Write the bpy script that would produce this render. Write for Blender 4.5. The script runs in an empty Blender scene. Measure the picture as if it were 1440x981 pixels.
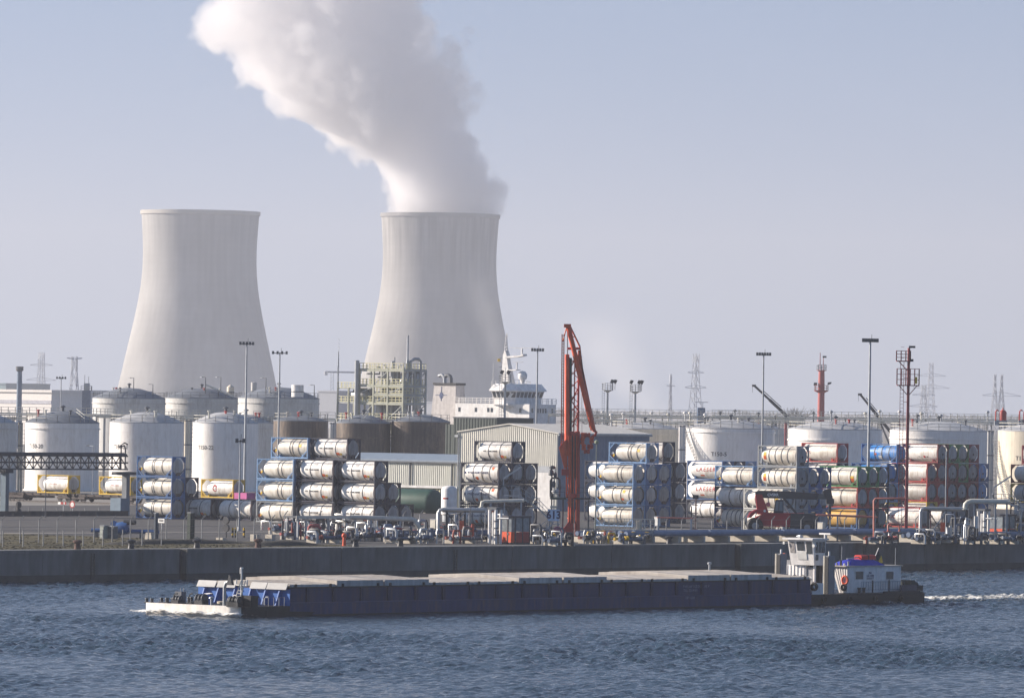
import bpy, bmesh, math, random
import numpy as np
from math import sin, cos, pi, radians, sqrt, atan, tan, floor
from mathutils import Vector, Matrix
SC = bpy.context.scene
COL = SC.collection
rnd = random.Random(11)

# ------------------------------------------------------------ camera
F, CX, CY, YH, KR = 9600.0, 720.0, 490.5, 565.0, 0.0161     # focal length and horizon, measured on the photograph
HC, ZQ = 18.4, 3.15                                          # eye height over the water, height of the quay
ROLL = atan(KR); PIT = atan((YH - CY) / F)
_f = Vector((0, cos(PIT), sin(PIT))); _u0 = Vector((0, -sin(PIT), cos(PIT))); _r0 = Vector((1, 0, 0))
_r = _r0 * cos(ROLL) + _u0 * sin(ROLL); _u = _u0 * cos(ROLL) - _r0 * sin(ROLL)
EYE = Vector((0, 0, HC))
cd = bpy.data.cameras.new("camera"); cam = bpy.data.objects.new("camera", cd); COL.objects.link(cam)
cd.sensor_width = 36; cd.lens = 36 * F / 1440; cd.clip_start = 1; cd.clip_end = 60000
cam.matrix_world = Matrix(((_r.x, _u.x, -_f.x, 0), (_r.y, _u.y, -_f.y, 0), (_r.z, _u.z, -_f.z, HC), (0, 0, 0, 1)))
SC.camera = cam

# ------------------------------------------------------------ light
SUN_EL = radians(20)
SH = Vector((-0.955, 0.297, 0)).normalized()                 # towards the sun, level
SUND = Vector((SH.x * cos(SUN_EL), SH.y * cos(SUN_EL), sin(SUN_EL)))
sl = bpy.data.lights.new("sun", 'SUN'); sl.energy = 5.0; sl.angle = radians(0.53); sl.color = (1.0, 0.88, 0.76)
so = bpy.data.objects.new("sun", sl); COL.objects.link(so); so.rotation_euler = SUND.to_track_quat('Z', 'Y').to_euler()
so.location = (-400, 300, 600)
W = bpy.data.worlds.new("World"); SC.world = W; W.use_nodes = True
nt = W.node_tree; nt.nodes.clear()
sky = nt.nodes.new('ShaderNodeTexSky'); sky.sky_type = 'NISHITA'; sky.sun_disc = False
sky.sun_elevation = SUN_EL; sky.sun_rotation = math.atan2(SH.x, SH.y)
sky.air_density = 1.0; sky.dust_density = 0.6; sky.ozone_density = 3.0
bgn = nt.nodes.new('ShaderNodeBackground'); bgn.inputs[1].default_value = 0.070
won = nt.nodes.new('ShaderNodeOutputWorld')
wtc = nt.nodes.new('ShaderNodeTexCoord'); wad = nt.nodes.new('ShaderNodeVectorMath'); wad.operation = 'ADD'; wad.inputs[1].default_value = (0, 0, .20)
wno = nt.nodes.new('ShaderNodeVectorMath'); wno.operation = 'NORMALIZE'   # the whole sky looked up a few degrees higher: a clear winter horizon
nt.links.new(wtc.outputs['Generated'], wad.inputs[0]); nt.links.new(wad.outputs[0], wno.inputs[0]); nt.links.new(wno.outputs[0], sky.inputs[0])
tnt = nt.nodes.new('ShaderNodeVectorMath'); tnt.operation = 'MULTIPLY'; tnt.inputs[1].default_value = (.83, .89, .97)   # a colder winter sky, the same all round
nt.links.new(sky.outputs[0], tnt.inputs[0]); nt.links.new(tnt.outputs[0], bgn.inputs[0]); nt.links.new(bgn.outputs[0], won.inputs[0])
vs = SC.view_settings; vs.view_transform = 'Standard'; vs.look = 'None'; vs.gamma = 1; vs.exposure = 1.06
cy = SC.cycles
cy.max_bounces = 18; cy.diffuse_bounces = 2; cy.glossy_bounces = 3; cy.transmission_bounces = 3; cy.volume_bounces = 16
cy.transparent_max_bounces = 12
cy.volume_step_rate = .5
HAZE = 1.03e-4

# ------------------------------------------------------------ measuring: photograph pixel <-> place
def ray(px, py): return _f * F + _r * (px - CX) + _u * (CY - py)
def yh(px): return YH + (px - CX) * KR
def P(px, py, D): d = ray(px, py); return EYE + d * (D / d.y)
def base(px, s, z=ZQ):                                       # the ground point seen in column px where a metre shows s pixels
    p = P(px, yh(px) + (HC - z) * s, F / s); p.z = z; return p
def zat(px, py, s): return HC - (py - yh(px)) / s
def gnd(px, py, z=ZQ):
    d = ray(px, py); return EYE + d * ((z - HC) / d.z)
def proj(p):
    q = Vector(p) - EYE; k = F / q.dot(_f); return CX + q.dot(_r) * k, CY - q.dot(_u) * k
ROT = radians(-40)
XD = Vector((cos(ROT), sin(ROT), 0)); YD = Vector((-sin(ROT), cos(ROT), 0))   # XD out over the water, YD along the quay to the right
class Fr:
    "a place-aligned frame: local x towards the water, local y along the quay"
    def __init__(s, o): s.o = Vector(o)
    def fx(s, px, py, x=0.0):
        d = ray(px, py); t = (x - (EYE - s.o).dot(XD)) / d.dot(XD); p = EYE + d * t - s.o
        return p.dot(YD), p.z
    def fy(s, px, py, y=0.0):
        d = ray(px, py); t = (y - (EYE - s.o).dot(YD)) / d.dot(YD); p = EYE + d * t - s.o
        return p.dot(XD), p.z
    def w(s, x, y, z=0.0): return s.o + XD * x + YD * y + Vector((0, 0, z))

# ------------------------------------------------------------ mesh building
class MB:
    def __init__(s): s.v = []; s.f = []
    def add(s, vs, fs):
        n = len(s.v); s.v.extend([tuple(v) for v in vs]); s.f.extend([tuple(i + n for i in f) for f in fs]); return s
    def bx(s, x0, x1, y0, y1, z0, z1):
        return s.add([(x0, y0, z0), (x1, y0, z0), (x1, y1, z0), (x0, y1, z0), (x0, y0, z1), (x1, y0, z1), (x1, y1, z1), (x0, y1, z1)],
                     [(0, 3, 2, 1), (4, 5, 6, 7), (0, 1, 5, 4), (1, 2, 6, 5), (2, 3, 7, 6), (3, 0, 4, 7)])
    def box(s, c, d): return s.bx(c[0] - d[0] / 2, c[0] + d[0] / 2, c[1] - d[1] / 2, c[1] + d[1] / 2, c[2] - d[2] / 2, c[2] + d[2] / 2)
    def _axes(s, p, q):
        a = (Vector(q) - Vector(p)).normalized()
        b = a.cross(Vector((0, 0, 1)))
        if b.length < 1e-3: b = a.cross(Vector((0, 1, 0)))
        b.normalize(); return a, b, b.cross(a)
    def bar(s, p, q, w, h=None):
        h = h or w; a, b, c = s._axes(p, q); p = Vector(p); q = Vector(q); vs = []
        for e in (p, q):
            for i, j in ((-1, -1), (1, -1), (1, 1), (-1, 1)): vs.append(e + b * (i * w / 2) + c * (j * h / 2))
        return s.add(vs, [(3, 2, 1, 0), (4, 5, 6, 7), (0, 1, 5, 4), (1, 2, 6, 5), (2, 3, 7, 6), (3, 0, 4, 7)])
    def tube(s, p, q, r, r2=None, n=8):
        r2 = r if r2 is None else r2; a, b, c = s._axes(p, q); vs = []
        for e, rr in ((Vector(p), r), (Vector(q), r2)):
            for i in range(n): t = 2 * pi * i / n; vs.append(e + b * (rr * cos(t)) + c * (rr * sin(t)))
        return s.add(vs, [(i, (i + 1) % n, n + (i + 1) % n, n + i) for i in range(n)] + [tuple(range(n))[::-1], tuple(range(n, 2 * n))])
    def path(s, pts, r, n=6):
        pts = [Vector(p) for p in pts]; vs = []; m = len(pts); b = None
        for k, p in enumerate(pts):
            d = (pts[min(k + 1, m - 1)] - pts[max(k - 1, 0)]).normalized()
            if b is None:
                b = d.cross(Vector((0, 0, 1)))
                if b.length < 1e-2: b = d.cross(Vector((0, 1, 0)))
            b = (b - d * b.dot(d)).normalized(); c = d.cross(b)
            for i in range(n): t = 2 * pi * i / n; vs.append(p + b * (r * cos(t)) + c * (r * sin(t)))
        fs = [(k * n + i, k * n + (i + 1) % n, (k + 1) * n + (i + 1) % n, (k + 1) * n + i) for k in range(m - 1) for i in range(n)]
        return s.add(vs, fs + [tuple(range(n))[::-1], tuple(range((m - 1) * n, m * n))])
    def lathe(s, prof, n=24, c=(0, 0, 0), axis='z', a0=0.0, a1=2 * pi, cap=False):
        full = abs(a1 - a0 - 2 * pi) < 1e-6; m = n if full else n + 1; vs = []
        for r, h in prof:
            for i in range(m):
                t = a0 + (a1 - a0) * i / n; x, y = r * cos(t), r * sin(t)
                vs.append((c[0] + x, c[1] + y, c[2] + h) if axis == 'z' else (c[0] + h, c[1] + x, c[2] + y) if axis == 'x' else (c[0] + x, c[1] + h, c[2] + y))
        fs = []
        for k in range(len(prof) - 1):
            for i in range(n):
                j = (i + 1) % m; fs.append((k * m + i, k * m + j, (k + 1) * m + j, (k + 1) * m + i))
        if cap: fs += [tuple(range(m))[::-1], tuple(range((len(prof) - 1) * m, len(prof) * m))]
        return s.add(vs, fs)
    def prism(s, poly, a, b, axis='y'):                      # poly in the two other axes, extruded from a to b
        n = len(poly)
        def pt(p, h): return (p[0], h, p[1]) if axis == 'y' else (h, p[0], p[1]) if axis == 'x' else (p[0], p[1], h)
        return s.add([pt(p, a) for p in poly] + [pt(p, b) for p in poly],
                     [tuple(range(n))[::-1], tuple(range(n, 2 * n))] + [(i, (i + 1) % n, n + (i + 1) % n, n + i) for i in range(n)])
    def rail(s, pts, h=1.1, r=.035, step=1.6, rails=(1.0, .55), closed=False):   # handrail along a line
        pts = [Vector(p) for p in pts]
        if closed: pts.append(pts[0])
        for a, b in zip(pts, pts[1:]):
            n = max(1, round((b - a).length / step))
            for i in range(n + 1):
                p = a.lerp(b, i / n); s.bar(p, p + Vector((0, 0, h)), r * 2)
            for k in rails: s.bar(a + Vector((0, 0, h * k)), b + Vector((0, 0, h * k)), r * 2)
        return s
    def xf(s, M): s.v = [tuple(M @ Vector(v)) for v in s.v]; return s
    def mesh(s, name, m, smooth=None):
        me = bpy.data.meshes.new(name); me.from_pydata(s.v, [], s.f)
        b = bmesh.new(); b.from_mesh(me); bmesh.ops.recalc_face_normals(b, faces=b.faces[:]); b.to_mesh(me); b.free()
        if m: me.materials.append(m)
        if smooth:
            me.polygons.foreach_set('use_smooth', [True] * len(me.polygons)); me.set_sharp_from_angle(angle=radians(smooth))
        return me
def O(name, mb, m, parent=None, smooth=None, label=None):
    me = mb.mesh(name, m, smooth) if isinstance(mb, MB) else mb
    o = bpy.data.objects.new(name, me); COL.objects.link(o)
    if parent: o.parent = parent
    if label: o['label'] = label
    return o
def tag(o, label, cat, group=None, kind=None):
    if label: o['label'] = label
    if cat: o['category'] = cat
    if group: o['group'] = group
    if kind: o['kind'] = kind
    return o
def T(name, label, cat, loc, rz=ROT, group=None):
    o = bpy.data.objects.new(name, None); COL.objects.link(o); o.empty_display_size = .5
    o.location = loc; o.rotation_euler = (0, 0, rz); return tag(o, label, cat, group)
def kids(o): return [c for c in COL.objects if c.parent == o]
KIDS = {}
def dup(root, loc, rz=None, label=None, group=None):
    r = root.copy(); COL.objects.link(r); r.location = loc
    if rz is not None: r.rotation_euler = (0, 0, rz)
    if label: r['label'] = label
    if group: r['group'] = group
    def rec(a, b):
        if a.name not in KIDS: KIDS[a.name] = list(a.children)
        for ch in KIDS[a.name]:
            c = ch.copy(); COL.objects.link(c); c.parent = b; rec(ch, c)
    rec(root, r); return r

def text2d(s, size=1.0, bold=0.0, sp=1.0):                   # flat letters, x along the line, y up, centred
    cu = bpy.data.curves.new("t", 'FONT'); cu.body = s; cu.size = size; cu.align_x = 'CENTER'; cu.align_y = 'CENTER'
    cu.resolution_u = 2; cu.offset = bold; cu.space_character = sp
    o = bpy.data.objects.new("t", cu); COL.objects.link(o)
    dg = bpy.context.evaluated_depsgraph_get(); dg.update(); me = bpy.data.meshes.new_from_object(o.evaluated_get(dg))
    vs = [tuple(v.co) for v in me.vertices]; fs = [tuple(p.vertices) for p in me.polygons]
    bpy.data.objects.remove(o); bpy.data.curves.remove(cu); bpy.data.meshes.remove(me)
    return vs, fs

# ------------------------------------------------------------ materials
MATS = {}
def mat(name, col, rough=.55, metal=0.0, var=.14, scale=1.2, streak=0.0, bump=0.0, dirt=None, dirtamt=0.0, obvar=.10, dscale=.5, spec=.3):
    if name in MATS: return MATS[name]
    m = bpy.data.materials.new(name); MATS[name] = m; m.use_nodes = True; n = m.node_tree; N = n.nodes; L = n.links
    b = N['Principled BSDF']; b.inputs['Roughness'].default_value = rough; b.inputs['Metallic'].default_value = metal
    b.inputs['Specular IOR Level'].default_value = spec
    tc = N.new('ShaderNodeTexCoord')
    def noise(sc, stretch=(1, 1, 1), det=3.0):
        mp = N.new('ShaderNodeMapping'); mp.inputs['Scale'].default_value = stretch; L.new(tc.outputs['Object'], mp.inputs[0])
        t = N.new('ShaderNodeTexNoise'); t.inputs['Scale'].default_value = sc; t.inputs['Detail'].default_value = det
        L.new(mp.outputs[0], t.inputs['Vector']); return t.outputs['Fac']
    def ramp(x, a, c, lo, hi):
        r = N.new('ShaderNodeMapRange'); r.inputs[1].default_value = a; r.inputs[2].default_value = c
        r.inputs[3].default_value = lo; r.inputs[4].default_value = hi; L.new(x, r.inputs[0]); return r.outputs[0]
    def mul(a, c):
        k = N.new('ShaderNodeMath'); k.operation = 'MULTIPLY'; L.new(a, k.inputs[0]); L.new(c, k.inputs[1]); return k.outputs[0]
    f = ramp(noise(scale), .3, .7, 1 - var, 1 + var)
    if streak: f = mul(f, ramp(noise(1.0, (2.2, 2.2, .12), 4), .35, .7, 1 + streak * .3, 1 - streak))
    if obvar:
        oi = N.new('ShaderNodeObjectInfo'); f = mul(f, ramp(oi.outputs['Random'], 0, 1, 1 - obvar, 1 + obvar))
    rgb = N.new('ShaderNodeRGB'); rgb.outputs[0].default_value = (*col, 1); c = rgb.outputs[0]
    if dirt:
        mx = N.new('ShaderNodeMix'); mx.data_type = 'RGBA'; mx.inputs['B'].default_value = (*dirt, 1); L.new(c, mx.inputs['A'])
        L.new(ramp(mul(noise(dscale, (1, 1, .45), 6), noise(dscale * 7, (1, 1, .25), 3)), .22, .42, 0, dirtamt), mx.inputs['Factor']); c = mx.outputs['Result']
    vm = N.new('ShaderNodeVectorMath'); vm.operation = 'SCALE'; L.new(c, vm.inputs[0]); L.new(f, vm.inputs['Scale'])
    L.new(vm.outputs[0], b.inputs['Base Color'])
    if bump:
        bp = N.new('ShaderNodeBump'); bp.inputs['Strength'].default_value = .6; bp.inputs['Distance'].default_value = bump
        L.new(noise(scale * 6, (1, 1, 1), 5), bp.inputs['Height']); L.new(bp.outputs[0], b.inputs['Normal'])
    return m
WHITE = mat('white_paint', (.76, .75, .73), .5, streak=.10, dirt=(.5, .46, .40), dirtamt=.35)
TANKW = mat('tank_white', (.84, .82, .79), .5, var=.05, streak=.08, dirt=(.56, .50, .43), dirtamt=.4, scale=.3)
TANKC = mat('tank_cream', (.70, .63, .50), .5, var=.06, streak=.15, dirt=(.42, .34, .24), dirtamt=.5, scale=.3)
TANKG = mat('tank_grey', (.56, .56, .54), .5, var=.06, streak=.12, dirt=(.34, .31, .28), dirtamt=.5, scale=.3)
TANKB = mat('tank_cladding_brown', (.095, .078, .068), .5, var=.10, streak=.35, dirt=(.30, .22, .15), dirtamt=.4, scale=.5, metal=.2)
ROOFG = mat('tank_roof_grey', (.42, .43, .44), .6, var=.1, scale=.4)
ROOFD = mat('tank_roof_dark', (.17, .19, .22), .6, var=.12, scale=.4)
RAILW = mat('handrail_galvanised', (.62, .60, .52), .5)
RAILD = mat('steel_dark_grey', (.09, .10, .115), .5)
GALV = mat('galvanised_steel', (.34, .36, .38), .45, metal=.3)
STEEL = mat('stainless_pipe', (.50, .50, .49), .38, metal=.55)
BLACK = mat('black_rubber', (.018, .018, .02), .6)
INK = mat('black_lettering', (.03, .03, .035), .6, var=.25)
INKN = mat('navy_lettering', (.02, .03, .12), .6, var=.2)
INKR = mat('red_lettering', (.42, .03, .03), .6, var=.2)
CONC = mat('concrete', (.30, .29, .27), .85, var=.2, scale=.8, dirt=(.14, .13, .12), dirtamt=.5, bump=.01)
CONCL = mat('concrete_light', (.48, .44, .37), .85, var=.15, scale=1.5)
ORANGE = mat('orange_red_paint', (.74, .115, .045), .5, var=.12, dirt=(.25, .05, .03), dirtamt=.4)
REDP = mat('red_paint', (.42, .045, .04), .5, var=.14, dirt=(.2, .05, .04), dirtamt=.4)
PINKR = mat('faded_red_paint', (.42, .10, .10), .6, var=.12)
GLASSD = mat('dark_glass', (.03, .04, .05), .12, var=.1, spec=.6)
PIPEB = mat('pipe_blue_grey', (.13, .17, .24), .45, var=.15, streak=.1)
GREEN = mat('dark_green_paint', (.035, .085, .065), .5)
BLUEP = mat('blue_machine_paint', (.03, .10, .28), .5)
YELP = mat('yellow_paint', (.66, .42, .03), .5)
# ------------------------------------------------------------ ground, quay, water
Q = Fr(base(720, 13.3)); QF = Q
def uvmesh(name, pts, m, z, label=None):
    mb = MB(); mb.add([Q.w(x, y, z - ZQ) for x, y in pts], [tuple(range(len(pts)))]); o = O(name, mb, m); return o
GROUND = mat('quay_ground', (.26, .245, .22), .95, var=.2, scale=.05, dirt=(.15, .14, .125), dirtamt=.5, dscale=.12, spec=.2)
GRASS = mat('dry_grass', (.105, .092, .052), .95, var=.3, scale=.15, dirt=(.06, .062, .035), dirtamt=.8, dscale=.3, spec=.1)
ASPH = mat('asphalt', (.06, .06, .062), .9, var=.18, scale=.3, dirt=(.11, .10, .09), dirtamt=.5, dscale=.2)
tag(uvmesh('ground', [(-.7, -900), (-.7, 4000), (-2500, 8500), (-9000, 12500), (-10500, 2500), (-2500, -1500)], GROUND, ZQ), None, None, None, 'structure')
tag(uvmesh('grass_verge', [(-3.2, -140), (-3.2, -16), (-58, -16), (-58, -140)], GRASS, ZQ + .004), None, None, None, 'structure')
tag(uvmesh('container_yard', [(-60, -150), (-60, 400), (-190, 400), (-190, -150)], ASPH, ZQ + .004), None, None, None, 'structure')
tag(uvmesh('quay_apron', [(-58, -16), (-3.2, -16), (-3.2, 400), (-58, 400)], ASPH, ZQ + .004), None, None, None, 'structure')

QC = mat('quay_concrete', (.145, .15, .152), .9, var=.25, scale=.22, streak=.12, dirt=(.07, .08, .075), dirtamt=.85, dscale=.16, bump=.02)
QWET = mat('quay_wet_band', (.045, .05, .05), .6, var=.3, scale=.8)
wall = T('quay_wall', 'long grey concrete quay wall between the water and the port', 'quay wall', Q.o)
wall.location.z = 0; wall['kind'] = 'structure'; del wall['category']
joints = [Q.fx(px, 790, 0)[0] for px in (-330, 257, 1037, 1850)]
mid = [Q.fx(px, 790, 0)[0] for px in (480, 720, 860, 1180, 1300)]
edges = sorted([-420] + joints + mid + [420])
for a, b in zip(edges, edges[1:]):
    wide_a = .55 if a in joints else .06; wide_b = .55 if b in joints else .06
    m = MB(); m.bx(-3.2, 0, a + wide_a, b - wide_b, .75, ZQ - .02); m.bx(-3.2, .07, a + wide_a, b - wide_b, ZQ - .3, ZQ + .06)
    O('wall_section', m, QC, wall)
    m = MB(); m.bx(-3.1, .02, a + wide_a, b - wide_b, -1, .75); O('wet_footing', m, QWET, wall)
m = MB(); m.bx(-3.2, -.75, -420, 420, -1, ZQ - .05); O('wall_core', m, QWET, wall)
for px, py in ((583, 797), (768, 795), (963, 780), (958, 797), (385, 800), (1090, 778)):   # dark round-headed recesses where fenders hung
    y, z = Q.fx(px, py, 0); m = MB(); r = .42 if py < 790 else .75
    m.prism([(y - r, .7)] + [(y + r * cos(t), z + r * sin(t)) for t in [pi - k * pi / 8 for k in range(9)]] + [(y + r, .7)] if py > 790 else
            [(y + r * cos(k * pi / 6), z + r * sin(k * pi / 6)) for k in range(12)], 0, .025, 'x')
    O('fender_mark', m, QWET, wall)

PATCH = mat('quay_patch', (.27, .28, .28), .9, var=.2, scale=.6, dirt=(.12, .12, .12), dirtamt=.6)
for px, py, w, h in ((895, 786, 2.2, .5), (1330, 783, 1.8, .45), (530, 792, 1.6, .7), (150, 795, 2.0, .5), (720, 786, 1.2, .8)):
    y, z = Q.fx(px, py, 0); O('repair_patch', MB().bx(0, .018, y - w, y + w, z - h, z + h), PATCH, wall)
for px in (130, 640, 1215):
    y, z = Q.fx(px, 790, 0); lad = MB()
    for d in (-.22, .22): lad.bx(.02, .1, y + d - .03, y + d + .03, .3, ZQ - .3)
    for k in range(8): lad.bx(.03, .09, y - .2, y + .2, .4 + k * .3, .45 + k * .3)
    O('quay_ladder', lad, QWET, wall)
for k, px in enumerate((60, 200, 340, 425, 680, 815, 930, 1085, 1180, 1260, 1400)):
    y, z = Q.fx(px, 790, 0); O('shutter_seam', MB().bx(0, .012, y - .03, y + .03, .8, ZQ - .32), QWET, wall)
# water: a sheet whose near part carries real ripples
WATER = bpy.data.materials.new('river_water'); WATER.use_nodes = True
b = WATER.node_tree.nodes['Principled BSDF']; b.inputs['Base Color'].default_value = (.020, .042, .064, 1)
b.inputs['Roughness'].default_value = .12; b.inputs['IOR'].default_value = 1.33
n = WATER.node_tree; tc = n.nodes.new('ShaderNodeTexCoord'); prev = None
for sc_, dist, det in ((1.6, .20, 2), (4.6, .07, 3)):
    bp = n.nodes.new('ShaderNodeBump'); bp.inputs['Strength'].default_value = 1.0; bp.inputs['Distance'].default_value = dist
    t = n.nodes.new('ShaderNodeTexNoise'); t.inputs['Scale'].default_value = sc_; t.inputs['Detail'].default_value = det; t.inputs['Distortion'].default_value = .6
    n.links.new(tc.outputs['Object'], t.inputs['Vector']); n.links.new(t.outputs['Fac'], bp.inputs['Height'])
    if prev: n.links.new(prev, bp.inputs['Normal'])
    prev = bp.outputs[0]
n.links.new(prev, b.inputs['Normal'])
WX0, WX1, WY0, WY1, CELL = -80.0, 90.0, 402.0, 850.0, .32
def wave_field(X, Y):
    rs = np.random.RandomState(5); Z = np.zeros_like(X)
    wd = math.atan2(-.45, -.9)                                # ripples run with a breeze from the right
    for lam, amp, cnt in ((6., .020, 10), (3.4, .026, 18), (2.1, .036, 28), (1.45, .036, 36), (1.0, .028, 36)):
        for i in range(cnt):
            l = lam * rs.uniform(.75, 1.35); a = wd + rs.normal(0, .75); k = 2 * pi / l
            Z += amp / sqrt(cnt) * 1.5 * np.sin(k * (X * cos(a) + Y * sin(a)) + rs.uniform(0, 2 * pi))
    gust = np.zeros_like(X)
    for i in range(14):
        l = rs.uniform(25, 110); a = rs.uniform(0, 2 * pi); gust += np.sin(2 * pi / l * (X * cos(a) + Y * sin(a) * .6) + rs.uniform(0, 6.3))
    return Z * np.clip(.92 + .15 * gust, .45, 1.6)
nx, ny = int((WX1 - WX0) / CELL) + 1, int((WY1 - WY0) / CELL) + 1
gx, gy = np.meshgrid(np.linspace(WX0, WX1, nx), np.linspace(WY0, WY1, ny))
gz = wave_field(gx, gy)
ed = np.minimum.reduce([gx - WX0, WX1 - gx, gy - WY0, WY1 - gy]); gz *= np.clip(ed / 6, 0, 1)
near_land = (gx - Q.o.x) * XD.x + (gy - Q.o.y) * XD.y          # keep only cells over the water
idx = np.arange(nx * ny).reshape(ny, nx)
quads = np.stack([idx[:-1, :-1], idx[:-1, 1:], idx[1:, 1:], idx[1:, :-1]], -1).reshape(-1, 4)
keep = (near_land > -2.5)[:-1, :-1].reshape(-1)
# frame the ripple patch to what lies in or near view
vis = (np.abs(gx[:-1, :-1] - 0) < gy[:-1, :-1] * .089 + 8).reshape(-1)
quads = quads[keep & vis]
used = np.unique(quads); remap = -np.ones(nx * ny, int); remap[used] = np.arange(len(used)); quads = remap[quads]
co = np.stack([gx, gy, gz], -1).reshape(-1, 3)[used].astype(np.float32)
me = bpy.data.meshes.new('water'); me.vertices.add(len(co)); me.vertices.foreach_set('co', co.ravel())
me.loops.add(quads.size); me.loops.foreach_set('vertex_index', quads.ravel().astype(np.int32))
me.polygons.add(len(quads)); me.polygons.foreach_set('loop_start', np.arange(0, quads.size, 4, dtype=np.int32))
me.polygons.foreach_set('use_smooth', np.ones(len(quads), bool)); me.update(calc_edges=True); me.materials.append(WATER)
o = bpy.data.objects.new('water', me); COL.objects.link(o); o['kind'] = 'structure'
m = MB(); zz = -.35
m.add([(-3000, -600, zz), (3000, -600, zz), (3000, 3600, zz), (-3000, 3600, zz)], [(0, 1, 2, 3)])
o = O('water', m, WATER); o['kind'] = 'structure'; del m
# the flat sheet lies under the ripples; the land covers it behind the wall

# ------------------------------------------------------------ cooling towers
TD = F / 1.75
def cooling_tower(pxc, s, ytop, prof, name_label, dark):
    m = bpy.data.materials.new('tower_concrete'); m.use_nodes = True; n = m.node_tree; N = n.nodes; L = n.links; b = N['Principled BSDF']
    b.inputs['Roughness'].default_value = .9; b.inputs['Specular IOR Level'].default_value = .15
    tc = N.new('ShaderNodeTexCoord')
    # weather streaks run down the shell: noise stretched along the height, by bearing round the axis
    mp = N.new('ShaderNodeMapping'); mp.inputs['Scale'].default_value = (.16, .16, .006); L.new(tc.outputs['Object'], mp.inputs[0])
    t = N.new('ShaderNodeTexNoise'); t.inputs['Scale'].default_value = 1.6; t.inputs['Detail'].default_value = 5; L.new(mp.outputs[0], t.inputs['Vector'])
    sep = N.new('ShaderNodeSeparateXYZ'); L.new(tc.outputs['Object'], sep.inputs[0])
    mr = N.new('ShaderNodeValToRGB'); L.new(t.outputs['Fac'], mr.inputs[0])
    e = mr.color_ramp.elements; e[0].position = .38; e[0].color = (1, 1, 1, 1); e[1].position = .66; e[1].color = (.0, .0, .0, 1)
    hz = N.new('ShaderNodeMapRange'); L.new(sep.outputs['Z'], hz.inputs[0])
    hz.inputs[1].default_value = 110; hz.inputs[2].default_value = 146; hz.inputs[3].default_value = .22; hz.inputs[4].default_value = .8 if dark else .35
    mx = N.new('ShaderNodeMix'); mx.data_type = 'RGBA'
    mx.inputs['A'].default_value = (.36, .352, .338, 1) if dark else (.395, .388, .374, 1); mx.inputs['B'].default_value = (.20, .195, .19, 1)
    inv = N.new('ShaderNodeMath'); inv.operation = 'SUBTRACT'; inv.inputs[0].default_value = 1; L.new(mr.outputs[0], inv.inputs[1])
    mu = N.new('ShaderNodeMath'); mu.operation = 'MULTIPLY'; L.new(inv.outputs[0], mu.inputs[0]); L.new(hz.outputs[0], mu.inputs[1]); L.new(mu.outputs[0], mx.inputs['Factor'])
    wv = N.new('ShaderNodeTexWave'); wv.bands_direction = 'Z'; wv.inputs['Scale'].default_value = .055; wv.inputs['Distortion'].default_value = .4; L.new(tc.outputs['Object'], wv.inputs['Vector'])   # pour lifts
    wr = N.new('ShaderNodeMapRange'); wr.inputs[3].default_value = .985; wr.inputs[4].default_value = 1.01; L.new(wv.outputs['Fac'], wr.inputs[0])
    t2 = N.new('ShaderNodeTexNoise'); t2.inputs['Scale'].default_value = .02; t2.inputs['Detail'].default_value = 4; L.new(tc.outputs['Object'], t2.inputs['Vector'])
    r2 = N.new('ShaderNodeMapRange'); r2.inputs[1].default_value = .3; r2.inputs[2].default_value = .7; r2.inputs[3].default_value = .80; r2.inputs[4].default_value = 1.12; L.new(t2.outputs['Fac'], r2.inputs[0])
    m3 = N.new('ShaderNodeMath'); m3.operation = 'MULTIPLY'; L.new(wr.outputs[0], m3.inputs[0]); L.new(r2.outputs[0], m3.inputs[1])
    sc = N.new('ShaderNodeVectorMath'); sc.operation = 'SCALE'; L.new(mx.outputs['Result'], sc.inputs[0]); L.new(m3.outputs[0], sc.inputs['Scale']); L.new(sc.outputs[0], b.inputs['Base Color'])
    c = base(pxc, s); c.x = P(pxc, ytop + 120, F / s).x
    tw = T('cooling_tower', name_label, 'cooling tower', c, 0, 'cooling towers of the power station')
    zt = zat(pxc, ytop, s) - ZQ
    pr = [(r / s, zt - d / s) for d, r in prof]
    # smooth the hand-measured profile
    hs = np.linspace(pr[-1][1], pr[0][1], 40); rr = np.interp(hs, [p[1] for p in pr][::-1], [p[0] for p in pr][::-1])
    for _ in range(6): rr[1:-1] = (rr[:-2] + 2 * rr[1:-1] + rr[2:]) / 4
    mb = MB(); outer = [(rr[i], hs[i]) for i in range(40)]
    mb.lathe(outer + [(rr[-1] - 1.2, zt), (rr[-1] - 1.6, zt - 3), (rr[25] - 2, hs[25]), (rr[2] - 2, hs[2])], 96)
    O('shell', mb, m, tw, 50)
    mb = MB(); mb.lathe([(rr[-1] - .2, zt - 3.2), (rr[-1] + .7, zt - 3.0), (rr[-1] + .7, zt + .05), (rr[-1] - 1.3, zt + .05)], 96)
    O('rim', mb, mat('tower_rim', (.24, .235, .23), .9, var=.1, scale=.05) if dark else mat('tower_rim_pale', (.44, .42, .38), .9, var=.1, scale=.05), tw, 40)
    return tw, c, zt, rr[-1]
PROF = [(0, 83.2), (14, 82), (30, 81), (55, 79.6), (80, 79.8), (110, 82.5), (150, 90), (190, 99), (240, 110), (290, 121)]
cooling_tower(280, 1.78, 297, PROF, 'pale cooling tower without steam, left of the steaming one', False)
tw2, TC, TZT, TR = cooling_tower(617.3, 1.71, 301, PROF, 'streaked cooling tower with thick white steam rising from its mouth', True)

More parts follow.
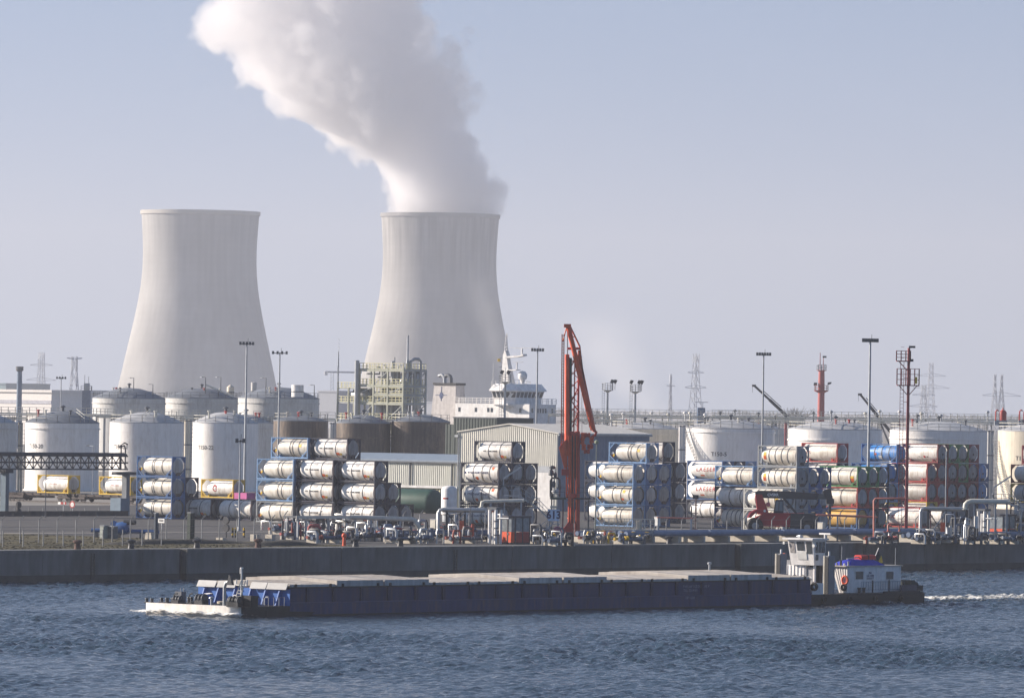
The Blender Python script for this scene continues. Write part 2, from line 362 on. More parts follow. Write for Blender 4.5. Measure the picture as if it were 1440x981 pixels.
# ------------------------------------------------------------ steam plume: a real volume inside a bent tube
def volume_mat(name, density, noise_scale, axis_pts, rad_pts, z0, z1, edge, amp, g, col=(1, 1, 1), fade=None, billow=0):
    m = bpy.data.materials.new(name); m.use_nodes = True; n = m.node_tree; n.nodes.clear(); N = n.nodes; L = n.links
    out = N.new('ShaderNodeOutputMaterial'); pv = N.new('ShaderNodeVolumePrincipled'); L.new(pv.outputs[0], out.inputs['Volume'])
    pv.inputs['Color'].default_value = (*col, 1); pv.inputs['Anisotropy'].default_value = g
    tc = N.new('ShaderNodeTexCoord'); sep = N.new('ShaderNodeSeparateXYZ'); L.new(tc.outputs['Object'], sep.inputs[0])
    def math_(op, a, b=None, c=None):
        k = N.new('ShaderNodeMath'); k.operation = op
        for i, x in enumerate((a, b, c)):
            if x is None: continue
            if isinstance(x, (int, float)): k.inputs[i].default_value = x
            else: L.new(x, k.inputs[i])
        return k.outputs[0]
    h = math_('DIVIDE', math_('SUBTRACT', sep.outputs['Z'], z0), z1 - z0)
    def curve(pts, lo, hi):                                  # piecewise value over the height
        r = N.new('ShaderNodeFloatCurve'); L.new(h, r.inputs['Value']); cu = r.mapping.curves[0]
        for i, (a, v) in enumerate(pts):
            v = (v - lo) / (hi - lo)
            if i < 2: cu.points[i].location = (a, v)
            else: cu.points.new(a, v)
        r.mapping.update(); return math_('ADD', math_('MULTIPLY', r.outputs[0], hi - lo), lo)
    lo = min(p[1] for p in axis_pts) - 1; hi = max(p[1] for p in axis_pts) + 1
    cx = curve(axis_pts, lo, hi); rl = min(p[1] for p in rad_pts) - 1; rh = max(p[1] for p in rad_pts) + 1; rd = curve(rad_pts, rl, rh)
    dx = math_('SUBTRACT', sep.outputs['X'], cx); d = math_('DIVIDE', math_('SQRT', math_('ADD', math_('MULTIPLY', dx, dx), math_('MULTIPLY', sep.outputs['Y'], sep.outputs['Y']))), rd)
    def noise(sc, det, rough=.5):
        t = N.new('ShaderNodeTexNoise'); t.inputs['Scale'].default_value = sc; t.inputs['Detail'].default_value = det; t.inputs['Roughness'].default_value = rough
        L.new(tc.outputs['Object'], t.inputs['Vector']); return t.outputs['Fac']
    nz = math_('MULTIPLY', math_('SUBTRACT', noise(noise_scale, 5, .6), .5), amp)
    def lumps(sc, k):                                        # rounded billows
        v = N.new('ShaderNodeTexVoronoi'); v.feature = 'F1'; v.inputs['Scale'].default_value = sc
        w = N.new('ShaderNodeTexNoise'); w.inputs['Scale'].default_value = sc * 1.3; L.new(tc.outputs['Object'], w.inputs['Vector'])
        m1 = N.new('ShaderNodeVectorMath'); m1.operation = 'MULTIPLY_ADD'; L.new(w.outputs['Color'], m1.inputs[0]); m1.inputs[1].default_value = (.5 / sc,) * 3; L.new(tc.outputs['Object'], m1.inputs[2])
        L.new(m1.outputs[0], v.inputs['Vector']); return math_('MULTIPLY', math_('SUBTRACT', .45, v.outputs['Distance']), k)
    if billow: nz = math_('ADD', nz, math_('ADD', lumps(.019, billow), math_('ADD', lumps(.052, billow * .5), lumps(.14, billow * .2))))
    q = math_('ADD', math_('SUBTRACT', 1.0, d), nz)
    k = N.new('ShaderNodeMapRange'); L.new(q, k.inputs[0]); k.inputs[1].default_value = 0; k.inputs[2].default_value = edge; k.inputs[3].default_value = 0; k.inputs[4].default_value = density
    o = k.outputs[0]
    if fade:
        o = math_('MULTIPLY', o, curve(fade, 0, 1.001))
    L.new(o, pv.inputs['Density']); return m
def tube_domain(name, axis_pts, rad_pts, z0, z1, grow, m, loc, n=24):
    mb = MB(); K = 14; vs = []
    for i in range(K + 1):
        t = i / K; x = np.interp(t, [p[0] for p in axis_pts], [p[1] for p in axis_pts]); r = np.interp(t, [p[0] for p in rad_pts], [p[1] for p in rad_pts]) * grow
        for j in range(n): a = 2 * pi * j / n; vs.append((x + r * cos(a), r * sin(a), z0 + (z1 - z0) * t))
    fs = [(i * n + j, i * n + (j + 1) % n, (i + 1) * n + (j + 1) % n, (i + 1) * n + j) for i in range(K) for j in range(n)]
    mb.add(vs, fs + [tuple(range(n))[::-1], tuple(range(K * n, (K + 1) * n))])
    o = O(name, mb, m); o.location = loc; return o
# axis measured on the photograph: (height px above the rim, x px, half width px)
PL = [(-8, 614, 68), (0, 613, 74), (25, 610, 80), (50, 604, 88), (80, 592, 95), (105, 572, 103), (120, 548, 108), (150, 515, 133), (200, 486, 154), (245, 458, 166), (300, 440, 174), (400, 395, 195)]
zs = [TZT + a / 1.71 for a, _, _ in PL]; z0, z1 = zs[0], zs[-1]
axis_pts = [((z - z0) / (z1 - z0), (x - 617.3 - (a * KR)) / 1.71) for z, (a, x, _) in zip(zs, PL)]
rad_pts = [((z - z0) / (z1 - z0), r / 1.71 * 1.05) for z, (_, _, r) in zip(zs, PL)]
STEAM = volume_mat('steam', .058, .014, axis_pts, rad_pts, z0, z1, .10, .8, 0.0, billow=.66, col=(.95, .945, .95), fade=[(0, 1), (.35, .95), (.6, .7), (1, .45)])
tag(tube_domain('steam_plume', axis_pts, rad_pts, z0, z1, 1.55, STEAM, TC), 'thick white steam plume drifting left above the streaked cooling tower', 'steam', None, 'stuff')
# two thin wisps in front of the towers
def wisp(px0, py0, px1, py1, r0, r1, D, dens, label):
    a = P(px0, py0, D); c = P(px1, py1, D); H = c.z - a.z; k = F / D
    ax = [(0, 0), (.5, (c.x - a.x) * .62), (1, c.x - a.x)]; rp = [(0, r0 / k), (.5, (r0 + r1) / 2 / k), (1, r1 / k)]
    m = volume_mat('steam_wisp_vapour', dens, 3.2 / (r1 / k) * .35, ax, rp, 0, H, 1.0, .9, .3, fade=[(0, .7), (.35, 1), (.7, .45), (.93, 0), (1, 0)])
    tag(tube_domain('steam_wisp', ax, rp, 0, H, 1.5, m, a, 16), label, 'steam', None, 'stuff')
wisp(930, 592, 815, 415, 30, 96, 2600, .024, 'faint steam wisp rising behind the tanks right of the orange arm')
wisp(716, 545, 668, 355, 12, 38, 2900, .017, 'thin steam wisp before the right flank of the streaked tower')

# ------------------------------------------------------------ haze in the air
m = bpy.data.materials.new('haze_air'); m.use_nodes = True; n = m.node_tree; n.nodes.clear()
out = n.nodes.new('ShaderNodeOutputMaterial'); pv = n.nodes.new('ShaderNodeVolumePrincipled'); n.links.new(pv.outputs[0], out.inputs['Volume'])
pv.inputs['Color'].default_value = (.62, .645, .71, 1); pv.inputs['Density'].default_value = HAZE; pv.inputs['Anisotropy'].default_value = .2
mb = MB(); mb.bx(-9500, 10500, -1500, 19000, -1.5, 480)
o = O('haze', mb, m); o['kind'] = 'stuff'
# ------------------------------------------------------------ tank containers
CL, CW, CH = 6.06, 2.44, 2.59
FR = dict(navy=(.016, .022, .05), lblue=(.17, .31, .52), blue=(.035, .12, .30), red=(.44, .05, .045), green=(.05, .22, .07), grey=(.30, .32, .33),
          white=(.62, .62, .58), yellow=(.70, .46, .04), maroon=(.20, .03, .04))
BR = dict(cream=(.74, .70, .62), white=(.80, .78, .74), grey=(.42, .43, .43), pale=(.64, .63, .60), bright=(.035, .22, .58), ochre=(.62, .36, .07))
def fmat(k): return mat('container_frame_' + k, FR[k], .5, var=.15, dirt=(.16, .10, .07), dirtamt=.35)
def bmat(k): return mat('tank_barrel_' + k, BR[k], .42, var=.05, streak=.14, dirt=(.36, .29, .21), dirtamt=.6, scale=.8, obvar=.16)
BAND = mat('tank_band', (.10, .10, .11), .5)
PW, PO, PY = mat('placard_white', (.75, .75, .72), .5), mat('placard_orange', (.75, .14, .03), .5), mat('placard_yellow', (.75, .50, .05), .5)
CAPM = mat('end_cap_grey', (.36, .37, .385), .5, var=.08, dirt=(.17, .15, .13), dirtamt=.6, scale=.8, obvar=.22)  # right ends greyer than the barrels; left ends keep the barrel colour
VALVE = mat('valve_housing', (.07, .055, .05), .6)
def frame_parts(style, L):
    x0, x1, y0, y1, H = -L / 2, L / 2, -CW / 2, CW / 2, CH; p = .14
    def end(x, s):
        m = MB()
        for y in (y0 + p / 2, y1 - p / 2): m.bx(min(x, x + s * p), max(x, x + s * p), y - p / 2, y + p / 2, 0, H)
        for za, zb in ((.02, .2), (H - .15, H - .01)): m.bx(min(x, x + s * .12), max(x, x + s * .12), y0 + p, y1 - p, za, zb)
        g = .70                                               # gussets in the four corners
        for sy in (-1, 1):
            for za, zd in ((.2, 1), (H - .15, -1)):
                a, b2 = (y0 + p if sy < 0 else y1 - p), -sy
                m.prism([(a, za), (a + b2 * g, za), (a, za + zd * g)], min(x + s * .03, x + s * .07), max(x + s * .03, x + s * .07), 'x')
        return m
    e1, e2 = end(x1, -1), end(x0, 1)
    rails = []
    for y in (y0, y1 - .1):
        m = MB(); m.bx(x0 + p, x1 - p, y, y + .1, .04, .19); rails.append(('bottom_rail', m))
    for y in (y0, y1 - .08):
        m = MB(); m.bx(x0 + p, x1 - p, y, y + .08, H - .10, H - .015); rails.append(('top_rail', m))
    br = []
    for y in (y0 + .06, y1 - .06):
        if style == 'brace': ends = (((x0 + .12, 1.0), (x0 + 1.1, .16), .1), ((x1 - .12, 1.0), (x1 - 1.1, .16), .1), ((x0 + .12, 1.75), (x0 + .9, H - .08), .08))
        else: ends = (((x0 + .12, 1.9), (x0 + .8, H - .06), .07), ((x0 + .1, .75), (x0 + .65, .18), .07), ((x1 - .1, .75), (x1 - .65, .18), .07))
        for a, b2, w in ends: br.append(('brace', MB().bar((a[0], y, a[1]), (b2[0], y, b2[1]), w)))
    for x in (-1.9, 1.9): br.append(('saddle', MB().bx(x - .12, x + .12, y0 + .35, y1 - .35, .1, .5)))
    return e1, e2, rails, br
def barrel_mesh(L, r, zc, full):
    h = L / 2 - .16; d = .55 if full else .62; x0 = -h + (0 if full else .42); pr = []
    for k in range(6): t = k / 5 * pi / 2; pr.append((max(.01, r * sin(t)), x0 + d * (1 - cos(t))))
    pr += [(r, L / 2 - .34)]
    return MB().lathe(pr, 28, (0, 0, zc), 'x')
def cap_mesh(L, r, zc):
    return MB().lathe([(r, L / 2 - .34), (r * .985, L / 2 - .27), (r * .93, L / 2 - .2), (r * .8, L / 2 - .14), (r * .5, L / 2 - .09), (.02, L / 2 - .075)], 28, (0, 0, zc), 'x')
def ring(x, r, zc, w=.06): return MB().lathe([(r - .02, x - w), (r + .022, x - w), (r + .022, x + w), (r - .02, x + w)], 28, (0, 0, zc), 'x')
def wrap_text(s, size, x, z, r, zc, bold=.0, sp=1.0):         # print wrapped on the -y flank of a lying barrel
    v, f = text2d(s, size, bold, sp); mb = MB(); bm = bmesh.new(); bv = [bm.verts.new(q) for q in v]
    for q in f:
        try: bm.faces.new([bv[i] for i in q])
        except ValueError: pass
    for k in range(-5, 6): bmesh.ops.bisect_plane(bm, geom=bm.verts[:] + bm.edges[:] + bm.faces[:], plane_co=(0, k * size * .09 + .001, 0), plane_no=(0, 1, 0))   # slices let the letters follow the curve
    bm.verts.index_update(); v = [tuple(q.co) for q in bm.verts]; f = [tuple(p.index for p in q.verts) for q in bm.faces]; bm.free()
    vv = []
    for a, b, c in v:
        zz = z + b; dz = max(-r * .98, min(r * .98, zz - zc)); vv.append((x + a, -sqrt(r * r - dz * dz) - .012, zz))
    return mb.add(vv, f)
def patch(x, z, w, h, r, zc):                                 # placard lying on the flank
    mb = MB(); vs = []
    for k in range(4):
        zz = z - h / 2 + h * k / 3; dz = max(-r * .98, min(r * .98, zz - zc)); y = -sqrt(r * r - dz * dz) - .016
        vs += [(x - w / 2, y, zz), (x + w / 2, y, zz)]
    return mb.add(vs, [(2 * k, 2 * k + 1, 2 * k + 3, 2 * k + 2) for k in range(3)])
# kind: frame colour, barrel colour, frame style, number of bands, print
KIND = {
 'navy':  ('navy', 'white', 'plain', (-.85, .95), 'small'), 'vtg': ('navy', 'white', 'plain', (-1.15, .25, 1.45), 'vtg'), 'dark': ('navy', 'white', 'plain', (-.8, .9), None),
 'lblue': ('lblue', 'cream', 'brace', (-.1, .35, 1.35), 'disc'), 'lblue2': ('lblue', 'cream', 'brace', (.3, .9), 'disc'), 'lblue3': ('lblue', 'cream', 'brace', (-.45, .9, 2.2), 'disc2'),
 'blue':  ('blue', 'cream', 'brace', (-.55, -.25, 1.1), 'disc'), 'greyf': ('grey', 'cream', 'plain', (-1.0, .8), 'disc'), 'ribbed': ('blue', 'cream', 'brace', (-1.2, -.5, .2, .9, 1.6), 'disc'),
 'laeser': ('blue', 'white', 'plain', (), 'laeser'), 'white5': ('white', 'cream', 'plain', (-1.3, -.3, .7, 1.7), 'orange'), 'steel5': ('grey', 'cream', 'plain', (-1.4, -.45, .5, 1.45), 'orange2'),
 'red':   ('red', 'cream', 'plain', (.3,), None), 'redtuc': ('red', 'white', 'plain', (), 'tuc'), 'redplain': ('red', 'pale', 'plain', (), None), 'redms': ('red', 'cream', 'plain', (), 'ms'),
 'green': ('green', 'cream', 'brace', (-.2, 1.7), 'orange'), 'greend': ('green', 'pale', 'plain', (), None), 'ochre': ('blue', 'ochre', 'plain', (.2,), None),
 'bright': ('blue', 'bright', 'brace', (-.9, .3, 1.5), 'panel'), 'yellow': ('yellow', 'white', 'brace', (), 'redword'), 'yellogo': ('yellow', 'white', 'brace', (), 'logo'),
 'maroon': ('maroon', 'white', 'plain', (), 'dots'), 'yelred': ('yellow', 'pale', 'plain', (-1.0,), 'dots'), 'pack': ('blue', 'bright', 'plain', (), None)}
WORDS = dict(navy='white tank container in dark navy frame', vtg='white tank container with bold navy lettering', dark='white tank container in plain navy frame',
 lblue='cream tank container in light blue frame', lblue2='cream tank container in light blue braced frame', lblue3='cream banded tank container in light blue frame',
 blue='cream tank container in mid blue frame', greyf='cream tank container in grey frame', ribbed='cream many-ribbed tank container in blue frame', laeser='white tank container with tall red lettering',
 white5='cream four-banded tank container in white frame', steel5='cream four-banded tank container in grey frame', red='cream tank container in red frame', redtuc='white tank container with red letters and red frame',
 redplain='pale grey tank container in red frame', redms='cream tank container with red frame and letters', green='cream tank container in green frame', greend='grey-ended tank container in green frame',
 ochre='ochre yellow tank container', bright='bright blue tank container with white panels', yellow='white tank container in yellow frame with red word', yellogo='white tank container in yellow frame with red round logo',
 maroon='white tank container in maroon frame', yelred='pale tank container in yellow frame', pack='blue-ended tank container')
PROTO = {}; CN = []
def proto(kind, L=CL):
    fr, ba, st, bands, prn = KIND[kind]; key = (fr, st)
    if key not in PROTO:
        e1, e2, rails, br = frame_parts(st, L); fm = fmat(fr)
        PROTO[key] = [('end_frame', e1.mesh('end_frame', fm)), ('end_frame', e2.mesh('end_frame', fm))] + [(n, m.mesh(n, fm)) for n, m in rails + br]
        w = MB(); w.bx(-2.2, 2.2, -.05, .45, CH - .09, CH - .04); PROTO[key].append(('catwalk', w.mesh('catwalk', GALV)))
    full = st != 'brace'; r, zc = (1.12, 1.34) if full else (1.05, 1.32)
    ro = T('tank_container', 'x', 'tank container', (0, 0, 0))
    for n, me in PROTO[key]: O(n, me, None, ro)
    bb = ('barrel', ba, full)
    if bb not in PROTO: PROTO[bb] = barrel_mesh(L, r, zc, full).mesh('barrel', bmat(ba), 40)
    B = O('barrel', PROTO[bb], None, ro)
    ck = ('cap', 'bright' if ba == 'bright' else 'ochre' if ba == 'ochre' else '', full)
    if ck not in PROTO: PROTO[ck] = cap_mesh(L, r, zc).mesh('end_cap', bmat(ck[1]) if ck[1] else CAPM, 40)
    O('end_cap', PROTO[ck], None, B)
    for x in bands: O('band', ring(x, r, zc), BAND, B)
    O('valve_box', MB().bx(L / 2 - .3, L / 2 - .05, -.3, .3, .2, .6), VALVE, ro); (O('manhole', MB().tube((L / 2 - .12, 0, 1.2), (L / 2 - .05, 0, 1.2), .16, n=10), VALVE, B) if kind in ('maroon', 'steel5', 'pack') else None)
    def pl(x, z, w, h, m): O('placard', patch(x, z, w, h, r, zc), m, B)
    if prn == 'small':
        O('lettering', wrap_text('VTG  TANKTAINER', .26, -.55, 1.36, r, zc, .012), INK, B); O('emblem', patch(-.1, 1.95, .62, .42, r, zc), mat('faint_print', (.60, .57, .55), .5), B)
        pl(.75, .68, .26, .30, PW); pl(1.2, .70, .55, .34, PO); pl(1.72, .68, .30, .26, PY); pl(2.2, .68, .5, .24, PW)
    elif prn == 'vtg':
        O('lettering', wrap_text('VTG TANKTAINER', .36, -.35, 1.36, r, zc, .012, 1.12), INKN, B); O('emblem', patch(-2.35, 1.36, .22, .3, r, zc), INKN, B)
        pl(-1.2, .68, .5, .3, PW); pl(-.6, .68, .4, .36, PO); pl(.25, .68, .18, .42, PY); pl(.8, .68, .2, .42, PW); pl(1.95, 1.9, .35, .35, PO)
    elif prn in ('disc', 'disc2'):
        for dx, dz, rr, m in ((0, .18, .2, PW), (-.1, -.16, .22, PO), (.12, .0, .2, PY)):
            d = MB(); x = -L / 2 + .5 + dx; d.tube((x, -CW / 2 + .22, 1.0 + dz), (x, -CW / 2 + .16, 1.0 + dz), rr, n=12); O('placard', d, m, B)
        if prn == 'disc2': pl(1.35, 1.75, .4, .36, PY); pl(1.1, .8, .45, .26, PO)
        elif kind == 'lblue': pl(1.6, 1.6, .38, .34, PY)
    elif prn == 'laeser': O('lettering', wrap_text('LAESER', .8, .1, 1.42, r, zc, .012, 1.35), INKR, B); pl(-.6, .62, .7, .2, PO)
    elif prn == 'tuc': O('lettering', wrap_text('TUC', .62, -1.6, 1.35, r, zc, .02), INKR, B)
    elif prn == 'ms': O('lettering', wrap_text('MS', .6, -1.9, 1.3, r, zc, .0), INKR, B)
    elif prn == 'redword': O('lettering', wrap_text('IMBC A-BNG', .26, -.1, 1.36, r, zc, .0), INKR, B)
    elif prn == 'logo':
        d = MB(); c = [(-.6 + .38 * cos(2 * pi * k / 14), -r - .02 + .07 * sin(2 * pi * k / 14) ** 2, 1.38 + .48 * sin(2 * pi * k / 14)) for k in range(14)]; d.add(c, [tuple(range(14))]); O('emblem', d, INKR, B)
        O('lettering', wrap_text('2', .5, -.6, 1.38, r + .02, zc, .03), PW, B)
    elif prn == 'orange': pl(2.0, .85, .5, .55, PO); pl(2.0, 1.25, .5, .3, PY)
    elif prn == 'orange2': pl(-2.0, 1.1, .42, .45, PO); pl(-2.0, 1.55, .42, .45, PY)
    elif prn == 'panel': pl(.0, .75, .6, .5, PW); pl(.0, 1.75, .7, .7, mat('print_pale_blue', (.35, .5, .7), .5)); pl(1.3, 1.75, .7, .8, mat('print_pale_blue', (.35, .5, .7), .5)); pl(-.7, 1.2, .25, .25, PO)
    elif prn == 'dots': pl(.6, .85, .3, .26, INKR); pl(-.3, .85, .14, .14, INK); pl(1.1, .85, .16, .14, INK)
    return ro
FIRST = set()
def container(kind, x, y, z, label, group, size=1.0):
    if kind not in PROTO: PROTO[kind] = proto(kind)
    r = PROTO[kind]
    if kind in FIRST: r = dup(r, (x, y, z))
    FIRST.add(kind); r.location = (x, y, z); r['label'] = label; r['group'] = group
    CN.append((r, kind)); return r
LEV = ('ground level', 'second level', 'third level', 'fourth level'); ROWW = ('front row', 'second row', 'third row', 'fourth row', 'fifth row', 'sixth row', 'row behind')
def stack(name, px0, s, pitch, cols):
    """cols: (px of the near upright, row, [kind per level]); rows run along the quay, away to the right"""
    o = base(px0, s)
    for px, row, kinds in cols:
        c = o + YD * (row * 2.52); k = F / c.y                 # slide along the container axis until the upright shows in column px
        for _ in range(3):
            c = c + XD * ((px - proj(c)[0]) / (F / c.y) / XD.x)
        ctr = c - XD * (CL / 2) + YD * (CW / 2)
        for lv, kd in enumerate(kinds):
            if kd is None: continue
            lab = f"{WORDS[kd]}, {LEV[lv]}, {ROWW[row]}, {name}"
            container(kd, ctr.x, ctr.y, ZQ + .006 + lv * pitch, lab, 'tank containers stacked on the quay')
PH = 2.62
stack('leftmost stack', 241, 11.3, 2.594, [(241, 0, ['blue', 'blue', 'blue']), (260, 1, ['dark', 'dark'])])
stack('left of pale blue stack', 297, 11.3, PH, [(297, 0, ['navy'])])
stack('beside pale blue stack', 353, 11.35, PH, [(353, 0, ['dark'])])
stack('pale blue corner stack', 411.5, 11.5, PH, [(411.5, 0, ['greyf', 'lblue2', 'lblue2']), (431, 1, ['dark', 'dark', 'dark', 'lblue'])])
stack('middle navy stack', 467.5, 11.55, PH, [(467.5, 0, ['navy'] * 3), (487, 1, ['navy'] * 4)])
stack('stepped navy stack', 526, 11.6, PH, [(526, 0, ['navy'] * 3), (544.5, 1, ['navy'] * 2), (563, 2, ['navy'])])
stack('before warehouse gable', 700, 11.6, PH, [(700, 0, ['vtg'] * 3), (718.5, 1, ['navy'] * 4), (737, 2, ['dark'] * 3)])
stack('right of orange arm', 889.5, 11.35, PH, [(889.5, 0, ['lblue2', 'lblue3', 'lblue2', None]), (907.5, 1, ['ribbed', 'ribbed', 'ribbed', 'lblue']), (925, 2, ['blue'] * 3)])
stack('behind orange arm', 872, 10.9, PH, [(872, 0, ['dark'] * 3)])
stack('left of red letters', 931, 10.95, PH, [(931, 0, ['dark'] * 4), (948, 1, ['dark'] * 3)])
stack('red letter stack', 1015, 10.55, PH, [(1015, 0, ['dark', 'laeser', 'laeser']), (1031, 1, ['dark'] * 3), (1047, 2, ['dark', 'dark', 'lblue2'])])
stack('centre right stack', 1058, 11.35, 2.594, [(1058, 0, ['ribbed', 'dark', 'lblue2'])])
stack('behind reach stacker', 1100, 11.55, PH, [(1100, 0, ['white5', 'white5']), (1119, 1, ['steel5'] * 4), (1135, 2, ['blue'] * 3), (1151, 3, ['blue'] * 3)])
stack('red and green stack', 1205, 11.2, PH, [(1205, 0, ['ochre', 'red', 'green']), (1219, 1, ['dark', 'redplain', 'greend']), (1233, 2, ['dark'] * 3)])
stack('red topped stack', 1176, 10.55, PH, [(1176, 0, [None, 'dark', 'dark', 'redms'])])
stack('bright blue topped stack', 1246.5, 10.5, PH, [(1246.5, 0, ['yelred', 'lblue3', 'bright', None]), (1260, 1, ['dark', 'dark', 'dark', 'bright'])])
stack('red framed block', 1303, 10.35, PH, [(1303, 0, ['yelred', 'redplain', 'redtuc', None]), (1317.5, 1, ['red', 'red', 'red', 'maroon']), (1332, 2, ['dark', 'maroon', 'maroon', 'greend']),
       (1346, 3, ['dark', 'maroon', 'greend', 'greend']), (1360.5, 4, ['dark', 'maroon', 'maroon', 'maroon']), (1374.5, 5, ['pack', 'pack', 'pack'])])
stack('foreground red single', 1293, 11.0, PH, [(1293, 0, ['redtuc'])])
stack('foreground beside single', 1325, 10.9, PH, [(1325, 0, ['dark'])])
stack('far right edge', 1471, 10.3, PH, [(1471, 0, ['dark', 'yelred', 'maroon']), (1486, 1, ['dark', 'dark', 'dark', 'maroon'])])

# ------------------------------------------------------------ railway wagons with the yellow framed tanks
def wagon(loc, label):
    w = T('rail_wagon', label, 'rail wagon', loc, ROT, 'flat wagons on the quay railway'); D = mat('wagon_steel', (.075, .06, .055), .7, var=.3)
    m = MB()
    for y in (-1.0, 1.0): m.bx(-6.6, 6.6, y - .09, y + .09, .78, 1.08)
    for k in range(9): m.bx(-6.5 + k * 1.6, -6.3 + k * 1.6, -1.2, 1.2, .92, 1.06)
    m.bx(-6.9, -6.6, -1.3, 1.3, .75, 1.1); m.bx(6.6, 6.9, -1.3, 1.3, .75, 1.1); O('underframe', m, D, w)
    m = MB(); m.bx(-1.2, 1.2, -.7, .7, .45, .8); m.tube((-2.6, -.5, .62), (-1.4, -.5, .62), .2); O('brake_gear', m, D, w)
    for x in (-4.6, 4.6):
        m = MB(); m.bx(x - 1.25, x + 1.25, -1.08, -.96, .42, .72); m.bx(x - 1.25, x + 1.25, .96, 1.08, .42, .72); m.bx(x - .2, x + .2, -1, 1, .5, .75); bo = O('bogie', m, D, w)
        for dx in (-.9, .9):
            m = MB()
            for y in (-.8, .8): m.tube((x + dx, y - .07, .46), (x + dx, y + .07, .46), .46, n=16)
            m.tube((x + dx, -.8, .46), (x + dx, .8, .46), .08); O('wheelset', m, mat('wheel_steel', (.05, .045, .045), .5), bo)
    for y in (-1.0, 1.0):
        for x in (-6.9, 6.9): m = MB(); m.tube((x, y * .87, .95), (x + (.5 if x > 0 else -.5), y * .87, .95), .18, n=10); O('buffer', m, D, w)
    return w
RL = base(95.5, 9.95); RAILZ = ZQ + .17
m = MB()
def rail_pt(px):
    c = RL.copy()
    for _ in range(3): c = c + XD * ((px - proj(c)[0]) / (F / c.y) / XD.x)
    return c
W0 = None
for px, kind, lab, cl in ((95.5, 'yellow', 'flat railway wagon carrying the left yellow framed tank', 'white tank in yellow frame with red word, on left wagon'),
                          (183, 'yellow', 'flat railway wagon behind the grey gantry post', 'white tank in yellow frame behind the grey gantry post'),
                          (327.5, 'yellogo', 'flat railway wagon below the red logo tank', 'white tank in yellow frame with round red logo on wagon')):
    c = rail_pt(px); ctr = c - XD * (CL / 2) + YD * (CW / 2)
    container(kind, ctr.x, ctr.y, RAILZ + 1.12, cl, 'yellow framed tanks on rail wagons')
    p = ctr + XD * (1.6 if kind == 'yellogo' else -2.6); p.z = RAILZ
    if W0 is None: W0 = wagon(p, lab)
    else: dup(W0, p, label=lab)
c = rail_pt(20) - XD * (CL / 2) + YD * (CW / 2); c.z = RAILZ; dup(W0, c - XD * 2, label='empty flat railway wagon at the left edge of the picture')
tr = T('railway_track', 'railway track with concrete sleepers under the tank wagons', 'railway track', Vector((RL.x, RL.y, ZQ)) + YD * 1.22)
for y in (-.75, .75): m = MB(); m.bx(-60, 26, y - .04, y + .04, .03, .165); O('rail', m, mat('rail_steel', (.12, .10, .09), .5), tr)
m = MB()
for k in range(140): m.bx(-60 + k * .612, -59.75 + k * .612, -1.25, 1.25, .006, .05)
O('sleeper', m, CONC, tr)['kind'] = 'stuff'
m = MB(); m.prism([(-2.0, .005), (2.0, .005), (1.6, .028), (-1.6, .028)], -60, 26, 'x'); O('ballast', m, mat('ballast', (.13, .12, .11), .95, var=.4, scale=3), tr)
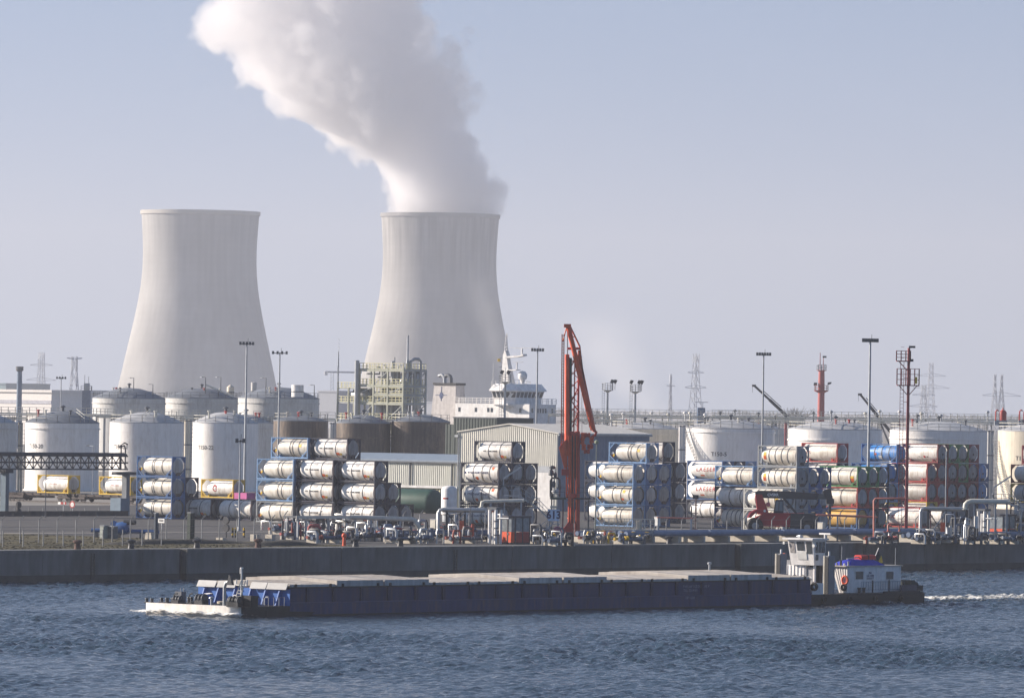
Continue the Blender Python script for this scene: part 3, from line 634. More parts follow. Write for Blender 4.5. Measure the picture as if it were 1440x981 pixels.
# ------------------------------------------------------------ storage tanks
def wrap_vert(s, size, ang, z, r, bold=.01):                  # print on an upright shell, ang = bearing of its middle
    v, f = text2d(s, size, bold); return MB().add([((r + .02) * cos(ang + a / r), (r + .02) * sin(ang + a / r), z + b) for a, b, c in v], f)
def storage_tank(pl, pr, s, yrim, yapex, m, label, roofm, rings=(1.0,), word=None, wordpx=None, wordy=None, stair=None, group='storage tanks behind the containers', rail=True, fittings=True, seams=False):
    pc = (pl + pr) / 2; c = base(pc, s); r = (pr - pl) / 2 / s; zt = zat(pc, yrim, s) - ZQ; za = zat(pc, yapex, s) - ZQ
    t = T('storage_tank', label, 'storage tank', c, 0, group)
    O('shell', MB().lathe([(r + .25, 0), (r + .25, .25), (r, .3), (r, zt)], 72), m, t, 40)
    h = za - zt; ro = O('roof', MB().lathe([(r + .04, zt - .12), (r + .04, zt), (r * .8, zt + h * .34), (r * .55, zt + h * .68), (r * .3, zt + h * .92), (.02, zt + h)], 48), roofm, t, 50)
    for d in rings: O('wind_girder', MB().lathe([(r - .02, zt - d - .1), (r + .16, zt - d - .1), (r + .16, zt - d + .1), (r - .02, zt - d + .1)], 56), m, t)
    if seams:
        for k in range(1, 7): O('plate_seam', MB().lathe([(r - .02, zt * k / 7 - .02), (r + .03, zt * k / 7 - .02), (r + .03, zt * k / 7 + .02), (r - .02, zt * k / 7 + .02)], 56), m, t)
    if rail:
        n = max(14, int(2 * pi * r / 1.9)); pts = [((r - .15) * cos(2 * pi * k / n), (r - .15) * sin(2 * pi * k / n), zt) for k in range(n)]
        O('guard_rail', MB().rail(pts, 1.15, .032, 9, closed=True), RAILW if m is not TANKG else RAILD, t)
    if fittings:
        O('roof_vent', MB().lathe([(.22, za - .2), (.22, za + .55), (.45, za + .6), (.45, za + .75), (.05, za + .95)], 12), RAILD, ro)
        for k in range(3):
            a = rnd.uniform(pi, 2 * pi); q = r * rnd.uniform(.35, .75); z = zt + h * .55
            O('roof_nozzle', MB().lathe([(.16, z - .4), (.16, z + .75), (.28, z + .8), (.28, z + .95), (.02, z + 1)], 8, (q * cos(a), q * sin(a), 0)), rnd.choice([RAILW, RAILD, REDP]), ro)
        a = rnd.uniform(1.15, 1.85) * pi; x, y = r * .45 * cos(a), r * .45 * sin(a); z = zt + h * .6
        O('roof_walkway', MB().rail([(x, y, z), (r * .96 * cos(a - .3), r * .96 * sin(a - .3), zt + .1)], 1.1, .03, 1.5), RAILW, ro)
    if word:
        ang = -pi / 2 + math.asin(max(-.98, min(.98, (wordpx - pc) / s / r))); z = zat(wordpx, wordy, s) - ZQ
        O('lettering', wrap_vert(word, .95, ang, z, r), INK, t)
    if stair:
        a0, a1, za_, zb_ = stair; mb = MB(); n = 26
        for k in range(n):
            f = k / n; a = a0 + (a1 - a0) * f; z = za_ + (zb_ - za_) * f; p = Vector((cos(a), sin(a), 0))
            mb.bar(p * r + Vector((0, 0, z)), p * (r + .85) + Vector((0, 0, z)), .28, .05)
        pts = [((r + .85) * cos(a0 + (a1 - a0) * k / 14), (r + .85) * sin(a0 + (a1 - a0) * k / 14), za_ + (zb_ - za_) * k / 14) for k in range(15)]
        mb.rail(pts, 1.1, .035, 1.4, (1.0, .5, 0.0)); O('spiral_stair', mb, GALV, t)
    return t
storage_tank(-64, 22.5, 9.02, 593.5, 581, TANKG, 'grey storage tank cut by the left edge of the picture', ROOFG)
storage_tank(34.6, 138.3, 8.85, 593.5, 577.5, TANKW, 'white tank lettered T150-20 with dark domed roof', ROOFD, word='T150-20', wordpx=51, wordy=627)
storage_tank(153, 257, 8.73, 593.5, 579, TANKW, 'white tank lettered T150-21, seams showing round its shell', ROOFG, (), 'T150-21', 170, 628, seams=True)
storage_tank(306, 383, 8.0, 594, 582, TANKG, 'pale grey tank half hidden behind tank T150-22', ROOFG)
storage_tank(269.5, 362, 8.63, 594, 579, TANKW, 'white tank lettered T150-22 left of the tall light mast', ROOFG, (), 'T150-22', 289, 629)
for l, r, ap, lab in ((128.5, 231, 545, 'left grey tank of the back row, before the left cooling tower'), (230.5, 333, 545.5, 'middle grey tank of the back row with sloping roof pipe'),
                      (333, 447.5, 544, 'right grey tank of the back row with a white drum on its roof')):
    storage_tank(l, r, 7.1 - l * .0009, 559.5, ap, TANKG, lab, ROOFD, (1.05,))
storage_tank(383, 460, 8.35, 591, 584, TANKB, 'brown clad tank left of the process plant, above navy containers', ROOFD, (3.3,))
storage_tank(471, 548, 8.4, 594, 583, TANKB, 'brown clad tank in front of the process plant', ROOFD, (2.5,))
storage_tank(548.5, 631.5, 8.4, 592, 582.5, TANKB, 'brown clad tank below the grey ship funnel', ROOFD, (2.3, 4.15))
storage_tank(858, 952.5, 8.1, 602, 593.5, TANKC, 'cream tank behind the blue sided warehouse end', ROOFG)
storage_tank(1000, 1102, 7.9, 602, 594, TANKG, 'grey tank just behind tank T150-5', ROOFG)
storage_tank(963.5, 1088, 8.4, 601.5, 590, TANKW, 'white tank lettered T150-5 with spiral stair at left', ROOFG, (.7,), 'T150-5', 1008, 638, stair=(-2.92, -2.3, 12.4, 5.2))
storage_tank(1107, 1239.5, 8.3, 603, 592, TANKW, 'wide white tank behind the red and blue containers', ROOFG, (1.9,))
storage_tank(1250, 1387, 8.2, 605, 592, TANKW, 'wide white tank right of the red lattice mast', ROOFG, (1.4,))
storage_tank(1402, 1530, 9.1, 605.5, 594, TANKC, 'cream tank lettered T150 at the right edge with stair', ROOFG, (), 'T150-', 1432, 644, stair=(-3.05, -2.42, 10.4, .4))
def pipe_riser(px, s, ytop, w, label, m=TANKC, n=2):
    c = base(px, s); h = zat(px, ytop, s) - ZQ; t = T('pipe_riser', label, 'pipe riser', c, 0)
    for k in range(n):
        x = (k - (n - 1) / 2) * w; O('pipe', MB().tube((x, 0, 0), (x, 0, h), w * .42, n=14), m, t, 40)
    for z in (h * .33, h * .66, h - .2): O('clamp', MB().bx(-w * n * .52, w * n * .52, -w * .5, -w * .3, z, z + .15), RAILD, t)
    lad = MB()
    for x in (-.25, .25): lad.bar((x + w * n * .55, -.3, 0), (x + w * n * .55, -.3, h), .06)
    for k in range(int(h / .6)): lad.bar((w * n * .55 - .25, -.3, k * .6), (w * n * .55 + .25, -.3, k * .6), .05)
    O('ladder', lad, GALV, t)
pipe_riser(263, 9.0, 590, .62, 'pair of cream upright pipes between tanks T150-21 and T150-22'); pipe_riser(957.5, 8.6, 598, .55, 'pair of pale upright pipes left of tank T150-5', TANKW)
pipe_riser(1391.5, 8.8, 605, .55, 'pair of grey upright pipes left of the right edge tank', TANKG); pipe_riser(465.5, 8.6, 594, .4, 'pair of pale pipes between two brown clad tanks', TANKG)
pipe_riser(27.5, 9.0, 594, .4, 'pair of yellowish pipes between the two leftmost tanks', TANKC); pipe_riser(1103.5, 8.5, 594, .22, 'thin red pipes left of the wide white tank', REDP)
def walkway(pa, pb, s, y, label, thick=1.0):                  # gangway over the tank tops
    a, b = base(pa, s), base(pb, s); z = zat((pa + pb) / 2, y, s) - ZQ; L = (b - a).length
    t = T('tank_gangway', label, 'gangway', a, math.atan2(b.y - a.y, b.x - a.x))
    O('deck', MB().bx(0, L, -.5, .5, z - .12, z), RAILW, t)
    for k, y_ in enumerate((-.5, .5)): O('handrail', MB().rail([(0, y_, z), (L, y_, z)], 1.15, .035, 1.3), RAILW, t)
    for k in range(3): O('pipe', MB().tube((0, -.7 - .28 * k, z - .3 + .35 * (k % 2)), (L, -.7 - .28 * k, z - .3 + .35 * (k % 2)), .11, n=8), RAILW, t, 40)
    n = max(2, int(L / 5))
    for k in range(n + 1): O('post', MB().bx(L * k / n - .12, L * k / n + .12, -.12, .12, 0, z - .12), GALV, t)
for i, (a, b, s, y, lab) in enumerate(((0, 36, 8.4, 587, 'cream gangway joining the two leftmost tank tops'), (134, 158, 8.4, 584, 'cream gangway between tanks T150-20 and T150-21'), (225, 290, 8.3, 588, 'cream gangway over the pipes left of tank T150-22'),
        (355, 470, 8.0, 588, 'cream gangway behind the left brown clad tank'), (520, 560, 8.1, 590, 'cream gangway between the two right brown clad tanks'), (800, 880, 7.9, 590, 'cream gangway behind the orange arm'),
        (900, 972, 7.9, 593, 'cream gangway left of the T150-5 tank top'), (1060, 1130, 8.0, 592, 'cream gangway right of the T150-5 tank top'), (1205, 1262, 8.0, 592, 'cream gangway over the tall floodlight mast gap'), (1345, 1440, 8.0, 594, 'cream gangway at the right edge of the tank farm'))):
    walkway(a, b, s, y, lab)
walkway(770, 1130, 7.5, 585, 'long cream pipe bridge over the tank tops right of the orange arm'); walkway(1000, 1450, 7.3, 588, 'long cream pipe bridge over the right hand tank tops'); walkway(-10, 300, 7.7, 583, 'long cream pipe bridge behind the left front tanks')
rf = random.Random(31)
for k, (lp, nm) in enumerate(((838, 'orange arm'), (866, 'left lamp tower'), (905, 'right lamp tower'), (947, 'thin dark mast'), (977, 'tall pylon'), (1020, 'T150-5 lettering'), (1074, 'centre right light mast'), (1117, 'bare tree'), (1155, 'radar tower'), (1224, 'tallest light mast'), (1278, 'maroon mast'), (1308, 'wide armed pylon'), (1402, 'twin pylon'))):
    for sd in (-1, 1):                                        # valves and vents along the pipe bridges
        px = lp + sd * rf.uniform(7, 15); s_ = rf.uniform(7.0, 7.7); c = base(px, s_); z = zat(px, rf.uniform(578, 587), s_) - ZQ; kind_, mm_ = rf.choice((('cream', RAILW), ('white', WHITE), ('dark', RAILD), ('grey', GALV)))
        t = T('roof_vent_pipe', f"small {kind_} vent pipe above the tanks, just {'left' if sd < 0 else 'right'} of the {nm}", 'vent pipe', c, 0, 'vent pipes over the tank farm')
        O('pipe', MB().tube((0, 0, z - 6), (0, 0, z), .14, n=8), mm_, t, 40); O('cowl', MB().lathe([(.15, z - .1), (.36, z), (.36, z + .25), (.02, z + .45)], 10), mm_, t, 40)
# drum on the back right tank, cabin, roof pipe
def roof_item(px, s, ytop, ybot, w, m, name, label, cat, cone=False, dx=0):
    c = base(px, s); zb = zat(px, ybot, s); h = zat(px, ytop, s) - zb; c.z = zb; r = w / 2 / s
    t = T(name, label, cat, c, 0); O('drum', MB().lathe([(r, 0), (r, h * .8 if cone else h), (.02, h if cone else h + .1)], 20), m, t, 40)
    O('hoop', MB().lathe([(r, h * .4), (r + .05, h * .4), (r + .05, h * .47), (r, h * .47)], 20), RAILD, t)
roof_item(416.5, 7.0, 541, 558, 17, WHITE, 'drum_tank', 'white drum vessel on the right back row tank', 'vessel'); roof_item(355, 6.6, 537.5, 560, 8, TANKG, 'drum_tank', 'slim grey vessel right of the pale cabin roof', 'vessel')
roof_item(322.5, 6.4, 540, 560, 10.5, TANKC, 'tank_cabin', 'small cream cabin with pointed roof behind the tanks', 'cabin', True)
c = base(300, 6.9); z = zat(300, 548, 6.9); t = T('sloping_pipe', 'pale pipe sloping down the middle back tank roof', 'pipe', c, 0)
for k, y in enumerate((0, .5)): O('pipe', MB().tube((-1.6, y - 4, z - ZQ + 1.0), (4.0, y - 4, z - ZQ - 1.3), .16, n=8), RAILW, t)
O('bracket', MB().bar((1, -3.75, z - ZQ - 1.5), (1, -3.75, z - ZQ), .12), RAILD, t)
for px, s, yt, yb, lab in ((186, 7.0, 531, 548, 'dark lamp post on the left back row tank'), (287, 6.95, 530, 548, 'dark lamp post on the middle back row tank'), (213, 7.0, 540, 550, 'short lamp post at the left back tank edge'),
                           (308.5, 6.9, 530, 550, 'thin white topped lamp post behind the middle tank'), (372, 6.9, 531, 548, 'thin lamp post on the right back row tank'), (440, 6.9, 541, 555, 'thin post at the edge of the right back tank')):
    c = base(px, s); zb = zat(px, yb, s); h = zat(px, yt, s) - zb; c.z = zb - .8; t = T('lamp_post', lab, 'lamp post', c, ROT)
    O('post', MB().tube((0, 0, 0), (0, 0, h + .8), .11, .07), RAILD, t); O('arm', MB().bar((0, 0, h + .75), (-1.1, 0, h + .8), .1), RAILD, t); O('lamp', MB().bx(-1.4, -.9, -.16, .16, h + .7, h + .86), GALV, t)

# ------------------------------------------------------------ process plant
PO_ = base(565, 7.0); PF = Fr(PO_); t = T('process_plant', 'open steel process plant with pale yellow railed floors and vessels', 'process plant', PO_)
YR = mat('pale_yellow_rail', (.60, .57, .34), .6); PS = mat('plant_steel', (.36, .38, .36), .6, var=.15); BEAM = mat('plant_beam_yellowgreen', (.37, .38, .30), .6, var=.15)
def zy(y, s=7.0, px=565): return zat(px, y, s) - ZQ
xs, ys, lv = (-11.7, -7.9, -4.1, 0), (0, 3.4, 6.9), [zy(y) for y in (606, 590, 566, 553.5, 541, 519)]
for x in xs:
    for y in ys: O('column', MB().bx(x - .17, x + .17, y - .17, y + .17, 0, lv[-1] + (.0 if x < 0 or y > 0 else .4)), BEAM if y == 0 else PS, t)
for i, z in enumerate(lv):
    x0 = xs[0] if i != 3 else xs[0] + 3.8; f = O('floor', MB().bx(x0, 0, .0, 6.9, z - .08, z + .02), PS, t)
    O('guard_rail', MB().rail([(x0, 6.9, z), (x0, 0, z), (0, 0, z), (0, 6.9, z)], 1.15, .05, 1.0, (1.0, .5, .1)), YR, f)
    for y in ys: O('beam', MB().bx(x0, 0, y - .14, y + .14, z - .5, z - .1), BEAM if y == 0 else PS, f)
    for x in xs[1:] + (x0,): O('cross_beam', MB().bx(x - .12, x + .12, 0, 6.9, z - .46, z - .12), PS, f)
for k, (a, b) in enumerate(zip(lv, lv[1:])):
    for i in range(3):
        for y in (0, 6.9):
            if (i + k) % 2: O('brace', MB().bar((xs[i], y, a), (xs[i + 1], y, b - .4), .16), PS, t)
    for j in range(2): O('brace', MB().bar((0, ys[j + (k % 2)] if j + k % 2 < 3 else 0, a), (0, ys[j + 1 - (k % 2)], b - .4), .16), PS, t)
for x, y, r, z0_, z1_ in ((-5.6, 2.6, .95, lv[0], lv[4] + 1), (-7.0, 4.8, 1.2, lv[1], lv[2] + 2.4), (-2.0, 2.4, .8, lv[0], lv[5] - .6), (-.9, 5.3, .9, lv[1], lv[5] - .4), (-3.2, 5.4, .7, lv[2], lv[5] + .6), (-9.8, 4.5, 1.0, lv[0], lv[2] + 1.5)):
    v = O('vessel', MB().lathe([(.02, z0_), (r * .7, z0_ + .15), (r, z0_ + .6), (r, z1_ - .6), (r * .7, z1_ - .15), (.02, z1_)], 18, (x, y, 0)), STEEL, t, 40)
    for q in (.35, .7): O('hoop', MB().lathe([(r, 0), (r + .06, 0), (r + .06, .14), (r, .14)], 18, (x, y, z0_ + (z1_ - z0_) * q)), GALV, v)
rp = random.Random(4)
for k in range(34):                                           # pipes between the floors
    i = rp.randrange(5); z = lv[i] + rp.uniform(.4, 2.2); x = rp.uniform(-11, -1.5); y = rp.uniform(.3, 6.4); L = rp.uniform(1.5, 4.5); up = rp.uniform(1, 4)
    O('pipe', MB().path([(x, y, z), (min(x + L, -.2), y, z), (min(x + L, -.2), y, z + up), (min(x + L, -.2), y + rp.uniform(-1, 1), z + up)], rp.choice([.09, .14, .2]), 6), rp.choice([STEEL, GALV, RAILW, GALV]), t, 40)
O('stack', MB().lathe([(.32, lv[4]), (.32, lv[5] + 1.5), (.2, lv[5] + 2), (.2, zy(471)), ], 14, (-.6, 1.9, 0), cap=True), GALV, t, 40)
O('gooseneck', MB().path([(-.3, 2.4, lv[5]), (-.3, 2.4, lv[5] + 1.6), (0, 3.2, lv[5] + 2.1), (0, 4.6, lv[5] + 2.1), (0, 5.2, lv[5] + 1.6), (0, 5.2, lv[4])], .32, 8), GALV, t, 40)
O('duct', MB().lathe([(.45, lv[4]), (.45, zy(508)), (.36, zy(507.5))], 14, (-4.0, 1.4, 0), cap=True), GALV, t, 40)
O('flue', MB().lathe([(.48, lv[0]), (.48, zy(508)), (.3, zy(507))], 14, (-11.9, -.6, 0), cap=True), GALV, t, 40)
w0, wl = -17.5, [zy(590), zy(566), zy(546)]                    # low wing at left
for x in (w0, -14.6):
    for y in (0, 5): O('column', MB().bx(x - .15, x + .15, y - .15, y + .15, 0, wl[-1]), BEAM, t)
for z in wl:
    f = O('floor', MB().bx(w0, -12.1, 0, 5, z - .3, z), PS, t); O('guard_rail', MB().rail([(w0, 5, z), (w0, 0, z), (-12.1, 0, z)], 1.1, .05, 1.0, (1.0, .5, .1)), YR, f)
O('wall_panel', MB().bx(w0 + .2, -12.2, 4.4, 4.7, wl[1], wl[2] - .3), mat('plant_dark_panel', (.09, .12, .15), .6), t)
v = O('vessel', MB().lathe([(.02, 0), (.7, .2), (1, .7), (1, 3.6), (.7, 4.1), (.02, 4.3)], 18, (-15.2, 1.8, wl[1] + 1.4), 'x'), STEEL, t, 40)
mm = MB()
for a in range(3): mm.bar((w0 + .25 * cos(a * 2.1), .25 * sin(a * 2.1), wl[0]), (w0 + .12 * cos(a * 2.1), .12 * sin(a * 2.1), zy(515)), .09)
for k in range(22): mm.bar((w0 + .2, 0, wl[0] + k * .75), (w0 - .15, .15, wl[0] + k * .75 + .4), .06)
mm.tube((w0, 0, zy(517)), (w0, 0, zy(495)), .16, .1); O('vent_mast', mm, GALV, t)

# ------------------------------------------------------------ ship moored beyond the tank farm
SO = base(743, 6.4); S6 = lambda y, s=6.4, px=743: zat(px, y, s) - ZQ
tag(uvmesh('dock_water', [(Q.fy(500, 640)[0] * 0 + x, y) for x, y in [((SO - Q.o).dot(XD) - 46, (SO - Q.o).dot(YD) - 10), ((SO - Q.o).dot(XD) + 62, (SO - Q.o).dot(YD) - 10), ((SO - Q.o).dot(XD) + 62, (SO - Q.o).dot(YD) + 26), ((SO - Q.o).dot(XD) - 46, (SO - Q.o).dot(YD) + 26)]], WATER, ZQ + .004), None, None, None, 'structure')
sh = T('ship', 'white ship bridge with mast and grey funnel beyond the warehouse', 'ship', SO)
SW = mat('ship_white', (.78, .77, .75), .45, streak=.08, dirt=(.5, .42, .35), dirtamt=.3)
O('hull', MB().prism([(-42, -1.5), (-44, 2), (-43, 10.6), (-40, 11), (-30, 11.2), (44, 11.2), (54, 5), (58, 0), (54, -2)][::-1] if False else [(-42, -1.5), (48, -1.5), (58, 4.6), (48, 10.7), (-42, 10.7)], -.2, 6.2, 'z'), mat('ship_hull', (.05, .07, .11), .5), sh)
hz = S6(568); hs = O('deckhouse', MB().bx(-21.4, 0, 0, 9.2, 6.2, hz), SW, sh)
for x, n_ in ((-20.2, 1), (-15.4, 1), (-11.8, 1), (-10.8, 1), (-7.2, 1), (-2.6, 1)): O('window', MB().bx(x - .32, x + .32, -.04, .1, hz - 1.9, hz - .95), GLASSD, hs)
for y in (1.0, 2.9, 3.8, 4.7, 5.6, 7.9): O('window', MB().bx(-.1, .04, y - .25, y + .25, hz - 1.9, hz - .9), GLASSD, hs)
O('guard_rail', MB().rail([(-21.4, 9.2, hz), (-21.4, 0, hz), (-9, 0, hz)], 1.2, .05, 1.2, (1, .66, .33)), SW, hs); O('guard_rail', MB().rail([(0, 6.5, hz), (0, 9.2, hz), (-4, 9.2, hz)], 1.2, .05, 1.2, (1, .66, .33)), SW, hs)
def ringband(mb, a, za, b, zb):                               # wall between two outlines
    n = len(a); mb.add([(x, y, za) for x, y in a] + [(x, y, zb) for x, y in b], [(i, (i + 1) % n, n + (i + 1) % n, n + i) for i in range(n)]); return mb
xf, y0_, y1_ = -3.6, -2.1, 11.3
def outline(g): return [(-9.2 - g * .4, y0_ - g), (xf - 2.0, y0_ - g), (xf + g, y0_ + 2.0 - g * .4), (xf + g, y1_ - 2.0 + g * .4), (xf - 2.0, y1_ + g), (-9.2 - g * .4, y1_ + g)]
zb, zw, ztp = S6(568), S6(549.5), S6(539.8)
wh = O('wheelhouse', ringband(ringband(MB(), outline(-.55), zb - .6, outline(-.55), zb + 1.0), outline(-.55), zb + 1.0, outline(.1), zw), SW, sh)
wr = MB(); ringband(wr, outline(.55), zw - .1, outline(.55), zw + .15); ringband(wr, outline(.55), zw + .15, outline(-.6), ztp); n6 = len(outline(0)); wr.add([(x, y, ztp) for x, y in outline(-.6)], [tuple(range(6))]); wr.add([(x, y, zw - .1) for x, y in outline(.55)], [tuple(range(6))[::-1]]); O('wheelhouse_roof', wr, SW, wh)
O('wing_floor', MB().bx(-9.0, xf - .8, y0_, y1_, zb - .25, zb - .02), SW, wh)
oa, ob = outline(-.55), outline(.1)
def winrow(i, ncol):
    p, q = Vector((*oa[i], zb + 1.0)), Vector((*oa[(i + 1) % 6], zb + 1.0)); p2, q2 = Vector((*ob[i], zw)), Vector((*ob[(i + 1) % 6], zw)); nrm = (q - p).cross(p2 - p).normalized() * .03
    cen = Vector((-6, 4.6, zb)); nrm = nrm if nrm.dot((p + q) / 2 - cen) > 0 else -nrm
    for k in range(ncol):
        a, b = (k + .14) / ncol, (k + .86) / ncol; c4 = [p.lerp(q, a).lerp(p2.lerp(q2, a), .22), p.lerp(q, b).lerp(p2.lerp(q2, b), .22), p.lerp(q, b).lerp(p2.lerp(q2, b), .86), p.lerp(q, a).lerp(p2.lerp(q2, a), .86)]
        mb = MB(); mb.add([v + nrm for v in c4] + [v - nrm for v in c4], [(0, 1, 2, 3), (7, 6, 5, 4), (0, 4, 5, 1), (1, 5, 6, 2), (2, 6, 7, 3), (3, 7, 4, 0)]); O('window', mb, GLASSD, wh)
for i, k in ((0, 3), (1, 2), (2, 7), (3, 2), (4, 3)): winrow(i, k)
O('guard_rail', MB().rail([(-9, -2.4, ztp - .8), (-9, 5, ztp - .3), (-9, 11, ztp - .8)], 1.3, .05, 1.5), SW, wh)
mz = lambda y: zat(710, y, 6.4) - ZQ
ms = O('mast', MB().prism([(-9.6, mz(540)), (-9.2, mz(498)), (-8.6, mz(492)), (-8.2, mz(498)), (-7.6, mz(518)), (-7.2, mz(540))], 1.6, 2.8), SW, sh)
O('mast_arm', MB().prism([(-8.6, mz(503)), (-8.6, mz(500.5)), (-4.2, mz(499)), (-3.4, mz(497)), (-3.3, mz(499.5)), (-5.5, mz(502))], 1.5, 2.9), SW, ms); O('mast_arm', MB().prism([(-8.2, mz(521)), (-8.2, mz(519)), (-5.2, mz(519)), (-5.2, mz(520))], 1.4, 3.0), SW, ms)
tm = MB()
for a in range(3): tm.bar((-8.8 + .5 * cos(a * 2.1), 2.2 + .5 * sin(a * 2.1), mz(498)), (-8.7 + .1 * cos(a * 2.1), 2.2, mz(468)), .1)
for k in range(6): tm.bar((-9.1, 2.2, mz(497) + k * .7), (-8.4, 2.2, mz(497) + k * .7 + .3), .08)
O('topmast', tm, SW, ms); O('radar_scanner', MB().bx(-7.5, -.9, 2.1, 2.3, mz(489.2), mz(488.2)), GALV, ms); O('radar_pedestal', MB().tube((-4.2, 2.2, mz(498)), (-4.2, 2.2, mz(489.2)), .22), SW, ms)
O('radar_scanner', MB().bx(-6.6, -3.8, 2.0, 2.2, mz(508.9), mz(508.2)), GALV, ms); O('radar_pedestal', MB().tube((-5.6, 2.2, mz(519)), (-5.6, 2.2, mz(509)), .15), SW, ms)
for k in range(6): O('mast_rung', MB().bx(-10.2, -8.6, 1.7, 2.7, mz(535 - k * 6.5) - .05, mz(535 - k * 6.5) + .05), RAILD, ms)
O('satellite_dome', MB().lathe([(.02, 1.15), (.6, 1.0), (1.0, .5), (1.05, 0), (.95, -.6), (.5, -.9), (.4, -1.6)], 18, (-4.6, 3.0, mz(528))), SW, sh, 60); O('flag', MB().bx(-10.4, -10.35, 1.2, 2.2, mz(508), mz(504)), PY, ms)
O('whip_aerial', MB().tube((-11, .5, hz), (-11, .5, mz(510)), .05), SW, sh)
FO = -23.6; fz = zat(615, 538, 6.3) - ZQ
fu = O('funnel', MB().add([(FO - 7.4, 2.2, 6.2), (FO + .4, 2.2, 6.2), (FO + .4, 6.2, 6.2), (FO - 7.4, 6.2, 6.2), (FO - 6.3, 2.6, fz - .5), (FO, 2.6, fz - .5), (FO, 5.6, fz - .5), (FO - 6.3, 5.6, fz - .5)], [(0, 1, 5, 4), (1, 2, 6, 5), (2, 3, 7, 6), (3, 0, 4, 7), (4, 5, 6, 7)]), mat('funnel_grey', (.50, .47, .45), .5, streak=.15), sh)
O('funnel_top', MB().bx(FO - 6.5, FO + .2, 2.4, 5.8, fz - .5, fz), BLACK, fu)
for k, x in enumerate((-4.4, -2.6)): O('exhaust_pipe', MB().path([(FO + x, 4.0, fz - .5), (FO + x, 4.0, fz + 1.0), (FO + x - .3, 4.0, fz + 1.5), (FO + x - .9, 4.0, fz + 1.75), (FO + x - 1.7, 4.0, fz + 1.5)], .42, 10), RAILD if k else GALV, fu, 40)
em = mat('funnel_emblem', (.07, .10, .2), .5); zc = zat(608, 555, 6.3) - ZQ; ye = 2.46
def ey(z): return 2.2 + .4 * (z - 6.2) / (fz - 6.7) - .03
e = MB(); cx = FO - 4.1
for a, b in (((cx - 1.7, zc), (cx + 1.7, zc)), ((cx, zc - 1.3), (cx, zc + 1.9))): e.bar((a[0], ey(a[1]), a[1]), (b[0], ey(b[1]), b[1]), .1)
e.add([(cx + .55 * cos(k * .6283) , ey(zc) - .03, zc + .75 * sin(k * .6283) - .1) for k in range(10)], [tuple(range(10))]); O('emblem', e, em, fu)

# ------------------------------------------------------------ warehouses and sheds
def corr(p, q, z0_, ztop, pitch=.36, d=.06):                  # corrugated sheet wall from p to q (plan), ztop a function of the fraction along
    p = Vector((*p, 0)); q = Vector((*q, 0)); L = (q - p).length; n = int(L / pitch); a = (q - p).normalized(); nn = Vector((a.y, -a.x, 0)); mb = MB(); vs = []
    for k in range(n * 4 + 1):
        f = k / (n * 4); o = nn * (d if k % 4 in (1, 2) else 0); b = p + (q - p) * f + o; vs += [(b.x, b.y, z0_), (b.x, b.y, ztop(f))]
    return mb.add(vs, [(2 * i, 2 * i + 2, 2 * i + 3, 2 * i + 1) for i in range(n * 4)])
WS = 10.0; WO = base(783, WS); wz = lambda y, px=783: zat(px, y, WS) - ZQ
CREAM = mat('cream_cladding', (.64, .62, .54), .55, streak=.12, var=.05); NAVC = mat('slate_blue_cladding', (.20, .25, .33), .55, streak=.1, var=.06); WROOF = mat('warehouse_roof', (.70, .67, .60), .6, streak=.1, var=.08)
wa = T('warehouse', 'cream corrugated warehouse with gable end and slate blue long side', 'warehouse', WO); WD = 138 / WS / .76; ez, az = wz(609), wz(596.5, 716); WL = 20.5
fa = 1 - (783 - 716) / 138
O('gable_wall', corr((-WD, 0), (0, 0), 0, lambda f: ez + (az - ez) * (f / fa if f < fa else (1 - f) / (1 - fa)) - .05), CREAM, wa)
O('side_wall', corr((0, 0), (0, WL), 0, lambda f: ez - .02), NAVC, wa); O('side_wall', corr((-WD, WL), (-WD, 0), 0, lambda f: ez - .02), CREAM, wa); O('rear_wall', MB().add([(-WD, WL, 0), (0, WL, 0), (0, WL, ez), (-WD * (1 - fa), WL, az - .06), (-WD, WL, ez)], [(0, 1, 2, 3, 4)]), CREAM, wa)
rx = -WD * (1 - fa)
for xa, za_, xb, zb_ in ((-WD - .3, ez - .1, rx, az), (rx, az, .3, ez - .1)): O('roof', MB().prism([(xa, za_), (xb, zb_), (xb, zb_ + .14), (xa, za_ + .14)], -.25, WL + .2), WROOF, wa)
O('gutter', MB().bx(.1, .42, -.2, WL + .2, ez - .32, ez - .1), GALV, wa); O('door', MB().bx(-4.0, -.6, -.12, -.07, 0, 5.4), WHITE, wa); O('door_frame', MB().bx(-4.2, -.4, -.13, -.075, 5.4, 6.3), GALV, wa); O('downpipe', MB().tube((-WD - .1, -.12, 0), (-WD - .1, -.12, ez), .09), GALV, wa); O('wall_lamp', MB().bx(-WD - .7, -WD - .05, -.3, 0, ez - .8, ez - .5), GALV, wa)
LS = 9.75; LO = base(648, LS); lz = lambda y: zat(600, y, LS) - ZQ
ls = T('shed', 'long low cream corrugated shed left of the warehouse', 'shed', LO); LW = 25.5
O('front_wall', corr((-LW, 0), (0, 0), 0, lambda f: lz(649.5)), mat('pale_cladding', (.62, .62, .55), .6, streak=.1, var=.05), ls); O('side_wall', MB().bx(-.1, -.02, .08, 11, 0, lz(649.5)), CREAM, ls)
O('roof', MB().prism([(-.25, lz(649.5)), (-.25, lz(649.5) + .25), (6, lz(640) + .1), (11, lz(640) + .1), (11, lz(649.5))], -LW - .2, .2, 'x'), mat('shed_roof_blue_grey', (.20, .25, .31), .6, var=.1), ls)
O('gutter', MB().bx(-LW, 0, -.42, -.26, lz(651), lz(649)), RAILD, ls)
for x in (-LW + 8, -17.4, -9.6, -1.6): O('downpipe', MB().tube((x, -.2, 0), (x, -.2, lz(651)), .1), RAILD, ls)
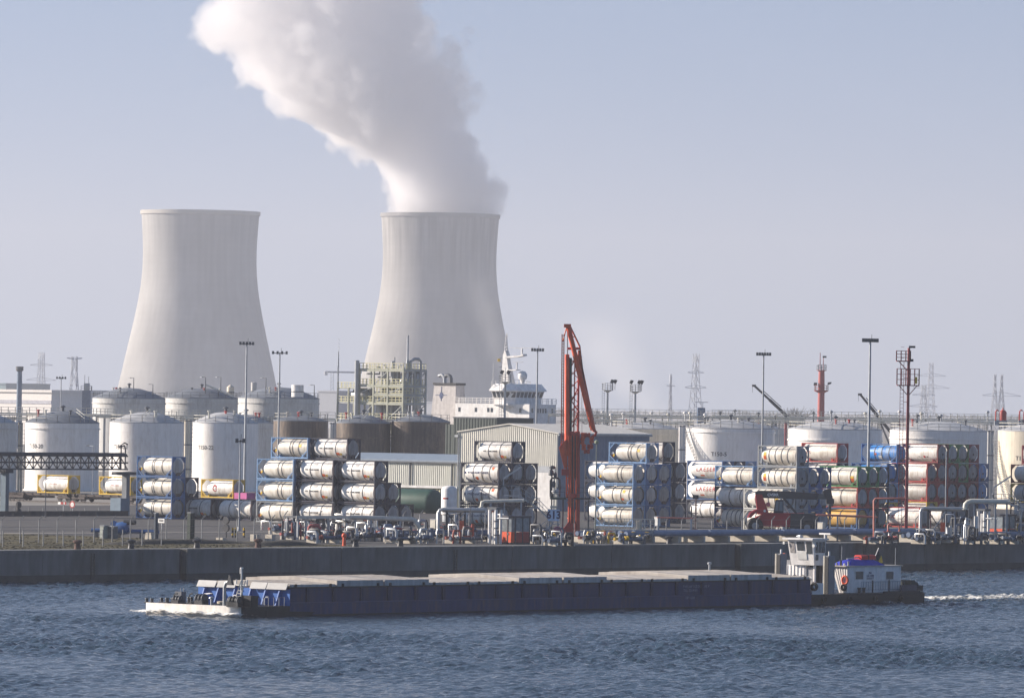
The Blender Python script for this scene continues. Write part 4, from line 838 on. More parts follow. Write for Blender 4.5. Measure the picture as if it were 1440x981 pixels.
c = base(612, 10.1); sl_ = T('lean_to', 'yellowish ribbed lean-to wall under a white beam', 'shed', c); h1 = zat(612, 685, 10.1) - ZQ
O('wall', corr((-13, 0), (4.2, 0), 0, lambda f: h1, .5, .09), mat('straw_cladding', (.60, .56, .38), .6, var=.1), sl_); O('beam', MB().bx(-13, 4.2, -.35, -.12, h1 - .1, h1 + .22), WHITE, sl_)
c = base(697, 8.9); gb = T('green_shed', 'dark green shed behind the left end of the warehouse', 'shed', c); h1 = zat(697, 588.5, 8.9) - ZQ
O('front_wall', corr((-9, 0), (0, 0), 0, lambda f: h1, .6, .05), mat('green_grey_cladding', (.045, .06, .055), .7, var=.1), gb); O('annex_wall', corr((-11, .4), (-9.02, .4), 0, lambda f: zat(640, 596.5, 8.9) - ZQ, .6, .05), mat('green_grey_cladding', (1, 1, 1)), gb); O('roof', MB().bx(-9.1, .1, -.1, 9, h1, h1 + .2), RAILD, gb); O('side_wall', MB().bx(-.1, 0, .06, 9, 0, h1), mat('green_grey_cladding', (1, 1, 1)), gb)
c = base(605, 10.4); gt = T('green_tank', 'dark green lying tank beside the white upright tank', 'tank', c); r = 1.75; zc = zat(605, 706, 10.4) - ZQ
O('barrel', MB().lathe([(.02, -7.5), (r, -6.9), (r, -1.1), (r * .93, -.6), (r * .7, -.22), (r * .35, -.05), (.02, 0)], 32, (0, 1.75, zc), 'x'), GREEN, gt, 40)
for x in (-5.5, -1.6): O('cradle', MB().bx(x - .2, x + .2, .6, 2.9, 0, zc - 1.4), CONC, gt)
c = base(631, 11.1); wt = T('white_silo', 'white upright tank with red print left of the navy stack', 'tank', c, 0); r = 11 / 11.1; zt = zat(631, 682.5, 11.1) - ZQ
O('shell', MB().lathe([(r, .9), (r, zt - .45), (r * .8, zt - .15), (r * .4, zt - .02), (.02, zt)], 32), WHITE, wt, 40); O('skirt', MB().lathe([(r * .85, 0), (r * .85, .9)], 24), GALV, wt)
O('red_band', MB().lathe([(r + .012, zt - 1.7), (r + .012, zt - 1.5)], 10, a0=-pi / 2 - .95, a1=-pi / 2 - .1), INKR, wt)
O('pink_load', MB().bx(-1.0, 1.3, -.9, .9, 0, .85), mat('pink_tarpaulin', (.55, .12, .32), .7), None); o = bpy.data.objects['pink_load']
c = rail_pt(350); o.location = (c.x - XD.x, c.y - XD.y + 1.0, RAILZ + 1.09); o.rotation_euler = (0, 0, ROT); tag(o, 'bright pink covered load on the wagon beside the light mast', 'covered load')

# ------------------------------------------------------------ hazy distance: pylons, chimney, halls, far woods
def pylon(px, D, ytop, arms, w0_, w1_, label, rz=.5, ybase=None, group='power line pylons in the haze', m=None):
    m = mat('pylon_steel', (.42, .45, .50), .5, metal=.2)
    s = F / D; c = base(px, s); H = zat(px, ytop, s) - ZQ; t = T('pylon', label, 'pylon', c, rz, group); mb = MB(); n = max(5, int(H / 5)); b_ = .28 if D > 3500 else .2
    for i in range(n):
        for k, (sx, sy) in enumerate(((1, 1), (-1, 1), (-1, -1), (1, -1))):
            f0, f1 = i / n, (i + 1) / n; a0, a1 = w0_ + (w1_ - w0_) * min(1, f0 * 1.25), w0_ + (w1_ - w0_) * min(1, f1 * 1.25)
            nx_, ny_ = ((1, 1), (-1, 1), (-1, -1), (1, -1))[(k + 1) % 4]
            p, q = (sx * a0, sy * a0, H * f0), (sx * a1, sy * a1, H * f1); mb.bar(p, q, b_ * 1.5); mb.bar(p, (nx_ * a1, ny_ * a1, H * f1), b_ * .8); mb.bar((nx_ * a0, ny_ * a0, H * f0), q, b_ * .8)
    O('lattice_body', mb, m, t)
    for y, half in arms:
        z = zat(px, y, s) - ZQ; ar = MB()
        for sg in (-1, 1):
            ar.bar((0, -w1_, z), (sg * half, 0, z + .4), b_); ar.bar((0, w1_, z), (sg * half, 0, z + .4), b_); ar.bar((0, 0, z + half * .22), (sg * half, 0, z + .5), b_)
            for q in (.33, .66): ar.bar((sg * half * q, 0, z), (sg * half * q, 0, z + half * .2 * (1 - q)), b_ * .7)
        O('cross_arm', ar, m, t)
    return t
pylon(57, 5000, 495, ((514, 9), (535, 12)), 3.2, 1.6, 'broad armed pylon right of the dark chimney'); pylon(103, 2600, 501, ((505, 3),), 2.6, .9, 'slim lattice mast left of the left cooling tower', .3)
pylon(977, 3300, 497, ((525, 6.5), (546, 8.5)), 3.0, 1.0, 'tall pylon behind tank T150-5', .9); pylon(1308, 5400, 510, ((529, 12), (546, 15)), 3.6, 1.4, 'pylon with wide arms right of the red mast', .2)
pylon(1298, 4600, 541, ((556, 8), (572, 10)), 3.0, 1.2, 'shorter pylon close beside the wide armed one', .25)
pylon(1398, 4800, 526, (), 3.0, .6, 'left leg of the twin pylon near the right edge', .2); pylon(1407.5, 4800, 526, ((557, 14),), 3.0, .6, 'right leg of the twin pylon with the shared arm', .2)
pylon(942, 4200, 526, ((543, 3),), 1.0, .4, 'thin dark mast left of the tall pylon', .4)
def chimney(px, s, ytop, w, label):
    c = base(px, s); h = zat(px, ytop, s) - ZQ; r = w / 2 / s; t = T('chimney', label, 'chimney', c, 0); cm = mat('chimney_blue_grey', (.12, .17, .24), .6, var=.1)
    O('shaft', MB().lathe([(r * 1.1, 0), (r, h - 1.2)], 24, cap=True), cm, t, 40); O('cap', MB().lathe([(r, h - 1.4), (r * 1.5, h - 1.1), (r * 1.5, h), (r * .8, h)], 24), RAILD, t, 40)
    for q in (.55, .8): O('hoop', MB().lathe([(r, h * q), (r * 1.08, h * q), (r * 1.08, h * q + .4), (r, h * q + .4)], 24), cm, t)
chimney(25.8, 5.0, 515, 7.2, 'dark blue grey chimney above the leftmost tanks')
def hall(pl, pr, D, ytop, m, label, name='industrial_hall', stripes=(), roofm=None, depth=40):
    s = F / D; c = base(pl, s); L = (pr - pl) / s; h = zat((pl + pr) / 2, ytop, s) - ZQ; L /= .766; t = T(name, label, 'hall', c, ROT, 'pale halls in the hazy distance')
    O('wall', MB().bx(0, L, 0, depth, 0, h), m, t); O('roof', MB().bx(-.5, L + .5, -.5, depth, h, h + .8), roofm or m, t)
    for ya, yb in stripes: O('wall_band', MB().bx(0, L, -.15, -.02, zat(pl, yb, s) - ZQ, zat(pl, ya, s) - ZQ), mat('hall_band', (.42, .42, .46), .6), t)
HW = mat('hall_white', (.78, .74, .70), .6, var=.05); HG = mat('hall_grey', (.30, .32, .36), .7, var=.1); HT = mat('hall_teal', (.16, .24, .27), .7)
hall(-40, 78, 2100, 551, HW, 'long white hall with grey band behind the left tanks', stripes=((561, 566),)); hall(78.5, 113, 2600, 551, HG, 'low grey hall right of the white hall')
hall(-30, 10, 4300, 540, HT, 'hazy teal roofed block at the left edge'); hall(447, 474, 3600, 551, HG, 'hazy grey hall left of the process plant'); hall(560, 640, 4800, 566, HG, 'hazy low hall below the steaming tower')
hall(1006, 1040, 4600, 585, HG, 'faint low hall right of tank T150-5')
c = base(986, 5.5); t = T('ship_funnel', 'dark blue ship superstructure with white radar bar by the tall pylon', 'ship', c, 0); h = zat(986, 573, 5.5) - ZQ
O('superstructure', MB().prism([(-1.2, 0), (1.4, 0), (.8, h), (-1.1, h)], 0, 4), mat('ship_blue', (.06, .12, .22), .5), t); O('radar_bar', MB().bx(-1.8, 1.5, 1, 1.2, h + 1.3, h + 1.5), WHITE, t); O('radar_post', MB().bx(.1, .3, 1, 1.2, h, h + 1.3), WHITE, t)
c = base(119, 5.5); t = T('silo_tower', 'blue grey silo tower with ladders behind the left tanks', 'silo', c, 0); h = zat(119, 549, 5.5) - ZQ
O('tower', MB().bx(-.9, 1.2, 0, 3, 0, h), PIPEB, t); O('head', MB().bx(-.5, .9, .5, 2.5, h, h + 1.9), GALV, t); O('guard_rail', MB().rail([(-1.2, 0, h), (1.4, 0, h), (1.4, 3, h)], 1.2, .06, 1), GALV, t); O('vent', MB().tube((-.4, 1.5, h + 1.9), (-.4, 1.5, h + 4), .09), GALV, t); O('vent', MB().tube((.6, 1.5, h + 1.9), (.6, 1.5, h + 3.6), .09), GALV, t)
# tower crane far off, left of the plant
c = base(466, 2.6); t = T('tower_crane', 'faint tower crane left of the process plant', 'crane', c, .1); h = zat(466, 524, 2.6) - ZQ; mb = MB()
for sx in (-.7, .7):
    mb.bar((sx, 0, 0), (sx, 0, h), .22)
for k in range(int(h / 2)): mb.bar((-.7, 0, 2 * k), (.7, 0, 2 * k + 1.8), .15)
O('tower', mb, GALV, t); O('jib', MB().bx(-3, 16, -.4, .4, h, h + .9), GALV, t); O('counterweight', MB().bx(-4.2, -2.6, -.6, .6, h - 1.4, h + .9), WHITE, t)
# far wood: many small leafless crowns as one mass
wood = MB(); rw = random.Random(9)
for k in range(420):
    px = rw.uniform(-60, 1500); D = rw.uniform(8800, 10500); c = base(px, F / D); hh = rw.uniform(2.5, 5.5) * (1 + .3 * sin(px * .02))
    for j in range(6): a = Vector((c.x + rw.gauss(0, 4), c.y + rw.gauss(0, 4), ZQ + hh * rw.uniform(.3, .95))); q = rw.uniform(2, 4); wood.add([a + Vector((rw.uniform(-q, q), rw.uniform(-q, q), rw.uniform(-q, q))) for _ in range(4)], [(0, 1, 2), (0, 2, 3), (0, 3, 1), (1, 3, 2)])
tag(O('distant_wood', wood, mat('far_trees', (.06, .065, .05), .9, var=.3)), 'far hazy strip of winter trees on the horizon', 'wood', None, 'stuff')
def bare_tree(px, s, ytop, label):
    c = base(px, s); H = zat(px, ytop, s) - ZQ; t = T('bare_tree', label, 'tree', c, 0); R = random.Random(int(px)); BK = mat('bark', (.09, .075, .065), .9); tr_ = MB(); cr = MB(); tr_.tube((0, 0, 0), (0, 0, H * .45), .32, .22)
    def grow(p, d, L, r, n):
        q = p + d * L; cr.tube(p, q, r, r * .7, 5)
        if n: 
            for k in range(3): grow(q if k else p.lerp(q, .7), (d + Vector((R.gauss(0, .45), R.gauss(0, .45), R.uniform(-.05, .35)))).normalized(), L * R.uniform(.62, .85), r * .62, n - 1)
    for k in range(4): grow(Vector((0, 0, H * (.3 + .04 * k))), Vector((R.gauss(0, .4), R.gauss(0, .4), 1)).normalized(), H * .2, .2, 4)
    O('trunk', tr_, BK, t); O('crown', cr, BK, t)
bare_tree(1117, 4.6, 566, 'bare winter tree above the tanks by the crane boom'); bare_tree(846, 4.4, 573, 'bare winter tree behind the orange arm'); bare_tree(829, 4.2, 574, 'low bare tree right of the orange arm mast')
# ------------------------------------------------------------ light masts and towers
DK = mat('floodlight_dark', (.03, .033, .04), .5)
def lq(px, y, px0, y0, s): return (px - px0 - KR * (y0 - y)) / s, (y0 - y) / s      # picture offsets -> metres beside and above a foot
def light_mast(px, s, ytop, label, lamps=5, w=1.7, r=.16, step=False):
    z = zat(px, ytop, s) - ZQ; c = base(px - KR * z * s, s); t = T('light_mast', label, 'light mast', c, 0, 'tall light masts of the terminal')
    O('pole', MB().tube((0, 0, 0), (0, 0, z), r, r * .55, 12), GALV, t, 40); O('foot', MB().lathe([(r * 2.4, 0), (r * 2.4, .06), (r * 1.3, .5)], 10), GALV, t)
    O('crossbar', MB().bx(-w / 2, w / 2, -.06, .06, z, z + .12), DK, t); O('crossbar', MB().bx(-.05, .05, -w * .3, w * .3, z + .1, z + .2), DK, t)
    for k in range(lamps):
        x = -w / 2 + w * k / max(1, lamps - 1); l = O('floodlight', MB().prism([(-.2, 0), (.22, .08), (.16, .5), (-.2, .42)], x - .17, x + .17, 'x'), DK, t); O('lens', MB().bx(x - .13, x + .13, -.23, -.205, .06, .38), GLASSD, l); l.location.z = z - .1
    O('spike', MB().tube((w * .1, 0, z), (w * .1, 0, z + .9), .03), DK, t)
    if step:
        for k in range(int(z / .5)): pass
    return t
light_mast(347, 9.4, 484, 'tall light mast in front of tank T150-22', 5, 1.9, .22); light_mast(393.5, 8.7, 497, 'tall light mast by the left brown clad tank', 4, 2.2, .2); light_mast(756, 8.9, 493, 'tall light mast in front of the ship bridge', 5, 1.7, .2)
light_mast(1074, 9.0, 499, 'tall light mast in front of the dark crane boom', 6, 2.0, .2); light_mast(1224, 10.95, 480, 'tallest light mast, over the bright blue container', 6, 1.8, .22); light_mast(86, 6.6, 532, 'small light mast before the long white hall', 4, 1.8, .16)
light_mast(338, 12.3, 621, 'lower slim light mast among the yellow black posts', 2, .8, .12)
def plain_pole(px, s, ytop, label, r=.07, head=None, m=GALV):
    z = zat(px, ytop, s) - ZQ; c = base(px - KR * z * s, s); t = T('pole', label, 'pole', c, ROT); O('shaft', MB().tube((0, 0, 0), (0, 0, z), r, r * .8, 8), m, t, 40); O('foot', MB().lathe([(r * 2.5, 0), (r * 2.5, .08), (r, .2)], 8), m, t)
    if head == 'arm': O('arm', MB().bar((0, 0, z), (-1.0, 0, z + .05), .07), m, t); O('lamp', MB().bx(-1.4, -.9, -.1, .1, z, z + .12), DK, t)
    if head == 'globe': O('lamp', MB().lathe([(.02, z - .05), (.25, z + .1), (.25, z + .35), (.02, z + .5)], 10), mat('lamp_greenish', (.28, .33, .22), .5), t)
plain_pole(65, 11.3, 648, 'thin dark pole before tank T150-20', .06, None, RAILD); plain_pole(131, 9.2, 627, 'thin pole with short lamp arm on tank T150-20', .06, 'arm'); plain_pole(839, 11.9, 624, 'thin greenish pole beside the orange arm', .07, 'globe', mat('pole_green_grey', (.2, .23, .2), .6))
plain_pole(1331, 11.3, 634, 'slim pale pole before the maroon container ends', .08)
def lamp_tower(px, s, yplat, ytop, label, lamps):
    z = zat(px, yplat, s) - ZQ; c = base(px - KR * z * s, s); t = T('lamp_tower', label, 'lamp tower', c, 0, 'floodlight towers with round cages')
    O('shaft', MB().tube((0, 0, 0), (0, 0, z), .26, .18, 10), GALV, t, 40); r = .95
    O('platform', MB().lathe([(.1, z - .45), (r * .7, z - .1), (r, z - .02), (r, z + .06), (.05, z + .06)], 16), GALV, t)
    O('cage_rail', MB().rail([(r * cos(k * pi / 6), r * sin(k * pi / 6), z) for k in range(12)], 1.25, .035, 2, (1, .66, .33), True), GALV, t)
    lad = MB()
    for x in (-.55, -.95): lad.bar((x, 0, 0), (x, 0, z), .06)
    for k in range(int(z / .45)): lad.bar((-.95, 0, k * .45), (-.55, 0, k * .45), .05)
    for k in range(int(z / 3)): lad.bar((-.55, 0, k * 3 + 1), (0, 0, k * 3 + 1), .06)
    O('ladder', lad, GALV, t); zt = zat(px, ytop, s) - ZQ
    for x in lamps:
        l = O('floodlight', MB().prism([(x - .35, zt - .55), (x + .1, zt - .85), (x + .45, zt - .15), (x - .1, zt)], -.3, .3), DK, t); O('bracket', MB().bar((x, 0, z + .1), (x, 0, zt - .5), .08), DK, l)
lamp_tower(854.5, 7.9, 548.5, 533, 'lamp tower with one lamp pair, left of the two', (.75, 1.3)); lamp_tower(893.5, 7.9, 550.5, 534, 'lamp tower with two raised lamps, right of the two', (-.75, .65, 1.1)); lamp_tower(710.5, 8.3, 537, 520, 'lamp tower standing before the ship mast', (-.6, .5))

# red towers
RT = mat('tower_faded_red', (.38, .105, .10), .6, streak=.2, var=.1)
c = base(1154.5 - 1.5, 6.5); t = T('radar_tower', 'thick faded red tower with platform and aerials behind the tanks', 'radar tower', c, 0); zt, zp = zat(1155, 521, 6.5) - ZQ, zat(1155, 549, 6.5) - ZQ
O('shaft', MB().lathe([(.85, 0), (.72, zp), (.64, zt)], 20, cap=True), RT, t, 40)
f = O('platform', MB().lathe([(.7, zp - .5), (1.5, zp - .1), (1.6, zp + .1), (.6, zp + .1)], 16), RT, t); O('guard_rail', MB().rail([(1.5 * cos(k * pi / 5), 1.5 * sin(k * pi / 5), zp) for k in range(10)], 1.1, .05, 2, (1, .5), True), RT, f)
f = O('platform', MB().lathe([(.6, zt - .1), (1.05, zt), (1.05, zt + .12), (.2, zt + .12)], 14), RT, t); O('guard_rail', MB().rail([(1.0 * cos(k * pi / 4), 1.0 * sin(k * pi / 4), zt) for k in range(8)], 1.3, .05, 2, (1, .5), True), GALV, f)
for x, h in ((-.35, 3.9), (.35, 2.9)): O('aerial', MB().tube((x, 0, zt), (x, 0, zt + h), .11, .07), RT, t)
O('camera', MB().bx(.2, 1.0, -.2, .2, zt + 2.8, zt + 3.2), DK, t); O('floodlight', MB().prism([(1.3, zp + 1.2), (2.1, zp + 1.5), (2.2, zp + 1.9), (1.4, zp + 1.8)], -.3, .3), DK, t); O('floodlight', MB().prism([(-1.7, zp + 1.1), (-1.0, zp + 1.1), (-.9, zp + 1.7), (-1.6, zp + 1.7)], -.3, .3), DK, t)
for h in (.5, .75): O('hoop', MB().lathe([(.74, zp * h), (.84, zp * h), (.84, zp * h + .15), (.74, zp * h + .15)], 20), RT, t)
MR = mat('mast_maroon_red', (.27, .045, .05), .55, var=.2, dirt=(.12, .05, .04), dirtamt=.5)
s = 11.95; c = base(1274, s); y0 = yh(1274) + 15.25 * s; t = T('signal_mast', 'tall maroon tubular mast with two railed platforms by the quay edge', 'mast', c, 0)
zt = lq(1282, 489, 1274, y0, s)[1]; O('plinth', MB().bx(-1.1, .9, -.8, .8, 0, .55), CONCL, t); O('shaft', MB().tube((0, 0, .55), (0, 0, zt), .2, .16, 12), MR, t, 40)
O('base_flange', MB().lathe([(.5, .5), (.5, .62), (.2, .9)], 12), MR, t)
for yf, x0, x1 in ((507, -1.45, .2), (541, -1.35, 1.25)):
    z = lq(1278, yf, 1274, y0, s)[1]; f = O('platform', MB().bx(x0, x1, -.6, .6, z - .12, z), MR, t); O('guard_rail', MB().rail([(x1, -.6, z), (x0, -.6, z), (x0, .6, z), (x1, .6, z), (x1, -.6, z)], 1.9 if yf > 520 else 1.15, .03, .55, (1, .66, .33)), MR, f)
    O('strut', MB().bar((x0 * .8, 0, z - .1), (0, 0, z - 1.3), .09), MR, f); O('strut', MB().bar((x1 * .8, 0, z - .1), (0, 0, z - 1.3), .09), MR, f)
lad = MB()
for x in (-.95, -.55): lad.bar((x, 0, .5), (x, 0, zt - 1.5), .055)
for k in range(int(zt / .42)): lad.bar((-.95, 0, .6 + k * .42), (-.55, 0, .6 + k * .42), .04)
for k in range(7): lad.bar((-.55, 0, 2 + k * 2.8), (0, 0, 2 + k * 2.8), .06)
O('ladder', lad, MR, t); O('camera', MB().bx(0, .75, -.12, .12, zt, zt + .25), DK, t); O('lamp', MB().bx(.2, .55, -.12, .12, zt - 1.6, zt - 1.3), DK, t); O('sign_plate', MB().bx(.75, 1.0, -.68, -.62, zt - 4.2, zt - 3.4), PY, t)
for px, lab in ((1408.5, 'squat red vessel on the right tank tops'), (1442, 'red vessel at the extreme right edge above the tanks')):
    c = base(px, 8.4); z = zat(px, 591, 8.4); c.z = z; t = T('red_vessel', lab, 'vessel', c, 0); O('drum', MB().lathe([(.6, 0), (.6, 1.4), (.35, 1.75), (.12, 1.8), (.1, 2.2)], 14, cap=True), REDP, t, 40); O('pipe', MB().path([(-1.2, 0, 0), (-1.2, 0, 1.5), (-1.0, 0, 1.75), (-.7, 0, 1.6)], .12), REDP, t); O('stand', MB().bx(-1.4, .7, -.6, .6, -.8, 0), GALV, t)
# mobile cranes whose dark booms show above the tanks
def crane(pf, yf, pt_, yt, s, label):
    c = base(pf, s); y0 = yh(pf) + 15.25 * s; t = T('mobile_crane', label, 'mobile crane', c, 0); x0, z0_ = lq(pf, yf, pf, y0, s); x1, z1_ = lq(pt_, yt, pf, y0, s)
    a, b = Vector((x0, 0, z0_)), Vector((x1, 0, z1_)); d = (b - a).normalized(); n = Vector((0, 1, 0)).cross(d)
    if n.z < 0: n = -n
    root = a - d * 8
    O('boom', MB().bar(root, a.lerp(b, .55), .55, .62), DK, t); O('boom_tip', MB().bar(a.lerp(b, .5), b, .4, .45), DK, t); O('jib', MB().bar(a.lerp(b, .25) + n * .55, b.lerp(a, .2) + n * .5, .16), DK, t); O('lift_cylinder', MB().tube(root + Vector((-1, 0, -4)), a.lerp(b, .1), .2), RAILD, t)
    O('head', MB().bx(b.x - .5, b.x + .3, -.25, .25, b.z - .2, b.z + .25), DK, t); O('hook', MB().bar(b + Vector((-.4, 0, 0)), b + Vector((-.4, 0, -1.4)), .06), DK, t)
    O('carrier', MB().bx(root.x - 5, root.x + 4, -1.3, 1.3, .8, 2.0), YELP, t); O('cab', MB().bx(root.x + 2, root.x + 4, -1.2, -.1, 2, 3.4), YELP, t); O('turntable', MB().bx(root.x - 1.4, root.x + 1.2, -1, 1, 2, max(2.5, root.z + .3)), DK, t)
    for x in (-3.8, -2, 2.6): O('axle', MB().tube((root.x + x, -1.3, .6), (root.x + x, 1.3, .6), .6, n=14), BLACK, t)
crane(1108, 586, 1061, 543, 6.8, 'dark crane boom rising left, beside the tall centre right mast'); crane(1237, 588, 1210, 555, 6.8, 'dark shorter crane boom behind the tallest light mast')

# ------------------------------------------------------------ left pipe gantry, fences, signals
GS = mat('gantry_steel', (.035, .042, .055), .6, var=.2); GP = mat('gantry_post_blue_grey', (.10, .15, .19), .6, var=.15)
s = 11.2; c = base(6, s); y0 = yh(6) + 15.25 * s; t = T('pipe_gantry', 'dark lattice pipe gantry on posts at the left edge', 'gantry', c, math.atan2(YD.y, YD.x) - pi / 2 + pi / 2)
zb, zt = (y0 - 659) / s, (y0 - 640) / s; L = (165 - 6) / s / .655; L0 = -6
for z in (zb, (zb + zt) / 2, zt):
    for y in (-.7, .7): O('chord', MB().bx(L0, L, y - .09, y + .09, z - .09, z + .09), GS, t)
O('pipe', MB().tube((L0, 0, zt + .22), (L, 0, zt + .22), .22, n=10), GS, t, 40); O('pipe', MB().tube((L0, -.5, zt + .16), (L, -.5, zt + .16), .14, n=10), GS, t, 40)
n = 15
for k in range(-3, n):
    a, b = L * k / n, L * (k + 1) / n
    for y in (-.7, .7): O('diagonal', MB().bar((a, y, zb if k % 2 else zt), (b, y, zt if k % 2 else zb), .1), GS, t); O('upright', MB().bx(a - .06, a + .06, y - .06, y + .06, zb, zt), GS, t)
O('post', MB().bx(-.3, .3, -.45, .45, 0, zb), GP, t); O('post_head', MB().bx(-.7, .7, -.8, .8, zb - .5, zb), GS, t)
x = L + .5; O('end_post', MB().bx(x - .33, x + .33, -.4, .4, 0, (y0 - 667) / s), mat('end_post_grey', (.16, .175, .19), .6), t); O('cap_plate', MB().bx(x - 2.1, x + 1.6, -.6, .6, (y0 - 667) / s, (y0 - 662.5) / s), GS, t); O('post_foot', MB().bx(x - 1.9, x - .2, -.9, .9, 0, (y0 - 700) / s), mat('foot_blue_grey', (.14, .20, .26), .6, var=.15), t)
O('signal_lamp', MB().path([(x - 1, 0, zb), (x - 1, 0, zt + 1.4), (x - .4, 0, zt + 1.7), (x + .2, 0, zt + 1.5)], .09), GS, t); O('signal_lamp', MB().path([(x - .2, 0, zb), (x - .2, 0, zt + 1.1), (x - .5, 0, zt + 1.3), (x - 1.6, 0, zt + 1.2)], .09), GS, t)
def fence(px0, px1, s0, at, label, gap, h=2.6, tall=True, wires=4, start=None):
    c = base(at, s0); fr = Fr(Vector((c.x, c.y, 0))); ya, yb = fr.fx(px0, yh(px0) + 15.25 * s0, 0)[0], fr.fx(px1, yh(px1) + 15.25 * s0, 0)[0]
    t = T('fence', label, 'fence', c, ROT); n = int((yb - ya) / gap); FP = mat('fence_post', (.20, .21, .22), .6, var=.2); pm = MB()
    pm.bx(-.045, .045, -.045, .045, 0, h - .45)
    if tall: pm.bar((0, 0, h - .47), (.38, .1, h), .08)
    me = pm.mesh('post', FP)
    for k in range(n + 1): o = O('post', me, None, t); o.location = (0, ya + gap * k, 0)
    for k in range(wires): z = .15 + (h - .6) * k / max(1, wires - 1); O('wire', MB().bx(-.012, .012, ya, ya + gap * n, z, z + .022), FP, t)
    return t
fence(-25, 395, 13.6, 100, 'wire fence with bent tops on the grass verge at left', 2.75, 2.8); fence(-25, 230, 14.05, 40, 'lower wire fence close to the quay edge at left', 2.9, 2.1, False); fence(400, 700, 12.4, 500, 'wire fence behind the left pipe manifold', 2.9, 2.7); fence(915, 1330, 12.15, 1050, 'wire fence with bent tops before the reach stacker', 2.8, 2.5)
s = 10.7; fence(-20, 170, 11.0, 60, 'low dark rail fence before the wagons', 2.6, 1.25, False, 2)
def post_sign(px, s, ytop, label, build, h=None):
    c = base(px, s); y0 = yh(px) + 15.25 * s; z = (y0 - ytop) / s; t = T('sign', label, 'sign', c, ROT); O('post', MB().bx(-.04, .04, -.04, .04, 0, z), GALV, t); build(t, z)
def b_round(t, z): O('disc', MB().tube((0, -.08, z), (0, -.05, z), .46, n=20), REDP, t); O('face', MB().tube((0, -.10, z), (0, -.085, z), .30, n=18), PW, t)
post_sign(102, 11.0, 709, 'round white traffic sign with red ring beside the track', b_round)
post_sign(227, 13.4, 730, 'small white notice board on the fence by the gate', lambda t, z: (O('board', MB().bx(-.45, .45, -.09, -.045, z - .35, z + .1), PW, t), O('print', MB().bx(-.3, .3, -.1, -.092, z - .19, z - .05), INK, t)))
def b_bar(t, z): O('bar', MB().bx(-.9, .6, -.1, -.05, z - .25, z + .05), PW, t); O('stripe', MB().bx(-.4, .1, -.12, -.101, z - .25, z + .05), REDP, t); O('stripe', MB().bx(.3, .6, -.12, -.101, z - .25, z + .05), REDP, t)
post_sign(89, 11.0, 706, 'red and white barred board left of the round sign', b_bar)
def rail_signal(px, s, yt, label):
    c = base(px, s); y0 = yh(px) + 15.25 * s; z = (y0 - yt) / s; t = T('rail_signal', label, 'rail signal', c, ROT); O('post', MB().tube((0, 0, 0), (0, 0, z - .3), .06), DK, t)
    for k in range(2): O('signal_head', MB().tube((0, -.12, z - .3 - .85 * k), (0, .1, z - .3 - .85 * k), .42, n=14), DK, t)
rail_signal(318, 12.9, 727, 'black double disc rail signal facing away near the slim mast'); rail_signal(26, 11.2, 706, 'black rail signal near the left gantry post')
def box_thing(name, label, cat, px, s, w, h, d, m, z0_=0, extra=None):
    c = base(px, s); t = T(name, label, cat, c, ROT); O('body', MB().bx(-w, 0, 0, d, z0_, z0_ + h), m, t); O('lid', MB().bx(-w - .03, .03, -.03, d + .03, z0_ + h, z0_ + h + .06), GALV, t)
    O('plinth', MB().bx(-w - .05, .05, .0, d, 0, max(.05, z0_)), CONC, t) if z0_ <= .2 else O('leg', MB().bx(-w * .6, -w * .4, d * .4, d * .6, 0, z0_), GALV, t)
    O('door', MB().bx(-w + .06, -.06, -.025, -.002, z0_ + .08, z0_ + h - .08), m, t); return t
PALEG = mat('cabinet_pale', (.52, .49, .42), .6); DKB = mat('cabinet_dark_blue', (.05, .07, .10), .6)
box_thing('cabinet', 'pale grey green switch cabinet by the left fence', 'cabinet', 146, 13.2, .6, 1.35, .6, mat('cabinet_grey_green', (.30, .33, .30), .6)); box_thing('cabinet', 'dark grey switch cabinet right of the pale one', 'cabinet', 160, 13.2, 1.1, 1.3, .6, mat('cabinet_grey', (.13, .14, .15), .6))
box_thing('meter_box', 'cream meter box on a leg left of the braced frame', 'box', 612.5, 12.6, .85, 1.0, .5, PALEG, 1.0); box_thing('meter_box', 'cream box on a leg in front of the ochre tank', 'box', 1157, 12.3, .8, 1.05, .5, PALEG, 1.0); box_thing('junction_box', 'red and white box by the platform steps', 'box', 925, 12.6, .55, 1.0, .4, PW, 1.7)
box_thing('gate_pier', 'dark green gate pier right of the small notice board', 'gate pier', 268, 13.2, .55, 2.9, .6, mat('pier_dark_green', (.016, .03, .026), .6)); box_thing('gate_pier', 'dark slim gate pier left of the small notice board', 'gate pier', 219, 13.3, .3, 2.9, .4, DKB)
for px, lab in ((213, 'pale concrete wedge block on the verge at left'), (277, 'flat pale slab left of the double disc signal'), (313, 'flat pale slab under the double disc signal'), (361, 'square pale concrete block right of the striped posts'), (382, 'square pale concrete block left of the canopy post')):
    c = base(px, 13.2); t = T('concrete_block', lab, 'concrete block', c, ROT); hh = .3 if 'flat' in lab else .72; O('block', MB().prism([(-1.0, 0), (0, 0), (-.1, hh), (-.85, hh)] if 'wedge' in lab else [(-.95, 0), (0, 0), (0, hh), (-.95, hh)], 0, .6), CONCL, t)
    for x in (-.75, -.25): O('lifting_eye', MB().tube((x, .3, hh), (x, .3, hh + .06), .05), RAILD, t)
for i, (px, lab) in enumerate(((327, 'yellow black striped guard post, leftmost of three'), (331.5, 'yellow black striped guard post by the slim mast foot'), (343, 'yellow black striped guard post, rightmost of three'))):
    c = base(px, 12.9); t = T('guard_post', lab, 'guard post', c, ROT); m_ = MB()
    for k in range(4): O('stripe', MB().tube((0, 0, k * .27), (0, 0, k * .27 + .27), .11, n=10), YELP if k % 2 else BLACK, t)
